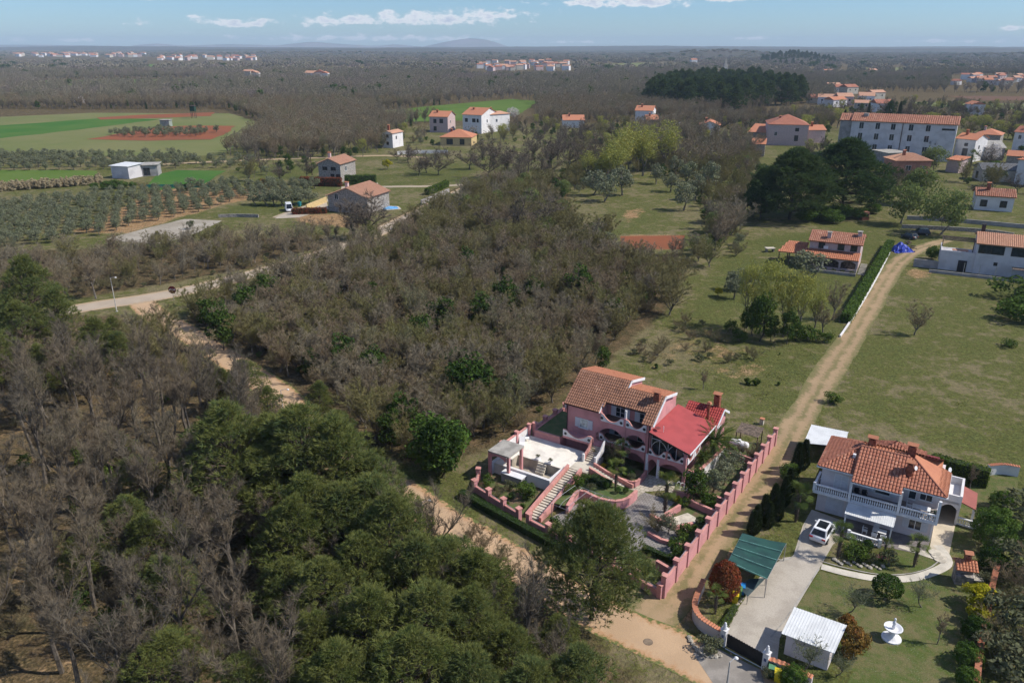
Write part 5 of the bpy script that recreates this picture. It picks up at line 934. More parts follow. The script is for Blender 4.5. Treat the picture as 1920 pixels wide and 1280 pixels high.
flat('garden_bed', [(-16.6, -12.4), (-15.5, -15.2), (-7.9, -17.2), (-7.6, -10.3), (-16.6, -10.3)], .06, SOILB); flat('garden_bed', [(-6.2, -16.8), (-5.1, -14.6), (3, -19.1), (6, -15.2), (9.3, -15), (10.9, -14.5), (10.8, -20.6), (-3.9, -18.1)], .045, SOILB); flat('garden_bed', [(5.4, -6), (7.2, -9), (9.4, -11.9), (11.1, -11.9), (11.1, 15.8), (7, 15), (6.4, 1.6), (5.6, -2.6)], .04, SOILB)
pt = thing('pool_terrace', 'raised cream pool terrace with empty pool and white basin walls', 'terrace', (*PL(0, 0), 0), PT)
MB().box(-16.5, -7.0, 0, -7.55, -1.7, 1.5).obj('terrace_floor', TERR, pt); MB().box(-7.549, -6.3, 0, -5.2, -1.7, 1.496).obj('landing', CREAM, pt); MB().box(-16.5, -10.3, 0, -14.6, -7.001, 1.5).obj('terrace_floor', TERR, pt); MB().box(-14.599, -10.3, 0, -8.0, -9.92, 1.5).obj('pool_wall', WHITE, pt); MB().box(-8.32, -9.919, 0, -8.0, -7.001, 1.5).obj('pool_wall', WHITE, pt); MB().box(-14.599, -9.919, 0, -8.321, -7.001, .25).obj('pool_floor', rgb('pool_lining', .50, .44, .35, var=.14, scale=.8, stain=.15), pt); MB().box(-14.598, -7.06, .26, -8.33, -7.003, 1.49).obj('pool_lining', MATS['pool_lining'], pt); MB().box(-14.6, -9.918, .26, -14.54, -7.07, 1.49).obj('pool_lining', MATS['pool_lining'], pt)
for k in range(4): MB().box(-11.5, -7.9 + .2 * k, .26, -10.3, -7.07, .26 + .29 * (k + 1) - .02).obj('pool_step', CREAM, pt)
for x in (-11.8, -10.0): MB().box(x - .25, -7.0, 1.502, x + .25, -6.4, 1.75).obj('planter', WHITE, pt)
MB().box(-14.2, -11.45, 0, -11.3, -10.32, 1.15).obj('pump_box', GREYW, pt); MB().box(-14.3, -11.5, 1.152, -11.2, -10.31, 1.24).obj('pump_box_lid', WHITEP, pt)
for x, y in ((-11.8, -6.7), (-10.0, -6.7)): plant('shrub', 'sage', 'small bush in the planter at the pool steps', 'bush', PL(x, y), .28, None, 'bushes at the pool steps', z=1.74)
wl = thing('terrace_wall', 'white-faced pink terrace wall with square pillars behind the pool', 'wall', (*PL(0, 0), 0), PT)
for (x0, y0, x1, y1) in ((-16.6, -7.6, -16.45, -4.6), (-16.5, -4.3, -16.2, -1.9)): MB().box(x0, y0, 1.3, x0 + .22, y1, 2.7).obj('panel', WHITE, wl); MB().box(x0 - .05, y0, 2.702, x0 + .27, y1, 2.8).obj('coping', PINKL, wl)
for x, y in ((-16.5, -7.8), (-16.45, -4.45), (-16.2, -1.75)): MB().box(x - .2, y - .18, .8, x + .2, y + .18, 3.1).obj('pillar', PINK, wl); MB().box(x - .27, y - .25, 3.102, x + .27, y + .25, 3.22).obj('cap', PINKL, wl)
cn = thing('pool_canopy', 'flat concrete canopy on pink pillars at the pool corner', 'canopy', (*PL(0, 0), 0), PT); MB().box(-16.2, -11.4, 3.45, -13.1, -7.9, 3.66).obj('roof', CONC, cn, bevel=.02)
for x, y in ((-16.0, -11.2), (-13.4, -11.0), (-13.4, -8.1), (-16.0, -8.1)): MB().box(x - .17, y - .17, .0, x + .17, y + .17, 3.44).obj('pillar', PINK, cn)
MB().box(-16.2, -11.1, 0, -16.0, -8.2, 1.6).obj('side_wall', WHITE, cn)
for y0 in (-11.38, -7.95): arch_beam(cn, -15.8, -13.6, y0, y0 + .1, 3.44, 2.7, 3.25, PINK, 'trim')
cl_ = thing('garden_chair', 'white plastic garden chair by the terrace wall', 'chair', (*PL(-15.6, -3.2), 1.5), PT + 2.2); cb = MB(); cb.box(-.28, -.28, .38, .28, .28, .43); cb.obj('seat', WHITEP, cl_); MB().box(-.28, .25, .44, .28, .3, .95).obj('backrest', WHITEP, cl_)
for x in (-.24, .24):
    for y in (-.24, .24): MB().box(x - .03, y - .03, 0, x + .03, y + .03, .379).obj('leg', WHITEP, cl_)
lg = thing('sun_lounger', 'pale sun lounger beside the chair on the pool terrace', 'lounger', (*PL(-15.4, -4.8), 1.5), PT + .5); MB().box(-.35, -.9, .25, .35, .5, .33).obj('seat', WHITEP, lg); MB().ext([(-.35, .5, .26), (.35, .5, .26), (.35, 1.1, .75), (-.35, 1.1, .75)], (0, 0, .07)).obj('backrest', WHITEP, lg)
for x in (-.3, .3):
    for y in (-.8, .4): MB().box(x - .03, y - .03, 0, x + .03, y + .03, .249).obj('leg', WHITEP, lg)
# big stairs down to the street gate
sg = thing('garden_stairs', 'long cream stairs between pink walls from pool terrace to street gate', 'stairs', (*PL(0, 0), 0), PT)
n = 22
for i in range(n):
    t0, t1 = i / n, (i + 1) / n; ya, yb = -6.4 - 9.9 * t0, -6.4 - 9.9 * t1; z = 1.5 - 1.42 * (t0 + t1) / 2; xo = -7.45 + .15 * t0; land = i % 6 == 5; MB().box(xo, yb + (.02 if land else .14), max(0, z - .3), xo + 1.25, ya, z).obj('step', CREAM, sg)
for x in (-7.85, -6.05): MB().ext([(x, -6.3, 0), (x, -6.3, 1.95), (x + .25, -16.4, .62), (x + .25, -16.4, 0)], (.3, 0, 0)).obj('side_wall', PINKL, sg)
st2 = thing('garden_steps', 'shallow steps between pink walls from pool terrace to courtyard', 'stairs', (*PL(0, 0), 0), PT); steps(st2, -5.3, -4.3, -5.2, 1.45, -.9, .15, 11, CREAM, axis='x')
for y, e in ((-5.55, -1.3), (-4.28, .1)): MB().ext([(-5.25, y, 0), (-5.25, y, 1.9), (-3.4, y, 1.3), (e, y, .55), (e, y, 0)], (0, .26, 0)).obj('side_wall', PINKL, st2)
# curved retaining walls and beds
def wall_run(name, label, pts, h, th, mat, cop=PINKL, z0=0.0, frame=PL, smooth=0):
    c = catmull(pts, smooth) if smooth else np.array(pts, float); o = thing(name, label, 'wall', (*frame(0, 0), 0), PT)
    for i in range(len(c) - 1):
        a, b = c[i], c[i + 1]; d = (b - a) / np.linalg.norm(b - a); a2 = a - d * .03; hh = h if not hasattr(h, '__len__') else None; h0 = hh or h[0] + (h[1] - h[0]) * i / (len(c) - 1); h1 = hh or h[0] + (h[1] - h[0]) * (i + 1) / (len(c) - 1); nn = np.array([-d[1], d[0]]) * th / 2
        MB().ext([(*(a2 - nn), z0), (*(b - nn), z0), (*(b - nn), z0 + h1), (*(a2 - nn), z0 + h0)], (2 * nn[0], 2 * nn[1], 0)).obj('section', mat, o); k = nn * 1.25; MB().ext([(*(a2 - k), z0 + h0 + .002), (*(b - k), z0 + h1 + .002), (*(b - k), z0 + h1 + .09), (*(a2 - k), z0 + h0 + .09)], (2 * k[0], 2 * k[1], 0)).obj('coping', cop, o)
    return o
wall_run('retaining_wall', 'curved pink retaining wall round the planted bed above the courtyard', [(-3.9, -13.3), (-4.3, -9.7), (-1.6, -9.9), (.3, -9.4), (1.2, -8.0), (1.35, -6.0)], 1.1, .3, PINK, smooth=.8)
wall_run('retaining_wall', 'low pink wall round the palm bed below the balconies', [(-4.2, -3.9), (-1.0, -3.95), (.1, -3.7), (.35, -2.4), (.2, -.5)], .7, .25, PINK, smooth=.8)
flat('planted_bed', [(-5.7, -13.4), (-4.0, -13.2), (-4.2, -9.7), (-1.6, -9.8), (.2, -9.3), (1.1, -8), (1.2, -6.0), (-1.5, -5.7), (-5.2, -5.7), (-5.75, -6.3)], .95, GRASSB); flat('planted_bed', [(-5.1, -4.0), (-1.0, -3.9), (.1, -3.6), (.25, -2.4), (.1, -.5), (-5.1, -.5)], .55, SOILB)
wall_run('planter_wall', 'long pink planter wall beside the red-roofed wing', [(5.15, .55), (6.3, .45), (6.95, 8.6)], 1.85, .3, WHITE); flat('planted_bed', [(5.15, .6), (6.2, .55), (6.85, 8.5), (5.15, 8.6)], 1.6, SOILB)
for lab, p, h in [('pink cross wall between the two upper garden beds', [(6.4, -1.0), (8.9, -1.6), (11.0, -1.9)], .8), ('pink cross wall below the upper garden beds', [(7.2, -4.0), (9.8, -4.5), (11.0, -4.7)], .75), ('pink ramp wall beside the courtyard palm', [(6.6, -5.6), (5.9, -8.2), (7.0, -8.9)], .7), ('pink kerb wall of the small cream court', [(4.3, -8.6), (5.6, -9.0), (7.6, -9.4), (9.0, -7.6)], .35), ('low pink kerb at the lower courtyard bed', [(5.5, -12.0), (7.2, -12.5), (9.0, -12.3), (10.9, -11.6)], .4), ('pink wall beside the gas tank', [(7.2, 9.2), (9.3, 9.6), (11.0, 9.3)], .8), ('pink wall stub below the courtyard hedge', [(8.6, -17.0), (10.8, -17.6)], 1.0), ('low pink planter wall beside the arcade', [(4.9, -3.2), (6.3, -3.2), (6.4, -1.0)], .9)]: wall_run('garden_wall', lab, p, h, .28, PINK)
flat('small_court', [(6.0, -8.3), (7.6, -5.6), (9.2, -6.2), (8.6, -8.8)], .07, CREAM)
# boundary wall: right side (towards the track) and front side (towards the road)
def boundary(name, label, pts, ph_, hh, sp, inset=.12, mat=PINK):
    o = thing(name, label, 'wall', (*PL(0, 0), 0), PT); c = np.array(pts, float); pil = []
    for i in range(len(c) - 1):
        L = np.linalg.norm(c[i + 1] - c[i]); k = max(1, int(round(L / sp)))
        for j in range(k): pil.append(c[i] + (c[i + 1] - c[i]) * j / k)
    pil.append(c[-1])
    for i, p in enumerate(pil):
        nxt = pil[min(i + 1, len(pil) - 1)]; d0 = nxt - p if i < len(pil) - 1 else p - pil[i - 1]; rz = math.atan2(d0[1], d0[0]); P = MB(); P.cbox((*p, -.05), .5, .5, ph_ + .05, rz); o1 = P.obj('pillar', mat, o); MB().cbox((*p, ph_ + .002), .64, .64, .14, rz).obj('cap', PINKL, o1)
        if i < len(pil) - 1:
            d = (nxt - p) / np.linalg.norm(nxt - p); a, b = p + d * .26, nxt - d * .26; MB().beam((*a, hh / 2), (*b, hh / 2), .24, hh).obj('panel', mat, o); MB().beam((*a, hh + .05), (*b, hh + .05), .34, .09).obj('coping', PINKL, o); r = MB(); r.beam((*a, hh + .28), (*b, hh + .28), .05); r.obj('rail', STEEL, o)
    return o
boundary('boundary_wall', 'tall pink boundary wall with square pillars along the dirt track', [(10.85, -20.6), (11.2, -3.2), (11.35, 16.1)], 2.45, 1.9, 2.9); boundary('boundary_wall', 'low pink front wall with square pillars left of the street gate', [(-16.8, -12.6), (-15.6, -15.1), (-7.9, -17.3)], 1.5, .75, 2.65); boundary('boundary_wall', 'low pink front wall with square pillars right of the street gate', [(-6.4, -17.55), (10.6, -20.9)], 1.5, .75, 2.7)
boundary('boundary_wall', 'pink pillared wall behind the house bed at left', [(-15.8, -.9), (-15.4, 6.5), (-12, 9.0)], 3.0, 2.4, 2.9)
bd = thing('raised_bed', 'raised grassy bed with pink walls left of the pink house', 'planter', (*PL(0, 0), 0), PT); MB().box(-15.4, -1.69, 0, -11.55, 5.5, 2.35).obj('wall', PINK, bd); MB().box(-15.2, -1.45, 2.351, -11.6, 5.4, 2.42).obj('grass', GRASSB, bd)
for a in ((-15.45, -1.75, -11.6, -1.45), (-15.45, -1.44, -15.2, 5.5)): MB().box(a[0], a[1], 2.355, a[2], a[3], 2.5).obj('coping', PINKL, bd)
def hedge(label, p, q, h, w, mat, size=.07, dens=170, z=0.0, name='hedge', inner=True):
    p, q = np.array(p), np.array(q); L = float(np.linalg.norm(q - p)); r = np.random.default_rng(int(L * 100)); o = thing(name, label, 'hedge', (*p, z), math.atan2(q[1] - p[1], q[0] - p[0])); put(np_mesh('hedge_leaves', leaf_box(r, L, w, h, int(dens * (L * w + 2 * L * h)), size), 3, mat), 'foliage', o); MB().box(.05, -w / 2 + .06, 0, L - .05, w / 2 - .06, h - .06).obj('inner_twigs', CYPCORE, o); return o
CYPCORE = rgb('hedge_shade', .03, .045, .016, var=.2)  # solid dark core under the leaves; the hedge's inner shade is in its colour
hedge('long clipped green hedge below the low pink front wall', PL(-16.3, -16.9), PL(1.5, -20.3), .85, .85, BOX); hedge('short clipped hedge at the lower courtyard bed', PL(6.2, -14.9), PL(9.6, -15.2), .7, .6, BOX)
# pergola pipes, gas tank, lean-to, garden frame
pg = thing('pipe_pergola', 'white pipe pergola frame over the courtyard parking', 'pergola', (*PL(0, 0), 0), PT)
for k in range(6):
    t = k / 5; a = (-4.95 + 4.9 * t, -15.0 - .3 * t); b = (-4.2 + 4.6 * t, -10.0 - .4 * t); MB().tube([(*a, 1.9), (a[0] * .85 + b[0] * .15, a[1] * .85 + b[1] * .15, 2.25), (a[0] * .15 + b[0] * .85, a[1] * .15 + b[1] * .85, 2.35), (*b, 1.15)], .022, 5).obj('hoop', STEEL, pg)
for a in ((-4.95, -15.0), (-2.5, -15.15), (-.1, -15.3)): MB().tube([(*a, 0), (*a, 1.95)], .05, 6).obj('post', STEEL, pg)
MB().tube([(-4.95, -15.0, 1.9), (-.05, -15.3, 1.9)], .025, 5).obj('cross_bar', STEEL, pg); MB().tube([(-4.1, -10.2, 2.0), (.4, -10.5, 2.0)], .035, 5).obj('cross_bar', STEEL, pg)
tk_ = thing('gas_tank', 'white cylindrical gas tank on stands behind the pink house', 'tank', (*PL(7.8, 12.3), 0), PT); MB().tube([(-1.25, 0, .85), (-1.15, 0, .85), (-.95, 0, .85), (.95, 0, .85), (1.15, 0, .85), (1.25, 0, .85)], [.2, .42, .52, .52, .42, .2], 16).obj('vessel', WHITEP, tk_, smooth=True); MB().lathe([(.2, 1.36), (.2, 1.52)], 12).obj('valve_cover', WHITEP, tk_)
for x in (-.7, .7): MB().box(x - .12, -.4, 0, x + .12, .4, .42).obj('stand', CONC, tk_)
ln = thing('wooden_lean_to', 'weathered plank lean-to roof on posts behind the gas tank', 'lean-to', (*PL(0, 0), 0), PT)
for k in range(9): x = 6.9 + k * .34; MB().ext([(x, 13.1, 2.05), (x + .31, 13.1, 2.05), (x + .31, 15.7, 2.35), (x, 15.7, 2.35)], (0, 0, .04)).obj('plank', WOOD, ln)
for x, y in ((7, 13.3), (9.8, 13.3), (7, 15.5), (9.8, 15.5)): MB().box(x - .06, y - .06, 0, x + .06, y + .06, 2.03).obj('post', WOOD, ln)
gf = thing('garden_arch', 'white pipe garden frame beside the arcade', 'garden frame', (*PL(5.6, -2.2), 0), PT)
for k in range(4): MB().tube([(k * .45 - .7, -.7, 1.0), (k * .45 - .7, 0, 1.5), (k * .45 - .7, .7, 1.2)], .03, 5).obj('hoop', WHITEP, gf)
for y in (-.6, .6): MB().tube([(-.75, y, 1.15), (.75, y, 1.15)], .03, 5).obj('rail', WHITEP, gf); MB().tube([(0, y, 0), (0, y, 1.15)], .03, 5).obj('post', WHITEP, gf)
ut = thing('marker_pillar', 'small orange-capped pillar standing alone in the grass behind the pink wall', 'pillar', G(1428, 795), PT); MB().cbox((0, 0, 0), .5, .5, .8).obj('shaft', CREAM, ut); MB().cbox((0, 0, .802), .62, .62, .14).obj('cap', T_ORANGE, ut)
# plants of the pink house
hedge('dark clipped hedge block in the bed above the curved wall', PL(-4.3, -6.7), PL(-1.7, -6.9), .75, 1.2, BOX, .07, 170, z=.95)
for lab, x, y, h, z in [('fan palm in the bed below the pink balconies', -2.7, -1.4, .85, .5), ('fan palm at the foot of the garden steps', -1.1, -6.5, .8, .9), ('fan palm in the courtyard beside the cream court', 5.3, -6.9, 1.05, 0)]: plant('palm_tree', 'fanpalm%d' % (x > 0), lab, 'palm', PL(x, y), h, z=z)
plant('palm_tree', 'datepalm', 'big bushy date palm beside the red roof', 'palm', PL(6.2, 6.6), 1.12, z=1.6); plant('palm_tree', 'datepalm', 'small date palm in the planter before the big date palm', 'palm', PL(5.9, 3.6), .5, z=1.6)
for i, (x, y, s) in enumerate([(8.7, -.3, 1.05), (8.9, 2.6, .9), (8.8, 5.8, 1.0), (8.2, 8.0, .8)]): plant('olive_tree', 'olive%d' % (i % 3), 'open-crowned olive in the bed inside the tall pink wall', 'tree', PL(x, y), s, None, 'olives inside the pink wall')
for i, (x, y, s, k, z) in enumerate([(-15, -13.2, .7, 'shrub0', 0), (-13.4, -13.5, .8, 'agave', 0), (-12.2, -12.6, .7, 'sage', 0), (-11.2, -14.2, .9, 'agave', 0), (-10, -12.3, .85, 'shrub1', 0), (-9.5, -13.3, .95, 'shrub0', 0), (-8.8, -15.2, .8, 'agave', 0), (-12.5, -14.9, .5, 'scrub0', 0), (-14.6, -14.2, .7, 'agave', 0), (-10.6, -15.6, .6, 'agave', 0)]): plant('garden_plant', k, 'shrub in the rockery below the empty pool', 'bush', PL(x, y), s, None, 'shrubs in the rockery', z=z)
for i, (x, y, s, k, z) in enumerate([(-4.8, -7.4, .55, 'shrub1', .95), (-3.3, -8.6, .5, 'sage', .95), (-2.0, -7.4, .5, 'ball', .95), (-.4, -7.5, .45, 'ball', .95), (.4, -7.0, .4, 'ball', .95), (-5.2, -10.5, .6, 'shrub2', .95), (-5.0, -8.8, .7, 'shrub0', .95)]): plant('garden_plant', k, 'clipped bush in the bed above the curved wall', 'bush', PL(x, y), s, None, 'bushes above the curved wall', z=z)
for i, (x, y, s, k) in enumerate([(-3.8, -2.2, .7, 'shrub0'), (-4.6, -2.8, .45, 'yellowbush'), (-.8, -2.6, .5, 'ball'), (-1.5, -3.2, .4, 'ball'), (-.5, -3.3, .5, 'sage'), (-4.7, -1.3, 1.0, 'scrub0'), (-3.4, -3.2, .4, 'shrub1')]): plant('garden_plant', k, 'shrub in the palm bed below the balconies', 'bush', PL(x, y), s, None, 'shrubs in the palm bed', z=.55)
for i, (x, y, s, k) in enumerate([(7.2, -2.6, 1.1, 'evergreen0'), (6.8, -4.6, .75, 'shrub0'), (9.2, -3.2, .7, 'laurel'), (8.4, -2.8, .35, 'ball'), (9.6, -7.2, .75, 'ball'), (7.4, -10.6, .9, 'olive1'), (6.0, -11.0, .6, 'scrub1'), (8.9, -10.8, .7, 'shrub1'), (9.6, -13.2, 1.25, 'shrub2'), (9.2, -9.9, 1.0, 'shrub0'), (10.0, -14.6, .8, 'shrub1'), (5.2, -10.6, .8, 'scrub0'), (7.6, -16.4, .5, 'agave'), (9.6, -18.6, .6, 'sage'), (8.0, -18.4, .7, 'shrub1'), (-5.2, -16.9, .6, 'agave'), (-3.6, -16.8, .9, 'shrub0'), (-2.2, -17.2, .8, 'shrub2'), (-.6, -17.8, .7, 'agave'), (1.6, -18.6, .9, 'shrub1'), (4.0, -18.2, .8, 'shrub0'), (7.9, 11.0, .5, 'scrub1'), (9.8, 10.8, .8, 'scrub0'), (6.0, -4.4, .8, 'yellowbush')]): plant('garden_plant', k, 'garden shrub in the lower beds of the pink house', 'bush', PL(x, y), s * .8, None, 'shrubs in the lower beds')
# ================================================================== the white house
WO, WT = (35.04, 76.57), R(-31.56)
def WL(x, y):
    c, s = math.cos(WT), math.sin(WT); return (WO[0] + x * c - y * s, WO[1] + x * s + y * c)
wh = thing('white_house', 'pale two-storey villa with terracotta hipped roof and balustraded balcony', 'house', (*WO, 0), WT)
MB().box(0, 0, 0, 11.9, 8.0, 2.58).obj('ground_floor_wall', LILAC, wh)
uw = MB(); uw.ext([(0, .6, 2.74), (3.3, .6, 2.74), (3.3, 1.5, 2.74), (8.3, 1.5, 2.74), (8.3, 2.4, 2.74), (11.9, 2.4, 2.74), (11.9, 8, 2.74), (0, 8, 2.74)], (0, 0, 2.75)).obj('upper_wall', LILAC, wh)
MB().box(-.45, -.85, 2.581, 12.15, 2.6, 2.738).obj('balcony_floor', WHITEP, wh); MB().box(-.4, -.8, 2.739, 12.1, 2.35, 2.75).obj('balcony_tiles', rgb('balcony_tile', .33, .29, .27, var=.12, scale=5), wh)
for a, b in (((-.25, -.72), (3.15, -.72)), ((3.55, -.72), (8.15, -.72)), ((8.5, -.72), (11.9, -.72)), ((12.02, -.5), (12.02, 2.2)), ((-.36, -.5), (-.36, 2.4))): balustrade(wh, a, b, 2.75)
for x in (-.38, 3.35, 8.32, 12.03): MB().box(x - .14, -.86, 2.751, x + .14, -.58, 3.9 if x < 0 else 5.42 + (.0 if x < 10 else .02)).obj('column', WHITEP, wh)
zs = lambda y: 5.6 + .55 * (y - .1)
roof_plane(wh, [(-.45, .1, 5.6), (3.4, .1, 5.6), (3.4, 3.6, zs(3.6)), (3.4, 3.61, zs(3.61))], T_TERRA, T_TERRA, .33, .42); roof_plane(wh, [(8.25, .1, 5.6), (12.5, .1, 5.6), (8.75, 3.6, zs(3.6)), (8.25, 3.6, zs(3.6))], T_TERRA, T_TERRA, .33, .42)
roof_plane(wh, [(3.3, -1.1, 5.32), (8.32, -1.1, 5.32), (8.32, 3.15, 7.72), (3.3, 3.15, 7.72)], T_TERRA, T_TERRA, .33, .42); roof_plane(wh, [(-.45, 8.3, 5.6), (-.45, .12, 5.6), (3.4, 3.65, 7.52), (3.4, 4.8, 7.52)], T_TERRA, T_TERRA, .33, .42)
roof_plane(wh, [(12.5, .12, 5.6), (12.5, 6.0, 5.6), (11.6, 6.0, 5.95), (8.8, 4.6, 7.55), (8.8, 3.62, 7.55)], T_ORANGE, T_ORANGE, .33, .42); roof_plane(wh, [(11.6, 8.6, 5.55), (-.4, 8.3, 5.6), (3.4, 4.8, 7.5), (8.75, 4.6, 7.53), (11.6, 6.05, 5.9)], T_ORANGE, T_ORANGE, .33, .42)
roof_plane(wh, [(8.3, 4.8, 7.3), (3.35, 4.8, 7.3), (3.35, 3.16, 7.74), (8.3, 3.16, 7.74)], T_ORANGE, T_ORANGE, .33, .42); MB().ext([(3.32, -1.0, 5.2), (3.32, 3.1, 7.5), (3.32, 3.1, 7.0), (3.32, 0.2, 5.4)], (.08, 0, 0)).obj('cheek_wall', WHITEP, wh); MB().ext([(8.22, -1.0, 5.2), (8.22, 3.1, 7.5), (8.22, 3.1, 7.0), (8.22, 0.2, 5.4)], (.08, 0, 0)).obj('cheek_wall', WHITEP, wh)
for a, b in (((-.5, .04, 5.5), (3.25, .04, 5.5)), ((8.4, .04, 5.5), (12.55, .04, 5.5)), ((3.3, -1.17, 5.22), (8.32, -1.17, 5.22)), ((12.57, .0, 5.5), (12.57, 6.0, 5.5)), ((-.52, .0, 5.5), (-.52, 8.3, 5.5))): MB().beam(a, b, .12, .13).obj('gutter', WHITEP, wh)
for z in ((12.5, .1, 5.66, 8.75, 3.6, 7.62), (-.45, .1, 5.66, 3.4, 3.6, 7.58)): MB().tube([z[:3], z[3:]], .12, 6).obj('hip_ridge', T_TERRA, wh)
MB().tube([(3.3, 3.15, 7.78), (8.35, 3.15, 7.78)], .12, 6).obj('ridge', T_TERRA, wh)
MB().box(3.4, .1, 5.18, 8.2, 1.49, 5.3).obj('ceiling', WHITEP, wh); MB().box(8.4, .2, 5.4, 11.88, 2.38, 5.5).obj('ceiling', WHITEP, wh)
chimney(wh, 4.3, 4.3, 7.2, 8.35, .8, .65); chimney(wh, 8.35, 4.4, 7.2, 8.5, .85, .65); chimney(wh, 8.55, 1.6, 6.2, 7.75, .62, .6)
# rear wing
MB().box(4.3, 8.02, 0, 9.4, 11.4, 4.7).obj('rear_wall', LILAC, wh); AP = (6.6, 9.4, 6.35)
for a, b in (((4.0, 7.7), (9.7, 7.7)), ((9.7, 7.7), (9.7, 11.7)), ((9.7, 11.7), (4.0, 11.7)), ((4.0, 11.7), (4.0, 7.7))): roof_plane(wh, [(*a, 4.75), (*b, 4.75), AP], T_TERRA, T_TERRA, .33, .42, name='rear_roof')
MB().box(1.2, 8.4, 0, 4.2, 13, 3.0).obj('rear_wall', LILAC, wh); MB().box(1.1, 8.35, 3.002, 4.25, 13.1, 3.12).obj('rear_flat_roof', CONC, wh); MB().box(9.45, 8.4, 0, 11.2, 12.3, 4.2).obj('rear_wall', rgb('maroon_wall', .22, .04, .05), wh)
# openings
window(wh, 'front', .6, 1.4, 2.8, 1.5, 2.1, pane=SHUT, mull=1, bars=2, sill=False, name='balcony_door'); window(wh, 'front', 1.5, 5.6, 3.3, 1.6, 1.3, shut=.55, mull=0); window(wh, 'front', 2.4, 8.9, 3.2, .8, 1.6, mull=0); window(wh, 'front', 2.4, 10.0, 3.4, 1.3, 1.2, mull=1)
gd = MB()
for x0, x1 in ((1.0, 2.9), (3.05, 4.4)):
    o = MB().box(x0, -.04, .02, x1, -.001, 2.25).obj('garage_door', SHUT, wh)
    for k in range(4): MB().box(x0 + .04, -.06, .1 + k * .54, x1 - .04, -.041, .56 + k * .54).obj('panel', SHUT, o)
window(wh, 'front', 0.0, 9.5, .95, 1.3, 1.15, shut=.58); window(wh, 'right', 11.9, 2.2, .95, 1.0, 1.15); window(wh, 'right', 11.9, 4.2, 3.4, 1.0, 1.3)
for x in (11.75,): MB().tube([(x, -.07, .1), (x, -.07, 2.55)], .05, 6).obj('drainpipe', WHITEP, wh)
aw = corrugated(wh, [(3.4, -2.85, 2.22), (8.25, -2.95, 2.22), (8.25, -.9, 2.56), (3.4, -.9, 2.56)], WMETAL, 22, name='awning')
for x in (3.5, 8.1): MB().box(x - .07, -2.85, .05, x + .07, -2.71, 2.16).obj('awning_post', WHITEP, wh)
d = MB(); d.lathe([(.02, 0), (.25, .04), (.42, .14)], 14); dd = d.obj('satellite_dish', WHITEP, wh, loc=(9.05, 2.3, 7.05)); dd.scale = (.6, .6, .6); dd.rotation_euler = (R(65), 0, R(60)); MB().box(2.75, 1.9, 6.6, 3.05, 2.25, 7.1).obj('roof_box', WHITEP, wh)
d2 = d.obj('satellite_dish', WHITEP, wh, loc=(12.3, 7.2, 5.4)); d2.scale = (.7, .7, .7); d2.rotation_euler = (R(70), 0, R(60))
# right-hand side block with arch and porch
MB().box(12.0, 5.0, 2.45, 14.0, 9.6, 2.75).obj('side_terrace', WHITE, wh); arch_beam(wh, 12.2, 13.9, 5.0, 5.22, 3.55, 1.6, 2.3, WHITE); MB().box(13.85, 5.01, 0, 14.1, 9.6, 3.6).obj('side_wall', WHITE, wh); MB().box(12.05, 9.4, 0, 13.84, 9.6, 3.6).obj('side_wall', WHITE, wh); MB().box(11.92, 8.05, 0, 12.1, 9.39, 3.6).obj('side_wall', WHITE, wh)
roof_plane(wh, [(15.6, 5.4, 2.25), (15.6, 9.4, 2.25), (14.12, 9.4, 2.75), (14.12, 5.4, 2.75)], rgb('maroon_sheet', .30, .095, .075, var=.05), None, name='porch_roof'); MB().box(15.3, 5.5, 0, 15.55, 5.75, 2.2).obj('porch_post', WHITE, wh); balustrade(wh, (14.1, 5.2), (16.2, 5.0), .05, .9)
# --- carport behind, driveway, patio, paths
cs = thing('carport', 'white sheet-metal carport roof behind the white house', 'carport', (*WO, 0), WT); corrugated(cs, [(-4.15, 16.6, 2.6), (.4, 16.9, 2.6), (.4, 12.3, 2.6), (-3.9, 10.7, 2.6)], WMETAL, 16)
for x, y in ((-3.9, 16.3), (.2, 16.6), (.2, 12.6), (-3.6, 11.1), (-3.8, 13.7)): MB().box(x - .07, y - .07, 0, x + .07, y + .07, 2.55).obj('post', WHITEP, cs)
MB().box(-3.9, 16.4, 0, .2, 16.55, 2.3).obj('back_wall', WOOD, cs); MB().box(.25, 12.4, 0, .4, 16.6, 2.4).obj('side_wall', WHITE, cs)
def lawnmat():
    mt, nt, out = nodes_of('daisy_lawn'); b = NB(nt); bs = b.new('ShaderNodeBsdfPrincipled'); b.ln(bs.outputs[0], out.inputs[0]); pos = b.new('ShaderNodeNewGeometry').outputs['Position']
    n1, n2, n3, n4 = b.noise(pos, .25, 5, .6), b.noise(pos, 1.3, 5, .65), b.noise(pos, 8, 3, .6), b.noise(pos, 11, 3, .6); c = b.mix(b.smooth(b.math('ADD', n1, b.math('MULTIPLY', n2, .8)), .75, 1.05), (.175, .155, .075), (.095, .125, .034)); c = b.mix(b.smooth(n3, .35, .7), b.mix(1.0, c, (.72, .72, .7), 'MULTIPLY'), c)
    c = b.mix(b.math('MULTIPLY', b.smooth(n4, .60, .70), b.smooth(n2, .42, .6)), c, (.30, .31, .24)); b.ln(c, bs.inputs['Base Color']); bs.inputs['Roughness'].default_value = 1; bs.inputs['Specular IOR Level'].default_value = .05; b.ln(b.bump(n3, .6, .08), bs.inputs['Normal']); return mt
LAWN = lawnmat()
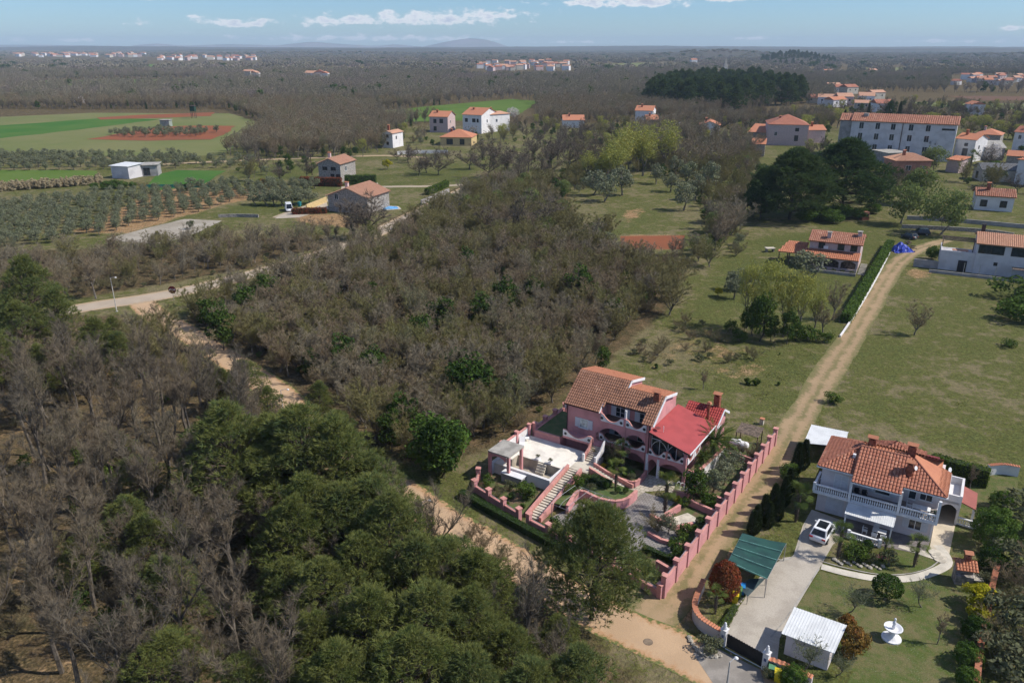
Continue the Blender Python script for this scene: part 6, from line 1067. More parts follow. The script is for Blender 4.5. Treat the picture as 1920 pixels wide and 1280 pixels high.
sheet('lawn', GP([(1537, 1070), (1480, 1160), (1560, 1180), (1600, 1260), (1560, 1330), (1830, 1330), (1845, 1175), (1862, 1075), (1790, 1062), (1740, 1082), (1700, 1092), (1650, 1092), (1590, 1083)]), .008, LAWN); sheet('lawn', GP([(1548, 1045), (1590, 1028), (1650, 1040), (1700, 1022), (1755, 1030), (1764, 1048), (1740, 1066), (1700, 1076), (1650, 1077), (1590, 1066), (1545, 1054)]), .008, LAWN); sheet('lawn', GP([(1766, 960), (1850, 885), (1910, 895), (1890, 1040), (1780, 1040), (1768, 1015)]), .008, LAWN)
GRAVEL = M('driveway_pebbles', (.46, .41, .34), col2=(.38, .335, .275), var=.16, scale=.35, fine=7, world=True); PATH = M('pale_path', (.60, .55, .46), var=.08, scale=.8, world=True); PATIO = M('patio_tiles', (.21, .18, .17), var=.12, scale=1.5, world=True)
sheet('driveway', GP([(1345, 1190), (1395, 1125), (1405, 1100), (1445, 1062), (1470, 1045), (1487, 1043), (1505, 985), (1522, 955), (1578, 975), (1590, 1003), (1562, 1020), (1545, 1050), (1535, 1068), (1480, 1160), (1462, 1196), (1455, 1260), (1432, 1245)]), .02, GRAVEL); sheet('forecourt', GP([(1345, 1215), (1425, 1255), (1440, 1300), (1370, 1330), (1300, 1225), (1320, 1205)]), .032, M('worn_asphalt', (.30, .27, .235), var=.12, scale=.5, world=True))
sheet('patio', [WL(*p) for p in ((3.2, -.02), (11.9, -.02), (11.6, -3.0), (9.0, -3.4), (3.0, -4.3))], .03, PATIO); sheet('side_pavement', [WL(*p) for p in ((11.95, -2.0), (13.8, -2.0), (14.0, 5.0), (13.8, 9.4), (12.0, 9.4))], .034, M('cream_pavement', (.56, .48, .36), var=.07, scale=.8, world=True)); sheet('side_pavement', [WL(*p) for p in ((9.1, -3.0), (13.6, -3.4), (13.7, -2.05), (9.1, -2.4))], .05, CREAM)
def ribbon(name, px, w, z, mat):
    c = catmull(GP(px), .5); t = np.gradient(c, axis=0); t /= np.linalg.norm(t, axis=1)[:, None]; nn = np.stack([-t[:, 1], t[:, 0]], 1) * w / 2; mb = MB()
    for i in range(len(c) - 1): mb.poly([(*(c[i] - nn[i]), z), (*(c[i + 1] - nn[i + 1]), z), (*(c[i + 1] + nn[i + 1]), z), (*(c[i] + nn[i]), z)])
    return mb.obj(name, mat, None, kind='structure')
ribbon('garden_path', [(1540, 1062), (1590, 1075), (1650, 1085), (1705, 1084), (1745, 1074), (1775, 1058), (1772, 1040), (1758, 1022)], 1.0, .04, PATH); ribbon('kerb', [(1538, 1052), (1590, 1066), (1650, 1077), (1700, 1076), (1740, 1066), (1763, 1050)], .14, .07, CONC); ribbon('kerb', [(1445, 1195), (1480, 1150), (1536, 1066)], .14, .05, CONC); ribbon('kerb', [(1440, 1048), (1487, 1043), (1512, 978)], .14, .05, CONC)
for k in range(3):
    sp_ = thing('stepping_stone', 'round cream stepping slab between patio corner and curved path', 'stepping stone', (*G(1752 + 5 * k, 1037 + 6 * k), .05 - .03 * k + .03), 0, 'round slabs by the patio'); MB().lathe([(.6, 0), (.6, .08)], 18).obj('slab', CREAM, sp_)
pb = thing('patio_balustrade', 'white balustrade along the front of the patio', 'balustrade', (0, 0, 0)); a, b = G(1590, 1008), G(1648, 1026); balustrade(pb, a, b, .05, .8, .26); pb.children[0]['label'] = 'white bottom rail'
for p in (a, b): MB().cbox((*p, .03), .3, .3, 1.0).obj('post', WHITEP, pb)
# garden furniture
def table(label, xy, z, rz, L=1.4, W_=.8, h=.72, mat=None, grp=None):
    t = thing('garden_table', label, 'table', (*xy, z), rz, grp); MB().box(-L / 2, -W_ / 2, h - .05, L / 2, W_ / 2, h).obj('top', mat or WHITEP, t)
    for x in (-1, 1):
        for y in (-1, 1): MB().cbox((x * (L / 2 - .1), y * (W_ / 2 - .1), 0), .07, .07, h - .051).obj('leg', mat or WHITEP, t)
    return t
def chair(label, xy, z, rz, grp, mat=None):
    t = thing('garden_chair', label, 'chair', (*xy, z), rz, grp); mat = mat or WHITEP; MB().box(-.25, -.25, .40, .25, .25, .45).obj('seat', mat, t); MB().box(-.25, .21, .451, .25, .26, .9).obj('backrest', mat, t)
    for x in (-.21, .21):
        for y in (-.21, .21): MB().cbox((x, y, 0), .05, .05, .399).obj('leg', mat, t)
    for x in (-.27, .27): MB().box(x - .03, -.2, .62, x + .03, .209, .66).obj('armrest', mat, t)
table('white table on the dark patio under the awning', WL(7.0, -1.9), .03, WT); table('white table on the right part of the balcony', WL(10.4, .6), 2.75, WT, 1.8, .9)
for x, y, r in ((6.6, -2.7, 3.1), (7.5, -2.7, 3.2), (6.6, -1.1, 0), (5.6, -2.2, 1.5)): chair('white garden chair round the patio table', WL(x, y), .03, WT + r, 'chairs on the patio')
for x, y, r, m in ((11.5, .3, -1.4, rgb('green_plastic', .05, .09, .05)), (9.2, .9, 1.5, WHITEP)): chair('chair at the balcony table', WL(x, y), 2.75, WT + r, 'chairs on the balcony', m)
for x in (3.9, 4.7): chair('dark chair in the middle loggia of the white house', WL(x, .7), 2.75, WT + .3, 'dark chairs in the loggia', rgb('dark_plastic', .03, .03, .035))
bq = thing('barbecue', 'brick barbecue with tiled hood beside the curved garden path', 'barbecue', G(1803, 1090), WT + .3); MB().box(-.8, -.6, 0, .8, .6, 1.0).obj('base', STONE, bq); MB().box(-.8, -.1, 1.001, .8, .6, 1.9).obj('back_wall', STONE, bq); roof_plane(bq, [(-1.0, -.8, 1.85), (1.0, -.8, 1.85), (1.0, .2, 2.45), (-1.0, .2, 2.45)], T_ORANGE, T_ORANGE, .28, .3, name='hood'); roof_plane(bq, [(1.0, .9, 1.95), (-1.0, .9, 1.95), (-1.0, .22, 2.45), (1.0, .22, 2.45)], T_ORANGE, T_ORANGE, .28, .3, name='hood'); chimney(bq, .1, .25, 2.3, 3.0, .5, .5); MB().box(.82, -.6, .7, 1.7, .6, .8).obj('worktop', CREAM, bq); MB().box(1.5, -.5, 0, 1.65, .5, .699).obj('worktop_leg', STONE, bq)
ft = thing('fountain', 'white two-tier garden fountain with a small figure on the lawn', 'fountain', G(1671, 1196), 0); MB().lathe([(.85, 0), (.85, .12), (.62, .16), (.45, .3), (.28, .45), (.2, .8), (.22, .95)], 18).obj('base', WHITEP, ft, smooth=False); MB().lathe([(.22, .951), (.55, 1.02), (.78, 1.15), (.8, 1.25), (.70, 1.24), (.45, 1.12), (.1, 1.08)], 20).obj('basin', WHITEP, ft); MB().lathe([(.1, 1.09), (.16, 1.3), (.10, 1.5), (.17, 1.72), (.12, 1.9), (.05, 1.98), (.11, 2.08), (.10, 2.2), (.03, 2.27)], 10).obj('figure', WHITEP, ft, smooth=True)
# --- shed at the gate, gate, gate wall
F2 = math.atan2(*(np.subtract(G(1570, 1250), G(1465, 1195))[::-1]))
sh = thing('garden_shed', 'white shed with ribbed sheet-metal roof beside the driveway gate', 'shed', (0, 0, 0)); A, B, C, D = [G(*p, 2.35) for p in ((1466, 1186), (1564, 1223), (1587, 1173), (1490, 1139))]; corrugated(sh, [(*A, 2.3), (*B, 2.3), (*C, 2.45), (*D, 2.45)], WMETAL, 18)
c4 = np.array([A, B, C, D]); cc = c4.mean(0); q = [tuple(cc + (p - cc) * .84) for p in c4]; MB().ext([(*p, 0) for p in q], (0, 0, 2.22)).obj('wall', LILAC, sh)
gt = thing('driveway_gate', 'black metal driveway gate between two white statue pillars', 'gate', (0, 0, 0)); ga, gb = np.array(G(1361, 1212)), np.array(G(1428, 1250)); gdv = gb - ga
for k in range(28): p = ga + gdv * (k + .5) / 28; MB().cbox((*p, .12), .115, .05, 1.35 + .05 * (k % 2), math.atan2(gdv[1], gdv[0])).obj('slat', BLACKM, gt)
MB().beam((*ga, .12), (*gb, .12), .08, .1).obj('bottom_rail', BLACKM, gt); MB().beam((*ga, 1.3), (*gb, 1.3), .09, .07).obj('top_rail', BLACKM, gt); sheet('gate_track', [tuple(ga + (-.15, -.3)), tuple(gb + (.1, -.3)), tuple(gb + (.1, -.15)), tuple(ga + (-.1, -.15))], .045, WHITEP)
for nm, p in (('left', ga - gdv / np.linalg.norm(gdv) * .3), ('right', gb + gdv / np.linalg.norm(gdv) * .3)):
    gpil = thing('gate_pillar', 'white gate pillar with a small statue, on the %s of the black gate' % nm, 'pillar', (*p, 0), F2); MB().cbox((0, 0, 0), .5, .5, 1.75).obj('shaft', WHITE, gpil, bevel=.02); MB().cbox((0, 0, 1.751), .6, .6, .1).obj('cap', WHITE, gpil); MB().lathe([(.2, 1.852), (.22, 2.0), (.14, 2.12), (.17, 2.25), (.09, 2.35), (.12, 2.45), (.03, 2.56)], 10).obj('statue', WHITEP, gpil, smooth=True)
    MB().cbox((0, -.262, 1.0), .22, .02, .3).obj('number_plate', rgb('blue_plate', .12, .14, .25), gpil)
def tiled_wall(name, label, px, h, mat=LILAC):
    o = thing(name, label, 'wall', (0, 0, 0)); c = catmull(GP(px), .55)
    for i in range(len(c) - 1):
        a, b = c[i], c[i + 1]; d = (b - a) / np.linalg.norm(b - a); a2 = a - d * .02; MB().beam((*a2, h / 2), (*b, h / 2), .28, h).obj('section', mat, o)
        for s in (0, .5):
            p, e = a + (b - a) * s, a + (b - a) * (s + .5); nn = np.array([-d[1], d[0]]) * .26; m = (p + e) / 2; MB().ext([(*(p - nn), h + .0), (*m - nn, h + .09), (*(e - nn), h + .0), (*(e - nn), h + .002)], (*(2 * nn), 0.001)).obj('coping_tile', T_ORANGE, o)
    return o
tiled_wall('garden_wall', 'curved lilac wall with orange coping tiles left of the gate', [(1318, 1105), (1303, 1140), (1301, 1160), (1312, 1178), (1332, 1192), (1350, 1203)], 1.3); tiled_wall('garden_wall', 'lilac wall with orange coping tiles right of the gate', [(1434, 1253), (1470, 1266), (1520, 1290)], 1.2); tiled_wall('garden_wall', 'tile-topped brick wall along the right garden edge', [(1868, 1065), (1855, 1120), (1845, 1175), (1835, 1215), (1825, 1300)], 1.3, BRICK); tiled_wall('garden_wall', 'low white wall with orange tiles behind the side lawn', [(1850, 890), (1878, 888), (1908, 893)], 1.4, WHITE)
pl_ = thing('notice_box', 'small dark letter box on the wall right of the gate', 'letter box', (*G(1443, 1256), 0), F2); MB().box(-.25, -.3, .55, .25, -.22, 1.0).obj('box', DARK, pl_); MB().box(-.28, -.21, .5, .28, -.16, 1.05).obj('backplate', WOOD, pl_)
# --- green netting canopy
gc = thing('net_canopy', 'dark green shade-net canopy on a steel frame beside the driveway', 'canopy', (0, 0, 0)); NET = M('green_net', (.018, .075, .062), col2=(.014, .055, .05), var=.12, scale=.7, fine=25, world=True); hz = 2.2; Q = [G(*p, hz) for p in ((1365, 1052), (1392, 999), (1474, 1018), (1438, 1085))]
for k in range(4):
    t0, t1 = k / 4, (k + 1) / 4; l0 = [Q[0][i] + (Q[1][i] - Q[0][i]) * t0 for i in (0, 1)]; l1 = [Q[0][i] + (Q[1][i] - Q[0][i]) * t1 for i in (0, 1)]; r0 = [Q[3][i] + (Q[2][i] - Q[3][i]) * t0 for i in (0, 1)]; r1 = [Q[3][i] + (Q[2][i] - Q[3][i]) * t1 for i in (0, 1)]; m0 = [(l0[i] + r0[i]) / 2 for i in (0, 1)]; m1 = [(l1[i] + r1[i]) / 2 for i in (0, 1)]; s = MB()
    mid = lambda a, b, f: [a[i] + (b[i] - a[i]) * f for i in (0, 1)]
    for f0, f1 in ((0, .33), (.33, .66), (.66, 1)):
        z = lambda f: hz - .12 * math.sin(math.pi * f)
        s.ext([(*mid(l0, r0, f0), z(f0)), (*mid(l0, r0, f1), z(f1)), (*mid(l1, r1, f1), z(f1)), (*mid(l1, r1, f0), z(f0))], (0, 0, .02))
    s.obj('net_panel', NET, gc)
    MB().beam((*l0, hz + .06), (*r0, hz + .06), .05).obj('frame_bar', rgb('pale_green_bar', .20, .42, .36), gc)
for a, b in ((0, 1), (3, 2)): MB().beam((*Q[a], hz - .03), (*Q[b], hz - .03), .05).obj('frame_bar', STEEL, gc)
for a in Q: MB().cbox((*a, 0), .07, .07, hz - .04).obj('post', STEEL, gc)
lowq = [G(*p, .9) for p in ((1385, 1100), (1405, 1085), (1436, 1083), (1402, 1118))]; MB().ext([(*p, .9) for p in lowq], (0, 0, .02)).obj('net_panel', rgb('grey_net', .05, .08, .085), gc)
for a in lowq: MB().cbox((*a, 0), .06, .06, .9).obj('post', STEEL, gc)
# --- bins
def wheelie(label, xy, rz, col, lid=None, s=1.0):
    t = thing('wheelie_bin', label, 'bin', (*xy, 0), rz, None, s); m = rgb('bin_%02d%02d%02d' % tuple(int(c * 99) for c in col), *col, rough=.5, var=.05); MB().cbox((0, 0, .06), .5, .6, .86, 0, 1.16).obj('body', m, t); MB().ext([(-.31, -.40, .925), (.31, -.40, .925), (.31, .38, .96), (-.31, .38, .96)], (0, 0, .07)).obj('lid', rgb('lid_%02d%02d%02d' % tuple(int(c * 99) for c in (lid or col)), *(lid or col), rough=.5, var=.05), t); MB().beam((-.26, .42, .9), (.26, .42, .9), .05).obj('handle', BLACKM, t)
    for x in (-.24, .24): MB().tube([(x - .04, .25, .12), (x + .04, .25, .12)], .12, 10).obj('wheel', BLACKM, t)
for lab, px, c, l in [('yellow wheelie bin beside the red bush', (1378, 1128), (.60, .46, .015), None), ('green wheelie bin behind the yellow one by the red bush', (1384, 1118), (.10, .22, .07), None), ('blue wheelie bin next to the green shade canopy', (1390, 1112), (.02, .20, .48), None), ('yellow wheelie bin outside the wall right of the gate', (1457, 1275), (.62, .50, .02), None), ('green wheelie bin outside the wall right of the gate', (1446, 1265), (.05, .14, .06), (.10, .25, .13)), ('yellow bin beside the far terrace house', (1754, 500), (.62, .50, .03), None), ('blue bin beside the far terrace house', (1769, 502), (.02, .03, .26), None), ('dark green bin beside the far terrace house', (1784, 504), (.015, .05, .035), None), ('teal bin on the road near the white van', (562, 387), (.02, .18, .20), None)]: wheelie(lab, G(*px), WT + .2, c, l, 1.0 if px[1] > 1000 else 1.5)
# --- white car
def car(label, xy, rz, paint, L=4.45, Wd=1.85, Hh=1.62, name='car', van=False):
    t = thing(name, label, 'car' if not van else 'van', (*xy, 0), rz); hw = Wd / 2; S = [(-L / 2, .42, .78, hw * .86), (-L / 2 + .12, .30, .98, hw * .95), (-L * .30, .26, 1.02, hw), (L * .12, .26, 1.0, hw), (L * .34, .27, .93, hw * .97), (L / 2 - .12, .32, .78, hw * .9), (L / 2, .42, .62, hw * .74)]; n = len(S); mb = MB()
    for x, zb, zt, w_ in S:
        for p in ((-w_ * .92, zb), (-w_, (zb + zt) / 2), (-w_ * .95, zt), (0, zt + .03), (w_ * .95, zt), (w_, (zb + zt) / 2), (w_ * .92, zb)): mb.v.append((p[0], x, p[1]))
    for i in range(n - 1):
        for k in range(7): k2 = (k + 1) % 7; mb.f.append((i * 7 + k, i * 7 + k2, (i + 1) * 7 + k2, (i + 1) * 7 + k))
    mb.f.append(tuple(range(6, -1, -1))); mb.f.append(tuple((n - 1) * 7 + k for k in range(7))); mb.obj('body', paint, t, smooth=True, bevel=.0)
    yb, y0, y1, yf = -L / 2 + .14, -L / 2 + .62, L * (.10 if not van else .28), L * (.27 if not van else .40); zr = Hh; cw, rw = hw * .93, hw * .76; zb = 1.0
    cab = [(-cw, yb, zb), (cw, yb, zb), (cw, yf, zb - .06), (-cw, yf, zb - .06), (-rw, y0, zr), (rw, y0, zr), (rw, y1, zr), (-rw, y1, zr)]; m = MB(); m.v = cab; m.f = [(4, 5, 6, 7), (0, 1, 5, 4), (1, 2, 6, 5), (2, 3, 7, 6), (3, 0, 4, 7)]; m.obj('cabin', paint, t)
    C = [Vector(c) for c in cab]
    def pane(nm, a, b, c, d, k=.1, par=t):
        P = [C[a], C[b], C[c], C[d]]; ce = sum(P, Vector()) / 4; nn = (P[1] - P[0]).cross(P[2] - P[1]).normalized(); nn = nn if nn.dot(ce - Vector((0, 0, .9))) > 0 else -nn; Q_ = [ce + (p - ce) * (1 - k) + nn * .012 for p in P]; MB().poly(Q_).obj(nm, glass('car_glass', (.008, .01, .012), .05), par)
    pane('rear_window', 0, 1, 5, 4, .16); pane('windscreen', 2, 3, 7, 6, .12)
    if not van: pane('side_window', 1, 2, 6, 5, .18); pane('side_window', 3, 0, 4, 7, .18); m = MB(); m.poly([(-rw * .72, y0 + .35, zr + .012), (rw * .72, y0 + .35, zr + .012), (rw * .72, y1 - .15, zr + .012), (-rw * .72, y1 - .15, zr + .012)]); m.obj('sunroof', MATS['car_glass'], t)
    for x in (-hw * .95, hw * .95):
        for y in (-L * .30, L * .31): w2 = MB().tube([(x - .1, y, .33), (x + .1, y, .33)], .33, 16).obj('wheel', BLACKM, t); MB().tube([(x - .108, y, .33), (x + .108, y, .33)], .2, 12).obj('rim', STEEL, w2)
    for x in (-1, 1): MB().cbox((x * hw * .72, -L / 2 - .0, .78), .38, .12, .14).obj('tail_light', rgb('tail_red', .35, .01, .015, rough=.3), t); MB().cbox((x * hw * .66, L / 2 - .08, .62), .4, .14, .14).obj('headlight', rgb('headlight_glass', .6, .62, .65, rough=.1), t); MB().cbox((x * (hw + .1), L * .17, .95), .22, .14, .14).obj('wing_mirror', paint, t)
    MB().cbox((0, -L / 2 - .01, .5), .52, .03, .12).obj('number_plate', WHITEP, t); return t
CARW = M('white_car_paint', (.76, .77, .78), var=.02, rough=.25, spec=.6); ca, cb2 = np.array(G(1527, 1022)), np.array(G(1549, 988)); cd = cb2 - ca
car('white hatchback with dark sunroof parked on the driveway', (ca + cb2) / 2 + np.array((.25, .15)), math.atan2(cd[1], cd[0]) - math.pi / 2, CARW, L=4.3)
CARD = M('dark_car_paint', (.02, .022, .025), var=.02, rough=.25, spec=.6)
car('black car parked under the trees beside the blue tarpaulin', G(1725, 440), R(75), CARD, L=5.0, Wd=2.2, Hh=1.8); car('dark grey car left of the black car by the blue tarpaulin', G(1704, 447), R(20), M('grey_car_paint', (.05, .055, .06), rough=.3), L=4.6, Wd=2.1, Hh=1.7); car('white delivery van on the lane left of the stone houses', G(542, 395), R(200), CARW, L=5.6, Wd=2.3, Hh=2.5, name='van', van=True)
# --- garden plants of the white house
for lab, px, ty, k in [('fan palm beside the white car', (1571, 1046), 968, 'fanpalm0'), ('fan palm at the rockery in front of the patio', (1655, 1050), 1000, 'fanpalm1'), ('fan palm right of the rockery near the path', (1714, 1062), 992, 'fanpalm0'), ('fan palm on the left lawn by the cypresses', (1491, 978), 895, 'fanpalm1'), ('fan palm in the bed behind the curved wall', (1340, 1150), 1088, 'fanpalm0')]: tree('palm_tree', k, lab, px[0], px[1], ty + 6, cat='palm')
for i, (px, py, ty) in enumerate([(1505, 880, 822), (1492, 888, 828), (1430, 985, 925), (1448, 965, 905), (1468, 950, 890), (1458, 975, 925), (1415, 1000, 945), (1440, 990, 940), (1476, 935, 875), (1408, 1005, 955)]): tree('cypress_tree', 'cypress%d' % (i % 2), 'dark columnar cypress in the row beside the dirt track', px, py, ty, 'cypresses beside the track', squash=1.35)
for lab, px, py, ty, k, sq in [('round green bush among the cypresses by the track', 1478, 905, 868, 'laurel', .9), ('tall green bush behind the net canopy', 1447, 960, 925, 'laurel', .7), ('clipped ball tree on the lawn in front of the path', 1660, 1122, 1080, 'ball', 1.15), ('big round laurel at the right garden edge', 1858, 1020, 952, 'rlaurel', 1.05), ('dark shrub below the big round laurel', 1856, 1066, 1024, 'rdark', 1.1), ('bright green round bush on the side lawn', 1877, 955, 922, 'rlaurel', 1.3), ('yellow-topped bush upper one at the brick wall', 1836, 1140, 1098, 'yellowbush', 1.3), ('yellow-topped bush lower one at the brick wall', 1832, 1172, 1138, 'yellowbush', 1.2), ('dark green bush beside the lower yellow bush', 1828, 1198, 1158, 'rdark', 1.15), ('pale green bush near the bottom right edge', 1812, 1245, 1207, 'rlaurel', 1.15), ('light green bush at the bottom right edge', 1812, 1287, 1252, 'rlaurel', 1.05), ('grey-green bush behind the barbecue', 1845, 1095, 1072, 'sage', 1.0),
                                ('dome-shaped red-leaved bush beside the net canopy', 1356, 1122, 1052, 'redbush', .82), ('upper rust-coloured bush beside the garden shed', 1586, 1180, 1150, 'rustbush', 1.0), ('lower rust-coloured bush beside the garden shed', 1597, 1228, 1172, 'rustbush', .95), ('oleander bush ringed with stones outside the curved wall', 1330, 1222, 1195, 'sage', 1.25), ('small bush outside the right gate pillar', 1437, 1272, 1252, 'sage', .8), ('round green bush outside the lilac wall', 1485, 1290, 1248, 'rlaurel', 1.0), ('small clipped ball in the patio rockery', 1625, 1032, 1012, 'ball', .9), ('silvery shrub in front of the patio balustrade', 1598, 1034, 1012, 'shrub2', 1.1), ('low green bush in the patio rockery', 1605, 1050, 1026, 'shrub1', 1.3), ('bright low bush in the patio rockery', 1617, 1048, 1024, 'shrub0', 1.0), ('small shrub at the right end of the rockery', 1665, 1058, 1032, 'sage', 1.0), ('silver bush left of the middle garden palm', 1634, 1055, 1036, 'sage', .8)]: tree('shrub', k, lab, px, py, ty, squash=sq, cat='bush')
for lab, px, py, ty in [('gnarled olive on the lawn behind the garden shed', 1592, 1148, 1092), ('gnarled olive on the lawn left of the barbecue', 1728, 1138, 1085), ('olive tree in front of the garden shed', 1505, 1256, 1196), ('olive tree right of the garden shed', 1570, 1265, 1222)]: tree('olive_tree', 'bareolive', lab, px, py, ty, squash=1.0)
plant('shrub', 'rdark', 'round dark bush under the yellow-topped bushes', 'bush', G(1836, 1150), .5)
for lab, px, py, ty in [('young leafless tree on the lawn right of the fountain', 1757, 1207, 1145), ('leafless tree on the side lawn behind the white house', 1818, 918, 868)]: tree('bare_tree', 'bare2', lab, px, py, ty, squash=.8)
for px, py, ty in [(1880, 1130, 1085), (1900, 1180, 1120), (1895, 1240, 1170), (1910, 1075, 1020), (1915, 1290, 1230), (1870, 1240, 1190), (1935, 1000, 930), (1930, 1120, 1050)]: tree('shrub', rr.choice(['scrub0', 'sage', 'scrub1', 'shrub1']), 'overgrown shrub beyond the brick wall at the right edge', px, py, ty, 'shrubs beyond the brick wall', cat='bush', squash=1.3)
hedge('tall clipped laurel hedge behind the white house', G(1742, 882), G(1850, 912), 2.3, 1.3, HEDGE, .11, 90); hedge('low clipped hedge strip beside the driveway', G(1352, 1187), G(1378, 1142), .6, .6, HEDGE, .06)
PO_ = [(1565 + 6 * i, 1050 + (i % 3) * 3 + i * .8) for i in range(16)]; STN = M('pale_stones', (.46, .42, .35), var=.2, scale=4)
def rock_mesh(seed):
    r = random.Random(seed); mb = MB(); mb.lathe([(.12, 0), (.22, .05), (.2, .14), (.1, .2)], 7); mb.v = [(x * r.uniform(.75, 1.3), y * r.uniform(.75, 1.3), z * r.uniform(.8, 1.2)) for x, y, z in mb.v]; return mb.mesh('rock', STN)
RK = [rock_mesh(i) for i in range(4)]
def rock(label, xy, s, grp): t = thing('garden_stone', label, 'stone', (*xy, 0), rr.uniform(0, 6), grp, s); put(rr.choice(RK), 'stone', t)
for p in PO_: rock('pale edging stone of the patio rockery', G(*p), rr.uniform(.7, 1.2), 'stones of the rockery')
for a in range(11): t = a / 10; x = 1292 + 58 * t - 8 * math.sin(t * math.pi); y = 1196 + 32 * math.sin(t * 1.9) + 4 * t; rock('pale stone of the ring round the oleander bush', G(x, y), rr.uniform(.8, 1.25), 'stones round the oleander')
for i in range(10): rock('white pebble beside the low hedge strip', G(1378 + i * 1.6, 1140 - i * 2.0 + rr.uniform(-3, 3)), .6, 'stones beside the hedge strip')
for lab, p, k in [('magenta flowers in the patio rockery', (1655, 1045), rgb('magenta_petals', .50, .03, .22)), ]:
    t = thing('flower_patch', lab, 'flowers', G(*p), 0); r = np.random.default_rng(8); put(np_mesh('petals', leaf_tris(r, np.stack([r.normal(size=240) * .45, r.normal(size=240) * .25, r.uniform(.05, .35, 240)], 1), np.full(240, .06)), 3, k), 'petals', t)
# --- street lamps, manhole, stop sign
def lamp(label, px, h, arm=0.9, az=0.0, mat=None):
    t = thing('street_lamp', label, 'street lamp', G(*px), az); m = mat or rgb('lamp_grey', .42, .41, .40, var=.05); MB().tube([(0, 0, 0), (0, 0, h * .5), (0, 0, h)], [.10, .075, .05], 8).obj('pole', m, t); MB().cbox((0, 0, 0), .4, .4, .06).obj('base_plate', m, t); MB().tube([(0, 0, h - .05), (arm * .6, 0, h + .12), (arm, 0, h + .12)], .035, 6).obj('arm', m, t); MB().lathe([(.05, -.16), (.17, -.1), (.19, -.02), (.10, .07), (.03, .09)], 12, (arm + .15, 0, h + .12)).obj('lamp_head', WHITEP, t, smooth=True)
lamp('pale street lamp at the asphalt road junction at left', (219, 584), hpx(219, 584, 521), .9, .0, rgb('lamp_pale', .6, .58, .54)); lamp('street lamp beside the tan road among the pines', (531, 772), hpx(531, 772, 731), .9, 0); lamp('street lamp beside the tan road left of the pink house', (794, 1003), hpx(794, 1003, 941), .7, .3); lamp('street lamp at the bottom edge by the driveway gate', (1359, 1315), hpx(1359, 1315, 1240), .5, .5)
mh = thing('manhole_cover', 'round iron manhole cover in the tan road', 'manhole', G(1215, 1203), 0); MB().lathe([(.38, .021), (.38, .034)], 20).obj('lid', rgb('iron_lid', .24, .18, .125, var=.1), mh); MB().lathe([(.44, .021), (.44, .029)], 20).obj('ring', rgb('iron_ring', .20, .15, .11), mh)
ss = thing('stop_sign', 'red octagonal stop sign at the road junction', 'sign', G(326, 562), R(0)); MB().tube([(0, 0, 0), (0, 0, 2.6)], .05, 6).obj('post', STEEL, ss); oc = [(.85 * math.cos(R(22.5 + 45 * k)), -.07, 2.2 + .85 * math.sin(R(22.5 + 45 * k))) for k in range(8)]; pn = MB().ext(oc, (0, .03, 0)).obj('panel', rgb('sign_red', .16, .012, .014), ss)
tx = bpy.data.curves.new('stop_text', 'FONT'); tx.body = 'STOP'; tx.size = .55; tx.align_x = 'CENTER'; tx.align_y = 'CENTER'; tx.extrude = .004; tob = bpy.data.objects.new('tmp_text', tx); COL.objects.link(tob); dg = bpy.context.evaluated_depsgraph_get(); tme = bpy.data.meshes.new_from_object(tob.evaluated_get(dg)); bpy.data.objects.remove(tob); tme.materials.clear(); tme.materials.append(WHITEP); to = put(tme, 'lettering', pn, loc=(0, -.08, 2.2)); to.rotation_euler = (R(90), 0, 0)
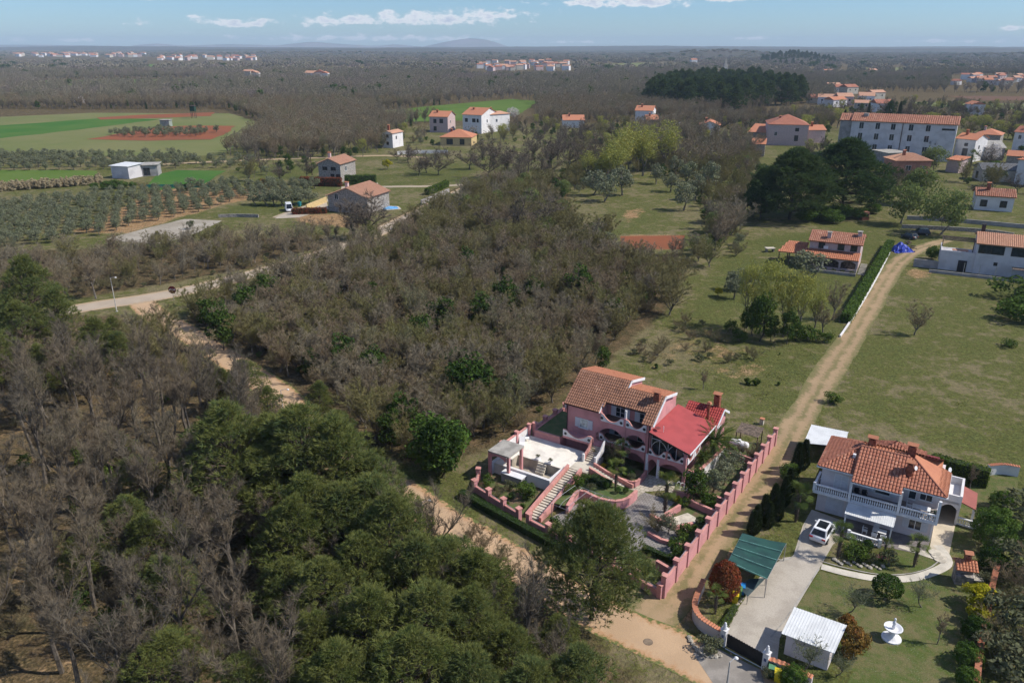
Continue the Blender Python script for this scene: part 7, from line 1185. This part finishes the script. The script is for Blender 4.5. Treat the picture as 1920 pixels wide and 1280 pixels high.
# ================================================================== other houses
def house(label, fl, fr, depth, hw, roof='gable', pitch=.45, wall=None, tiles=None, wins=(), side=(), over=.5, tsp=None, name='house', cat='house', group=None, chim=(), base_z=0.0, ridge='x', z0=0.0):
    """fl, fr: photo px of the front wall's two ground corners"""
    a, b = np.array(G(*fl)), np.array(G(*fr)); d = b - a; L = float(np.linalg.norm(d)); rz = math.atan2(d[1], d[0]); o = thing(name, label, cat, (*a, base_z), rz, None if group is None else group); wall = wall or WHITE; tiles = tiles or T_ORANGE; t = over; D = depth; H = hw
    if roof == 'gable' and ridge == 'x': MB().ext([(0, 0, z0), (0, D, z0), (0, D, H), (0, D / 2, H + pitch * D / 2), (0, 0, H)], (L, 0, 0)).obj('wall', wall, o)
    elif roof == 'gable': MB().ext([(0, 0, z0), (L, 0, z0), (L, 0, H), (L / 2, 0, H + pitch * L / 2), (0, 0, H)], (0, D, 0)).obj('wall', wall, o)
    elif roof == 'shed': MB().ext([(0, 0, z0), (0, D, z0), (0, D, H + pitch * D), (0, 0, H)], (L, 0, 0)).obj('wall', wall, o)
    else: MB().box(0, 0, z0, L, D, H).obj('wall', wall, o)
    kw = dict(sp=tsp or .4, course=.6, th=.14); tm = tiles if tsp else None; e = .06
    if roof == 'gable' and ridge == 'x':
        z = H + e - t * pitch; r = H + e + pitch * D / 2; roof_plane(o, [(-t, -t, z), (L + t, -t, z), (L + t, D / 2, r), (-t, D / 2, r)], tiles, tm, **kw); roof_plane(o, [(L + t, D + t, z), (-t, D + t, z), (-t, D / 2 + .01, r), (L + t, D / 2 + .01, r)], tiles, tm, **kw)
    elif roof == 'gable':
        z = H + e - t * pitch; r = H + e + pitch * L / 2; roof_plane(o, [(-t, D + t, z), (-t, -t, z), (L / 2, -t, r), (L / 2, D + t, r)], tiles, tm, **kw); roof_plane(o, [(L + t, -t, z), (L + t, D + t, z), (L / 2 + .01, D + t, r), (L / 2 + .01, -t, r)], tiles, tm, **kw)
    elif roof == 'hip':
        z = H + e - t * pitch; m = min(L, D) / 2; r = z + pitch * (m + t); p, q = ((m, D / 2), (L - m, D / 2)) if L >= D else ((L / 2, m), (L / 2, D - m)); A, B, C, E_ = (-t, -t, z), (L + t, -t, z), (L + t, D + t, z), (-t, D + t, z); P, Q = (*p, r), (*q, r)
        fs = ([A, B, Q, P], [B, C, Q], [C, E_, P, Q], [E_, A, P]) if L >= D else ([A, B, P], [B, C, Q, P], [C, E_, Q], [E_, A, P, Q])
        for f in fs: roof_plane(o, f, tiles, tm, **kw)
    elif roof == 'shed': roof_plane(o, [(-t, -t, H + .06 - t * pitch), (L + t, -t, H + .06 - t * pitch), (L + t, D + t, H + .06 + pitch * (D + t)), (-t, D + t, H + .06 + pitch * (D + t))], tiles, tm, **kw)
    elif roof == 'flat': MB().box(-t, -t, H + .002, L + t, D + t, H + .22).obj('roof', tiles, o)
    for fx, z, w, h, *k in wins:
        mt = k[0] if k else None; window(o, 'front', 0.0, fx * L - w / 2, z, w, h, frame=mt or WHITEP, shut=k[1] if len(k) > 1 else 0, mull=1 if w > .9 else 0, sill=False)
    for fy, z, w, h in side: window(o, 'right', L, fy * D - w / 2, z, w, h, mull=1 if w > .9 else 0, sill=False)
    for x, y, zc in chim: chimney(o, x * L, y * D, zc - 1.2, zc, .9, .8)
    return o, L
REDF = rgb('red_joinery', .25, .05, .04); BRN = rgb('brown_joinery', .10, .06, .045); OCHRE = rgb('ochre_plaster', .62, .46, .22, var=.08); SALMON = rgb('salmon_plaster', .44, .20, .14, var=.1, scale=.5); PALEP = rgb('pale_pink_plaster', .55, .42, .40, var=.06); BLUEW = rgb('bluish_white_render', .60, .58, .585, var=.08, scale=.3, stain=.12); TURQ = glass('pool_water', (.10, .33, .36), .05)
DG = None
# bungalow left of the track
hb, L = house('pink-white bungalow with weathered tiled roof, arched porch and side carport', (1513, 497), (1607, 508), 9.0, 6.3, 'gable', .34, PALEP, T_OLD, [(.24, 4.5, 1.5, 1.5, BRN), (.62, 4.5, 1.5, 1.5, BRN), (.87, 4.5, 1.5, 1.5, BRN)], over=.45, tsp=.42)
y0 = -3.4; roof_plane(hb, [(-.7, y0 - .3, 3.2), (L + .2, y0 - .3, 3.2), (L + .2, -.02, 4.25), (-.7, -.02, 4.25)], T_OLD, T_ORANGE, .42, .6, name='porch_roof')
for i in range(3):
    x0 = .1 + i * (L - .2) / 3; x1 = .1 + (i + 1) * (L - .2) / 3; arch_beam(hb, x0 + .2, x1 - .2, y0, y0 + .3, 3.1, 2.3, 2.95, PALEP)
for i in range(4): x = .1 + i * (L - .2) / 3; MB().box(max(0, x - .2), y0 - .02, .9, min(L, x + .2), y0 + .32, 3.1).obj('porch_pillar', PALEP, hb)
MB().box(0, y0, 0, L, y0 + .25, .98).obj('porch_parapet', PALEP, hb); MB().box(0, y0 + .26, 0, L, -.01, .35).obj('porch_floor', CONC, hb); MB().box(.2, -.35, .36, L - .2, -.02, 2.9).obj('porch_back', rgb('porch_stone', .20, .15, .13, var=.3, scale=2), hb)
MB().box(3.2, -.25, 4.55, 4.2, -.01, 5.25).obj('air_conditioner', WHITEP, hb); chimney(hb, 4.0, 1.6, 6.7, 8.0, .8, .8, PALEP, CONC); chimney(hb, L - .8, 3.6, 7.0, 8.4, .9, .9, PALEP, CONC)
roof_plane(hb, [(-7.0, -1.6, 3.0), (-.75, -1.6, 3.0), (-.75, 5.0, 4.4), (-5.6, 5.0, 4.4)], T_ORANGE, T_ORANGE, .45, .7, name='carport_roof')
for x, y in ((-6.6, -1.2), (-4.2, -1.2), (-5.4, 4.6), (-1.2, -1.2)): MB().box(x - .12, y - .12, 0, x + .12, y + .12, 3.0).obj('carport_post', WOOD, hb)
for i in range(9): MB().box(L + .3, -3.4 + i * 1.0, .02 + i * .06, L + 1.8, -2.9 + i * 1.0, .14 + i * .06).obj('garden_step', CONC, hb)
MB().box(-.2, y0 - 2.2, 0, L + .1, y0 - 1.95, .7).obj('planter_wall', GREYW, hb)
for i in range(4): plant('shrub', 'sage', 'clipped bush in the planter before the bungalow porch', 'bush', tuple(np.array((hb.matrix_basis @ Vector((4.5 + i * 2.0, y0 - 1.2, 0)))[:2])), .6, None, 'bushes before the porch')
MB().ext([(2.0 + 1.05 * k, 9.8, 3.2 + 1.0 * math.sin(math.pi * k / 8)) for k in range(9)] + [(2.0 + 1.05 * k, 9.8, 3.1 + 1.0 * math.sin(math.pi * k / 8)) for k in range(8, -1, -1)], (0, 3.2, 0)).obj('curved_awning', rgb('grey_sheet', .26, .27, .28), hb)
for x in (2.2, 10.2):
    for y in (10, 12.8): MB().box(x - .06, y - .06, 0, x + .06, y + .06, 3.3).obj('awning_post', STEEL, hb)
ws = thing('well_shelter', 'small pale table slab left of the bungalow carport', 'table', G(1443, 472), .1); MB().cbox((0, 0, .9), 2.4, 1.5, .18).obj('top', CREAM, ws)
for x in (-.9, .9): MB().cbox((x, 0, 0), .3, 1.0, .9).obj('leg', CONC, ws)
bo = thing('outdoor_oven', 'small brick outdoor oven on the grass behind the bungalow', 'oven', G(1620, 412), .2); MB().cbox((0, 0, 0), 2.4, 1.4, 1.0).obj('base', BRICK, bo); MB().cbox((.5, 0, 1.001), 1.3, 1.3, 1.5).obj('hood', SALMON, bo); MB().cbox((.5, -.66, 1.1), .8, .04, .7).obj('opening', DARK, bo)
# long hedge with white kerb between lawn and track
hedge('long leafy hedge between the bungalow lawn and the dirt track', G(1585, 605), G(1668, 462), 1.7, 1.6, LAUREL, .17, 60); kb = thing('kerb_wall', 'low white kerb wall along the foot of the long hedge', 'wall', (0, 0, 0)); kp = catmull(GP([(1575, 632), (1600, 595), (1625, 555), (1650, 510), (1668, 475)]), 6)
for i in range(len(kp) - 1): MB().beam((*kp[i], .18), (*kp[i + 1], .18), .28, .36).obj('section', WHITE, kb)
# blue tarpaulin heap
tp = thing('tarpaulin_heap', 'crumpled bright blue tarpaulin heap beside the track', 'tarpaulin', G(1688, 470), .2); r = np.random.default_rng(4); nx_ = 15; V = []; Fc = []
for i in range(nx_):
    for j in range(nx_):
        x, y = (i / (nx_ - 1) - .5) * 5.6, (j / (nx_ - 1) - .5) * 4.6; d_ = math.hypot(x / 2.8, y / 2.3); V.append((x + r.normal() * .12, y + r.normal() * .12, max(.03, 2.1 * max(0, 1 - d_ ** 1.4) + r.normal() * .22)))
for i in range(nx_ - 1):
    for j in range(nx_ - 1): k = i * nx_ + j; Fc.append((k, k + nx_, k + nx_ + 1, k + 1))
m = bpy.data.meshes.new('sheet'); m.from_pydata(V, [], Fc); m.materials.append(rgb('blue_plastic', .03, .06, .42, rough=.35, var=.15)); m.update(); so_ = put(m, 'sheet', tp); sd_ = so_.modifiers.new('thickness', 'SOLIDIFY'); sd_.thickness = .02
for i, (x, y) in enumerate(((1704, 458), (1698, 455), (1709, 466))): t = thing('rubble_pile', 'pile of timber and rubble behind the blue tarpaulin', 'rubble', G(x, y), i, 'rubble behind the tarpaulin'); mb = MB(); [mb.beam((rr.uniform(-1, 1), rr.uniform(-1, 1), .1 + .1 * k), (rr.uniform(-1, 1), rr.uniform(-1, 1), .15 + .1 * k), .15) for k in range(7)]; mb.obj('planks', WOOD, t)
# terrace house at the right edge
h4, L4 = house('white house with striped red roof and open roof terrace at the right edge', (1822, 512), (1985, 530), 11, 7.2, 'gable', .28, BLUEW, T_PEACH, [(.17, 4.9, 5.2, 2.4, BRN), (.55, 4.9, 5.2, 2.4, BRN)], over=.4, tsp=.42)
MB().box(-7.2, .3, 0, -.01, 9, 3.6).obj('terrace_block', BLUEW, h4); MB().box(-7.2, .3, 3.601, -.02, .55, 4.7).obj('terrace_parapet', BLUEW, h4); MB().box(-7.2, .56, 3.601, -6.95, 9, 4.7).obj('terrace_parapet', BLUEW, h4)
for y in (5.2, 6.6, 8.0, 9.2): MB().beam((-7.2, y, 6.3), (-.1, y, 6.3), .18, .2).obj('pergola_beam', WOOD, h4)
for x in (-7.0, -.4): MB().beam((x, 4.8, 6.15), (x, 9.4, 6.15), .18, .18).obj('pergola_beam', WOOD, h4); MB().box(x - .1, 4.9, 3.602, x + .1, 5.1, 6.05).obj('pergola_post', WOOD, h4)
MB().box(-4.8, 2.4, 4.4, -1.4, 4.2, 4.5).obj('terrace_table', rgb('orange_table', .55, .28, .18), h4)
for x in (-4.5, -1.7): MB().box(x - .1, 3.2, 3.602, x + .1, 3.4, 4.4).obj('table_leg', WOOD, h4)
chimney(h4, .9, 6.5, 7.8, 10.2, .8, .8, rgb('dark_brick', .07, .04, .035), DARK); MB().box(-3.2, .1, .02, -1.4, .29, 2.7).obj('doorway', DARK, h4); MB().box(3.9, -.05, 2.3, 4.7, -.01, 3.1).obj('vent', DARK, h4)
MB().box(-12.5, .2, 0, -7.21, .5, 1.9).obj('yard_wall', GREYW, h4); MB().box(-9, -4.0, 0, L4, -3.7, .7).obj('yard_wall', GREYW, h4)
for i in range(6): MB().tube([(-2 + i * 3.2, -3.2, 0), (-2 + i * 3.2, -3.2, 3.0)], .07, 6).obj('pole', STEEL, h4)
MB().box(7.5, -3.3, 2.6, 14, -1, 2.72).obj('yard_canopy', WOOD, h4); tree('shrub', 'laurel', 'dark bush on the slope left of the terrace house', 1748, 486, 460, cat='bush')
yw = thing('field_wall', 'low stone wall with netting behind the parked black car', 'wall', (0, 0, 0)); kp = catmull(GP([(1690, 428), (1760, 431), (1840, 436), (1900, 444)]), 8)
for i in range(len(kp) - 1): MB().beam((*kp[i], .55), (*kp[i + 1], .55), .4, 1.1).obj('section', STONE, yw)
yw2 = thing('field_wall', 'long grey field wall below the white cottage', 'wall', (0, 0, 0)); kp = catmull(GP([(1700, 412), (1770, 415), (1850, 422), (1960, 432)]), 8)
for i in range(len(kp) - 1): MB().beam((*kp[i], .6), (*kp[i + 1], .6), .4, 1.2).obj('section', GREYW, yw2)
# village at upper right
ww = [(x, z, 2.0, 2.9, WHITEP, 0) for z in (3.2, 8.2, 13.0) for x in (.1, .26, .41, .58, .74)] + [(x, 13.8, 3.0, .9, BRN, 0) for x in (.90, .95)]
lb, LL = house('long three-storey white building with a red tiled roof', (1588, 292), (1782, 304), 14, 16.6, 'gable', .42, BLUEW, T_OLD, ww, over=.6, tsp=.9, side=[(.5, 9, 2, 3)]); MB().tube([(LL * .5, -.15, 0), (LL * .5, -.15, 16.5)], .18, 6).obj('drainpipe', BRN, lb); MB().box(LL * .1, 3.5, 17.5, LL * .1 + 2, 5.5, 19.8).obj('dormer', CONC, lb)
MB().box(-5.5, 2.5, 0, -.01, 13, 16.4).obj('end_bay', GREYW, lb); roof_plane(lb, [(-6, 2, 16.3), (-.7, 2, 16.3), (-.7, 7, 19.2), (-6, 7, 19.2)], T_OLD, T_OLD, .9, .9); 
HS = [('white annex with a dark doorway right of the long building', (1785, 300), (1822, 304), 12, 10.0, 'gable', .35, WHITE, T_ORANGE, [(.55, 6.8, 1.6, 1.4, BRN), (.55, 1.6, 2.4, 4.2, BRN)]), ('low stone house with orange roof behind the white annex', (1825, 272), (1872, 275), 14, 6, 'hip', .4, STONE, T_ORANGE, [(.5, 2, 1.5, 2)]), ('grey-roofed stone barn right of the annex', (1823, 300), (1880, 302), 10, 6, 'shed', .2, STONE, CONC, []), ('white house with brown roof at the right edge of the village', (1895, 285), (1950, 290), 12, 10, 'gable', .4, WHITE, T_TERRA, [(.2, 6.5, 1.4, 2), (.5, 2, 1.4, 2), (.5, 6.5, 1.4, 2)]), ('low red-roofed house behind the barn at the right edge', (1885, 308), (1940, 312), 9, 4, 'gable', .4, STONE, T_ORANGE, [(.5, 1, 1.2, 1.4)]),
      ('white house with orange roof cut by the right edge', (1900, 345), (1960, 352), 12, 9.5, 'hip', .42, WHITE, T_ORANGE, [(.3, 5.5, 1.2, 1.8), (.6, 1.4, 1.2, 1.8)]), ('salmon cottage with orange hipped roof in front of the long building', (1677, 330), (1742, 330), 11, 6.2, 'hip', .42, SALMON, T_PEACH, [(.36, 2.2, 2.2, 2.0, WHITEP), (.8, 2.2, 1.2, 1.8, WHITEP)]), ('grey garage behind the salmon cottage', (1662, 307), (1700, 306), 12, 4.6, 'flat', 0, GREYW, CONC, []), ('small pink shed right of the salmon cottage', (1772, 322), (1796, 325), 7, 5.2, 'shed', .12, PALEP, T_ORANGE, []), ('grey-roofed long shed near the white cottage', (1822, 333), (1838, 340), 16, 4.6, 'gable', .4, CREAM, rgb('slate_sheet', .22, .22, .22), [(.5, .5, 2.4, 2.8, BRN)]), ('small white cottage with weathered tiled roof', (1826, 393), (1897, 398), 9, 4.8, 'gable', .38, WHITE, T_OLD, [(.22, 1.2, 2.0, 2.2, BRN), (.74, 1.2, 2.0, 2.2, BRN)]),
      ('white house with orange gable roof left of the village', (1310, 258), (1348, 259), 17, 7.0, 'gable', .4, WHITE, T_ORANGE, [(.3, 4.5, 1.8, 1.8, BRN)]), ('pale house with large hipped terracotta roof left of the long building', (1437, 272), (1512, 274), 22, 11.0, 'hip', .42, PALEP, T_TERRA, [(.72, 7.4, 2.0, 1.8, BRN), (.72, 2.4, 2.0, 3.0, BRN), (.2, 5, 1.4, 2)]), ('low orange-roofed outbuilding left of the hipped house', (1402, 266), (1436, 268), 14, 5.5, 'shed', .22, STONE, T_ORANGE, []), ('small stone shed with orange roof below the hipped house', (1408, 293), (1432, 294), 6, 6, 'shed', .3, STONE, T_ORANGE, []), ('pink low house right of the hipped house', (1514, 268), (1545, 268), 12, 7, 'gable', .35, PALEP, T_ORANGE, []),
      ('stone farmhouse gable with arched windows near the pool', (599, 340), (640, 342), 13, 7.0, 'gable', .42, STONE, T_PEACH, [(.3, 4.4, 2.2, 1.4, BRN), (.68, 4.4, 2.2, 1.4, BRN), (.62, .3, 1.7, 2.8, BRN), (.88, .3, 1.7, 2.8, REDF)]), ('stone house with sweeping orange roof behind the big oak', (617, 396), (690, 402), 14, 5.2, 'gable', .38, STONE, T_PEACH, [(.22, 4.0, 1.4, 1.9, WHITEP), (.3, .3, 1.0, 2.0, BRN), (.75, .2, 3.0, 2.4, BRN)]), ('tall narrow white house at the wood edge', (718, 277), (737, 278), 11, 7.6, 'gable', .35, WHITE, T_PEACH, [(.5, 5.2, 1.5, 1.6, REDF), (.5, 1.5, 1.5, 1.6, REDF)]), ('pinkish house with orange roof near the green field', (806, 248), (840, 249), 14, 9.5, 'gable', .4, PALEP, T_ORANGE, [(.3, 5.5, 2, 2.4, BRN), (.65, 5.5, 2.4, 2.6, BRN), (.3, 1.0, 2, 2.6, BRN)]), ('large white villa with stepped orange roofs by the green field', (868, 249), (903, 251), 20, 11.0, 'gable', .35, WHITE, T_ORANGE, [(.2, 6.5, 2, 2.2, BRN), (.6, 6.5, 2.4, 2.2, BRN), (.8, 6.5, 1.4, 2.2, BRN)]), ('right wing of the large white villa by the green field', (903, 246), (918, 248), 16, 10.5, 'hip', .35, WHITE, T_PEACH, [(.5, 6, 1.6, 2)]), ('low bungalow with bright orange hipped roof', (826, 273), (884, 274), 16, 4.6, 'hip', .42, OCHRE, T_ORANGE, [(.3, .6, 3.5, 3.0, BRN), (.7, .6, 2.6, 3.0, BRN)]),
      ('white sheet-metal shed between the olive groves', (211, 334), (243, 336), 8, 5.0, 'shed', .04, BLUEW, WMETAL, []), ('grey concrete shed behind the white metal shed', (268, 331), (297, 330), 8, 4.4, 'flat', 0, GREYW, CONC, [(.3, .4, 2.5, 3.0, BRN)]), ('tiny grey hut on the red soil field', (301, 238), (318, 238), 5, 4.2, 'flat', 0, rgb('green_grey_render', .33, .38, .33), CONC, []), ('orange-roofed house behind the oak grove', (1056, 240), (1095, 240), 14, 5.0, 'gable', .38, WHITE, T_ORANGE, []), ('white house with orange roof left of the golden trees', (1190, 236), (1222, 237), 14, 10, 'gable', .38, WHITE, T_ORANGE, [(.6, 5, 1.6, 2, BRN)]), ('small orange-roofed house beside the golden tree', (1212, 246), (1233, 246), 12, 7, 'gable', .4, PALEP, T_ORANGE, [])]
for lab, fl, fr, dp, hw_, rf, pt_, wl_, ti, wn in HS:
    o, L = house(lab, fl, fr, dp, hw_, rf, pt_, wl_, ti, wn, tsp=.55 if depth_at(fl[1]) < 330 and ti not in (CONC, WMETAL) else None, ridge='y' if any(s in lab for s in ('gable roof', 'gable with', 'sweeping', 'tall narrow', 'long shed')) else 'x', name='shed' if 'shed' in lab or 'garage' in lab or 'hut' in lab or 'barn' in lab else 'house', cat='shed' if 'shed' in lab or 'garage' in lab or 'hut' in lab or 'barn' in lab else 'house', side=[(.35, hw_ * .55, 1.4, 1.8)] if hw_ > 6 else [])
    if hw_ > 4.4 and rf in ('gable', 'hip') and 'shed' not in lab: chimney(o, L * .3, dp * .35, hw_ + 1, hw_ + 3.4, 1.0, .9, PALEP if 'stone' in lab else BRICK)
# pools, walls and hedges by the stone houses
for lab, px in [('turquoise swimming pool right of the stone farmhouse', [(664, 342), (676, 337), (700, 338), (704, 345), (676, 347)]), ('blue swimming pool right of the orange-roofed stone house', [(716, 391), (722, 387), (744, 388), (748, 392), (720, 394)])]:
    t = thing('swimming_pool', lab, 'pool', (0, 0, 0)); P = GP(px); c = np.mean(P, 0); MB().ext([(*(c + (np.array(p) - c) * 1.25), 0.01) for p in P], (0, 0, .10)).obj('rim', CREAM, t); MB().ext([(*p, .111) for p in P], (0, 0, .04)).obj('water', TURQ if 'turq' in lab else glass('blue_water', (.06, .22, .42), .05), t)
def hedge_px(lab, p, q, h, w, mat, size=.2, dens=40): return hedge(lab, G(*p), G(*q), h, w, mat, size, dens)
hedge_px('red-leaved hedge in front of the stone farmhouse', (565, 348), (640, 350), 3.2, 1.6, RED); hedge_px('green hedge right of the stone farmhouse', (648, 346), (705, 345), 3.4, 2.0, SHRUB); hedge_px('red hedge at the yard of the orange-roofed stone house', (548, 402), (612, 400), 1.8, 1.2, RED); hedge_px('light green hedge along the lane bend', (800, 366), (838, 350), 2.2, 1.6, HEDGE)
for lab, px, mt, h in [('cream yard wall beside the white van', [(575, 394), (600, 384), (612, 379)], OCHRE, 1.8), ('grey retaining wall at the lane bend', [(790, 384), (815, 373), (842, 362)], GREYW, 1.6), ('dry stone wall below the meadow near the van', [(410, 408), (445, 407), (485, 408)], STONE, 1.0), ('pale wall before the orange-roofed houses', [(745, 290), (790, 288), (840, 288)], WHITE, 1.6)]:
    t = thing('yard_wall', lab, 'wall', (0, 0, 0)); kp = catmull(GP(px), 5)
    for i in range(len(kp) - 1): MB().beam((*kp[i], h / 2), (*kp[i + 1], h / 2), .4, h).obj('section', mt, t)
sheet('yard', GP([(515, 410), (560, 390), (612, 376), (616, 392), (560, 408)]), .03, M('pale_yard', (.44, .38, .30), var=.1, scale=.3, world=True)); sheet('yard', GP([(640, 350), (700, 350), (690, 358), (640, 362)]), .03, MATS['pale_yard'])
ht = thing('hunting_tower', 'green hunting hide on stilts at the edge of the red field', 'hide', G(364, 222), 0)
MB().cbox((0, 0, 5), 3.4, 3.4, 3.6).obj('cabin', rgb('dark_green_boards', .02, .06, .035), ht); MB().cbox((0, 0, 8.6), 4, 4, .3).obj('roof', BRN, ht)
for x in (-1.3, 1.3):
    for y in (-1.3, 1.3): MB().cbox((x, y, 0), .3, .3, 5).obj('leg', WOOD, ht)
for lab, p, q in [('teal plastic netting across the crop field', (275, 352), (420, 352)), ('teal netting left of the hedge below the shed', (0, 352), (70, 348))]: t = thing('netting', lab, 'net', (0, 0, 0)); MB().beam((*G(*p), .6), (*G(*q), .6), .08, 1.2).obj('net', rgb('teal_net', .05, .26, .21), t)
pole = thing('utility_pole', 'dark wooden utility pole left of the stone farmhouse', 'pole', G(586, 335), 0); MB().tube([(0, 0, 0), (0, 0, 10)], [.2, .12], 6).obj('shaft', BRN, pole); MB().beam((-.9, 0, 9.3), (.9, 0, 9.3), .14).obj('crossarm', BRN, pole)
spire = thing('church_spire', 'pale pointed church spire behind the pine wood', 'spire', G(1358, 148), 0); MB().cbox((0, 0, 0), 7, 7, 16).obj('tower', GREYW, spire); MB().cbox((0, 0, 16), 7.5, 7.5, 15, 0, .05).obj('spire', CONC, spire)
# logs by the roadside
lp = thing('log_pile', 'pile of pale cut logs beside the tan road', 'logs', G(376, 605), .5)
for i in range(9): MB().tube([(rr.uniform(-.3, .3), -1.6 + rr.uniform(-.3, .3), .2 + .28 * (i // 4)), (rr.uniform(-.3, .3) + .55 * (i % 4), 1.6, .2 + .28 * (i // 4))], .15, 7).obj('log', rgb('cut_wood', .34, .27, .19, var=.15), lp)
# trees and bushes between the village houses
occ = [(o.location.x, o.location.y, 15.0) for o in COL.objects if o.parent is None and o.name.split('.')[0] in ('house', 'shed') and o.get('category') in ('house', 'shed')]
occ = [(a[0] + 7, a[1] + dy_, 13.0) for a in occ for dy_ in (5, -12, -24)]
def clear_of(P): return P[np.array([all((p[0] - a[0]) ** 2 + (p[1] - a[1]) ** 2 > a[2] ** 2 for a in occ) for p in P])]
vg = np.concatenate([spots(GP([(1000, 238), (1200, 232), (1300, 226), (1560, 215), (1560, 285), (1420, 335), (1240, 340), (1180, 300), (1010, 290)]), 560, rng, 3.4), spots(GP([(1560, 200), (1760, 196), (1960, 205), (1960, 300), (1850, 290), (1790, 240), (1580, 235)]), 340, rng, 4.2), spots(GP([(1620, 345), (1680, 335), (1960, 300), (1960, 370), (1790, 345), (1640, 385)]), 90, rng, 3.4), spots(GP([(640, 300), (760, 290), (880, 280), (1010, 262), (1000, 240), (760, 255), (640, 285)]), 90, rng, 4.5), spots(GP([(440, 318), (580, 300), (600, 330), (560, 345), (450, 345)]), 16, rng, 7)])
lb_box = GP([(1560, 300), (1800, 312), (1800, 262), (1560, 258)]); vg = vg[~pip(lb_box, vg[:, 0], vg[:, 1])]
scatter('village_greenery', 'mixed bare and budding trees and bushes between the village houses', 'greenery', ['bare0', 'bare3', 'budding0', 'golden1', 'evergreen0', 'shrub0', 'oak0', 'olive1', 'scrub0'], clear_of(vg), rng, .7, 1.2, [.22, .22, .13, .06, .06, .07, .11, .05, .08])
# clusters of houses farther off: simple walls and roofs, each its own house
def hamlet(label, group, spots_px, lo=7, hi=13, hmin=5, hmax=8, seed=1):
    r = random.Random(seed); bodies = []
    for (x, y) in spots_px:
        X, Y = G(x, y); L, D, H = r.uniform(lo, hi), r.uniform(lo, hi) * .8, r.uniform(hmin, hmax); t = thing('village_house', label, 'house', (X, Y, 0), r.uniform(-.5, .5) + (1.57 if r.random() < .3 else 0), group); MB().box(-L / 2, -D / 2, 0, L / 2, D / 2, H).obj('wall', r.choice([WHITE, PALEP, CREAM, WHITEP]), t); k = .42; rh = H + k * D / 2
        MB().ext([(-L / 2 - .4, -D / 2 - .4, H - .15), (-L / 2 - .4, D / 2 + .4, H - .15), (-L / 2 - .4, 0, rh)], (L + .8, 0, 0)).obj('roof', r.choice([T_ORANGE, T_TERRA, T_PEACH]), t)
        if y > 150:
            for wx in (-.25, .25): MB().box(wx * L - .7, -D / 2 - .06, H * .5, wx * L + .7, -D / 2 - .001, H * .5 + 1.6).obj('window', GLS, t)
def line(x0, x1, y0, y1, n, seed): r = random.Random(seed); return [(r.uniform(x0, x1), r.uniform(y0, y1)) for _ in range(n)]
hamlet('small red-roofed house in the cluster behind the pine wood', 'houses behind the pine wood', [(1530, 193), (1548, 196), (1565, 200), (1580, 197), (1615, 205), (1640, 188), (1622, 196), (1560, 172), (1575, 174), (1590, 176), (1650, 210)], 11, 17, 5, 8, 2); hamlet('red-roofed house of the hamlet at the far right', 'houses of the far right hamlet', line(1790, 1925, 146, 162, 24, 3) + [(1825, 214), (1750, 138), (1560, 140), (1550, 138), (1625, 140), (1635, 137)], 9, 15, 5, 8, 3); hamlet('white speck of a house in the left distant village', 'houses of the left distant village', line(25, 270, 103, 108, 46, 4), 16, 30, 8, 14, 4); hamlet('white house of the second distant village left of centre', 'houses of the second distant village', line(300, 480, 107, 114, 40, 5), 13, 24, 7, 12, 5); hamlet('red-roofed house of the distant village right of centre', 'houses of the central distant village', line(900, 1065, 118, 134, 48, 6), 11, 19, 7, 11, 6); hamlet('isolated white house among the far brown woods', 'isolated far houses', [(468, 146), (478, 146), (585, 147), (610, 148), (600, 147), (880, 103), (700, 104), (740, 93), (560, 91), (1300, 118)], 14, 22, 8, 12, 7); hamlet('tiny pale house on the skyline', 'houses on the skyline', line(400, 620, 90, 93, 12, 8) + line(1440, 1560, 95, 99, 14, 9), 25, 40, 10, 16, 8)
# ------------------------------------------------------------------ haze: the air between here and the mountains
hz_m = bpy.data.materials.new('haze_air'); hz_m.use_nodes = True; nt = hz_m.node_tree; nt.nodes.clear(); ho = nt.nodes.new('ShaderNodeOutputMaterial'); pv = nt.nodes.new('ShaderNodeVolumePrincipled'); pv.inputs['Color'].default_value = (.66, .83, 1.0, 1); pv.inputs['Density'].default_value = HAZE = 8.0e-5; pv.inputs['Anisotropy'].default_value = 0.0; nt.links.new(pv.outputs[0], ho.inputs['Volume'])
hb_ = MB().box(-27500, -2500, -40, 27500, 16500, 195).obj('haze', hz_m, None, kind='stuff'); tag(hb_, 'thin bluish air haze over the whole landscape', 'haze')
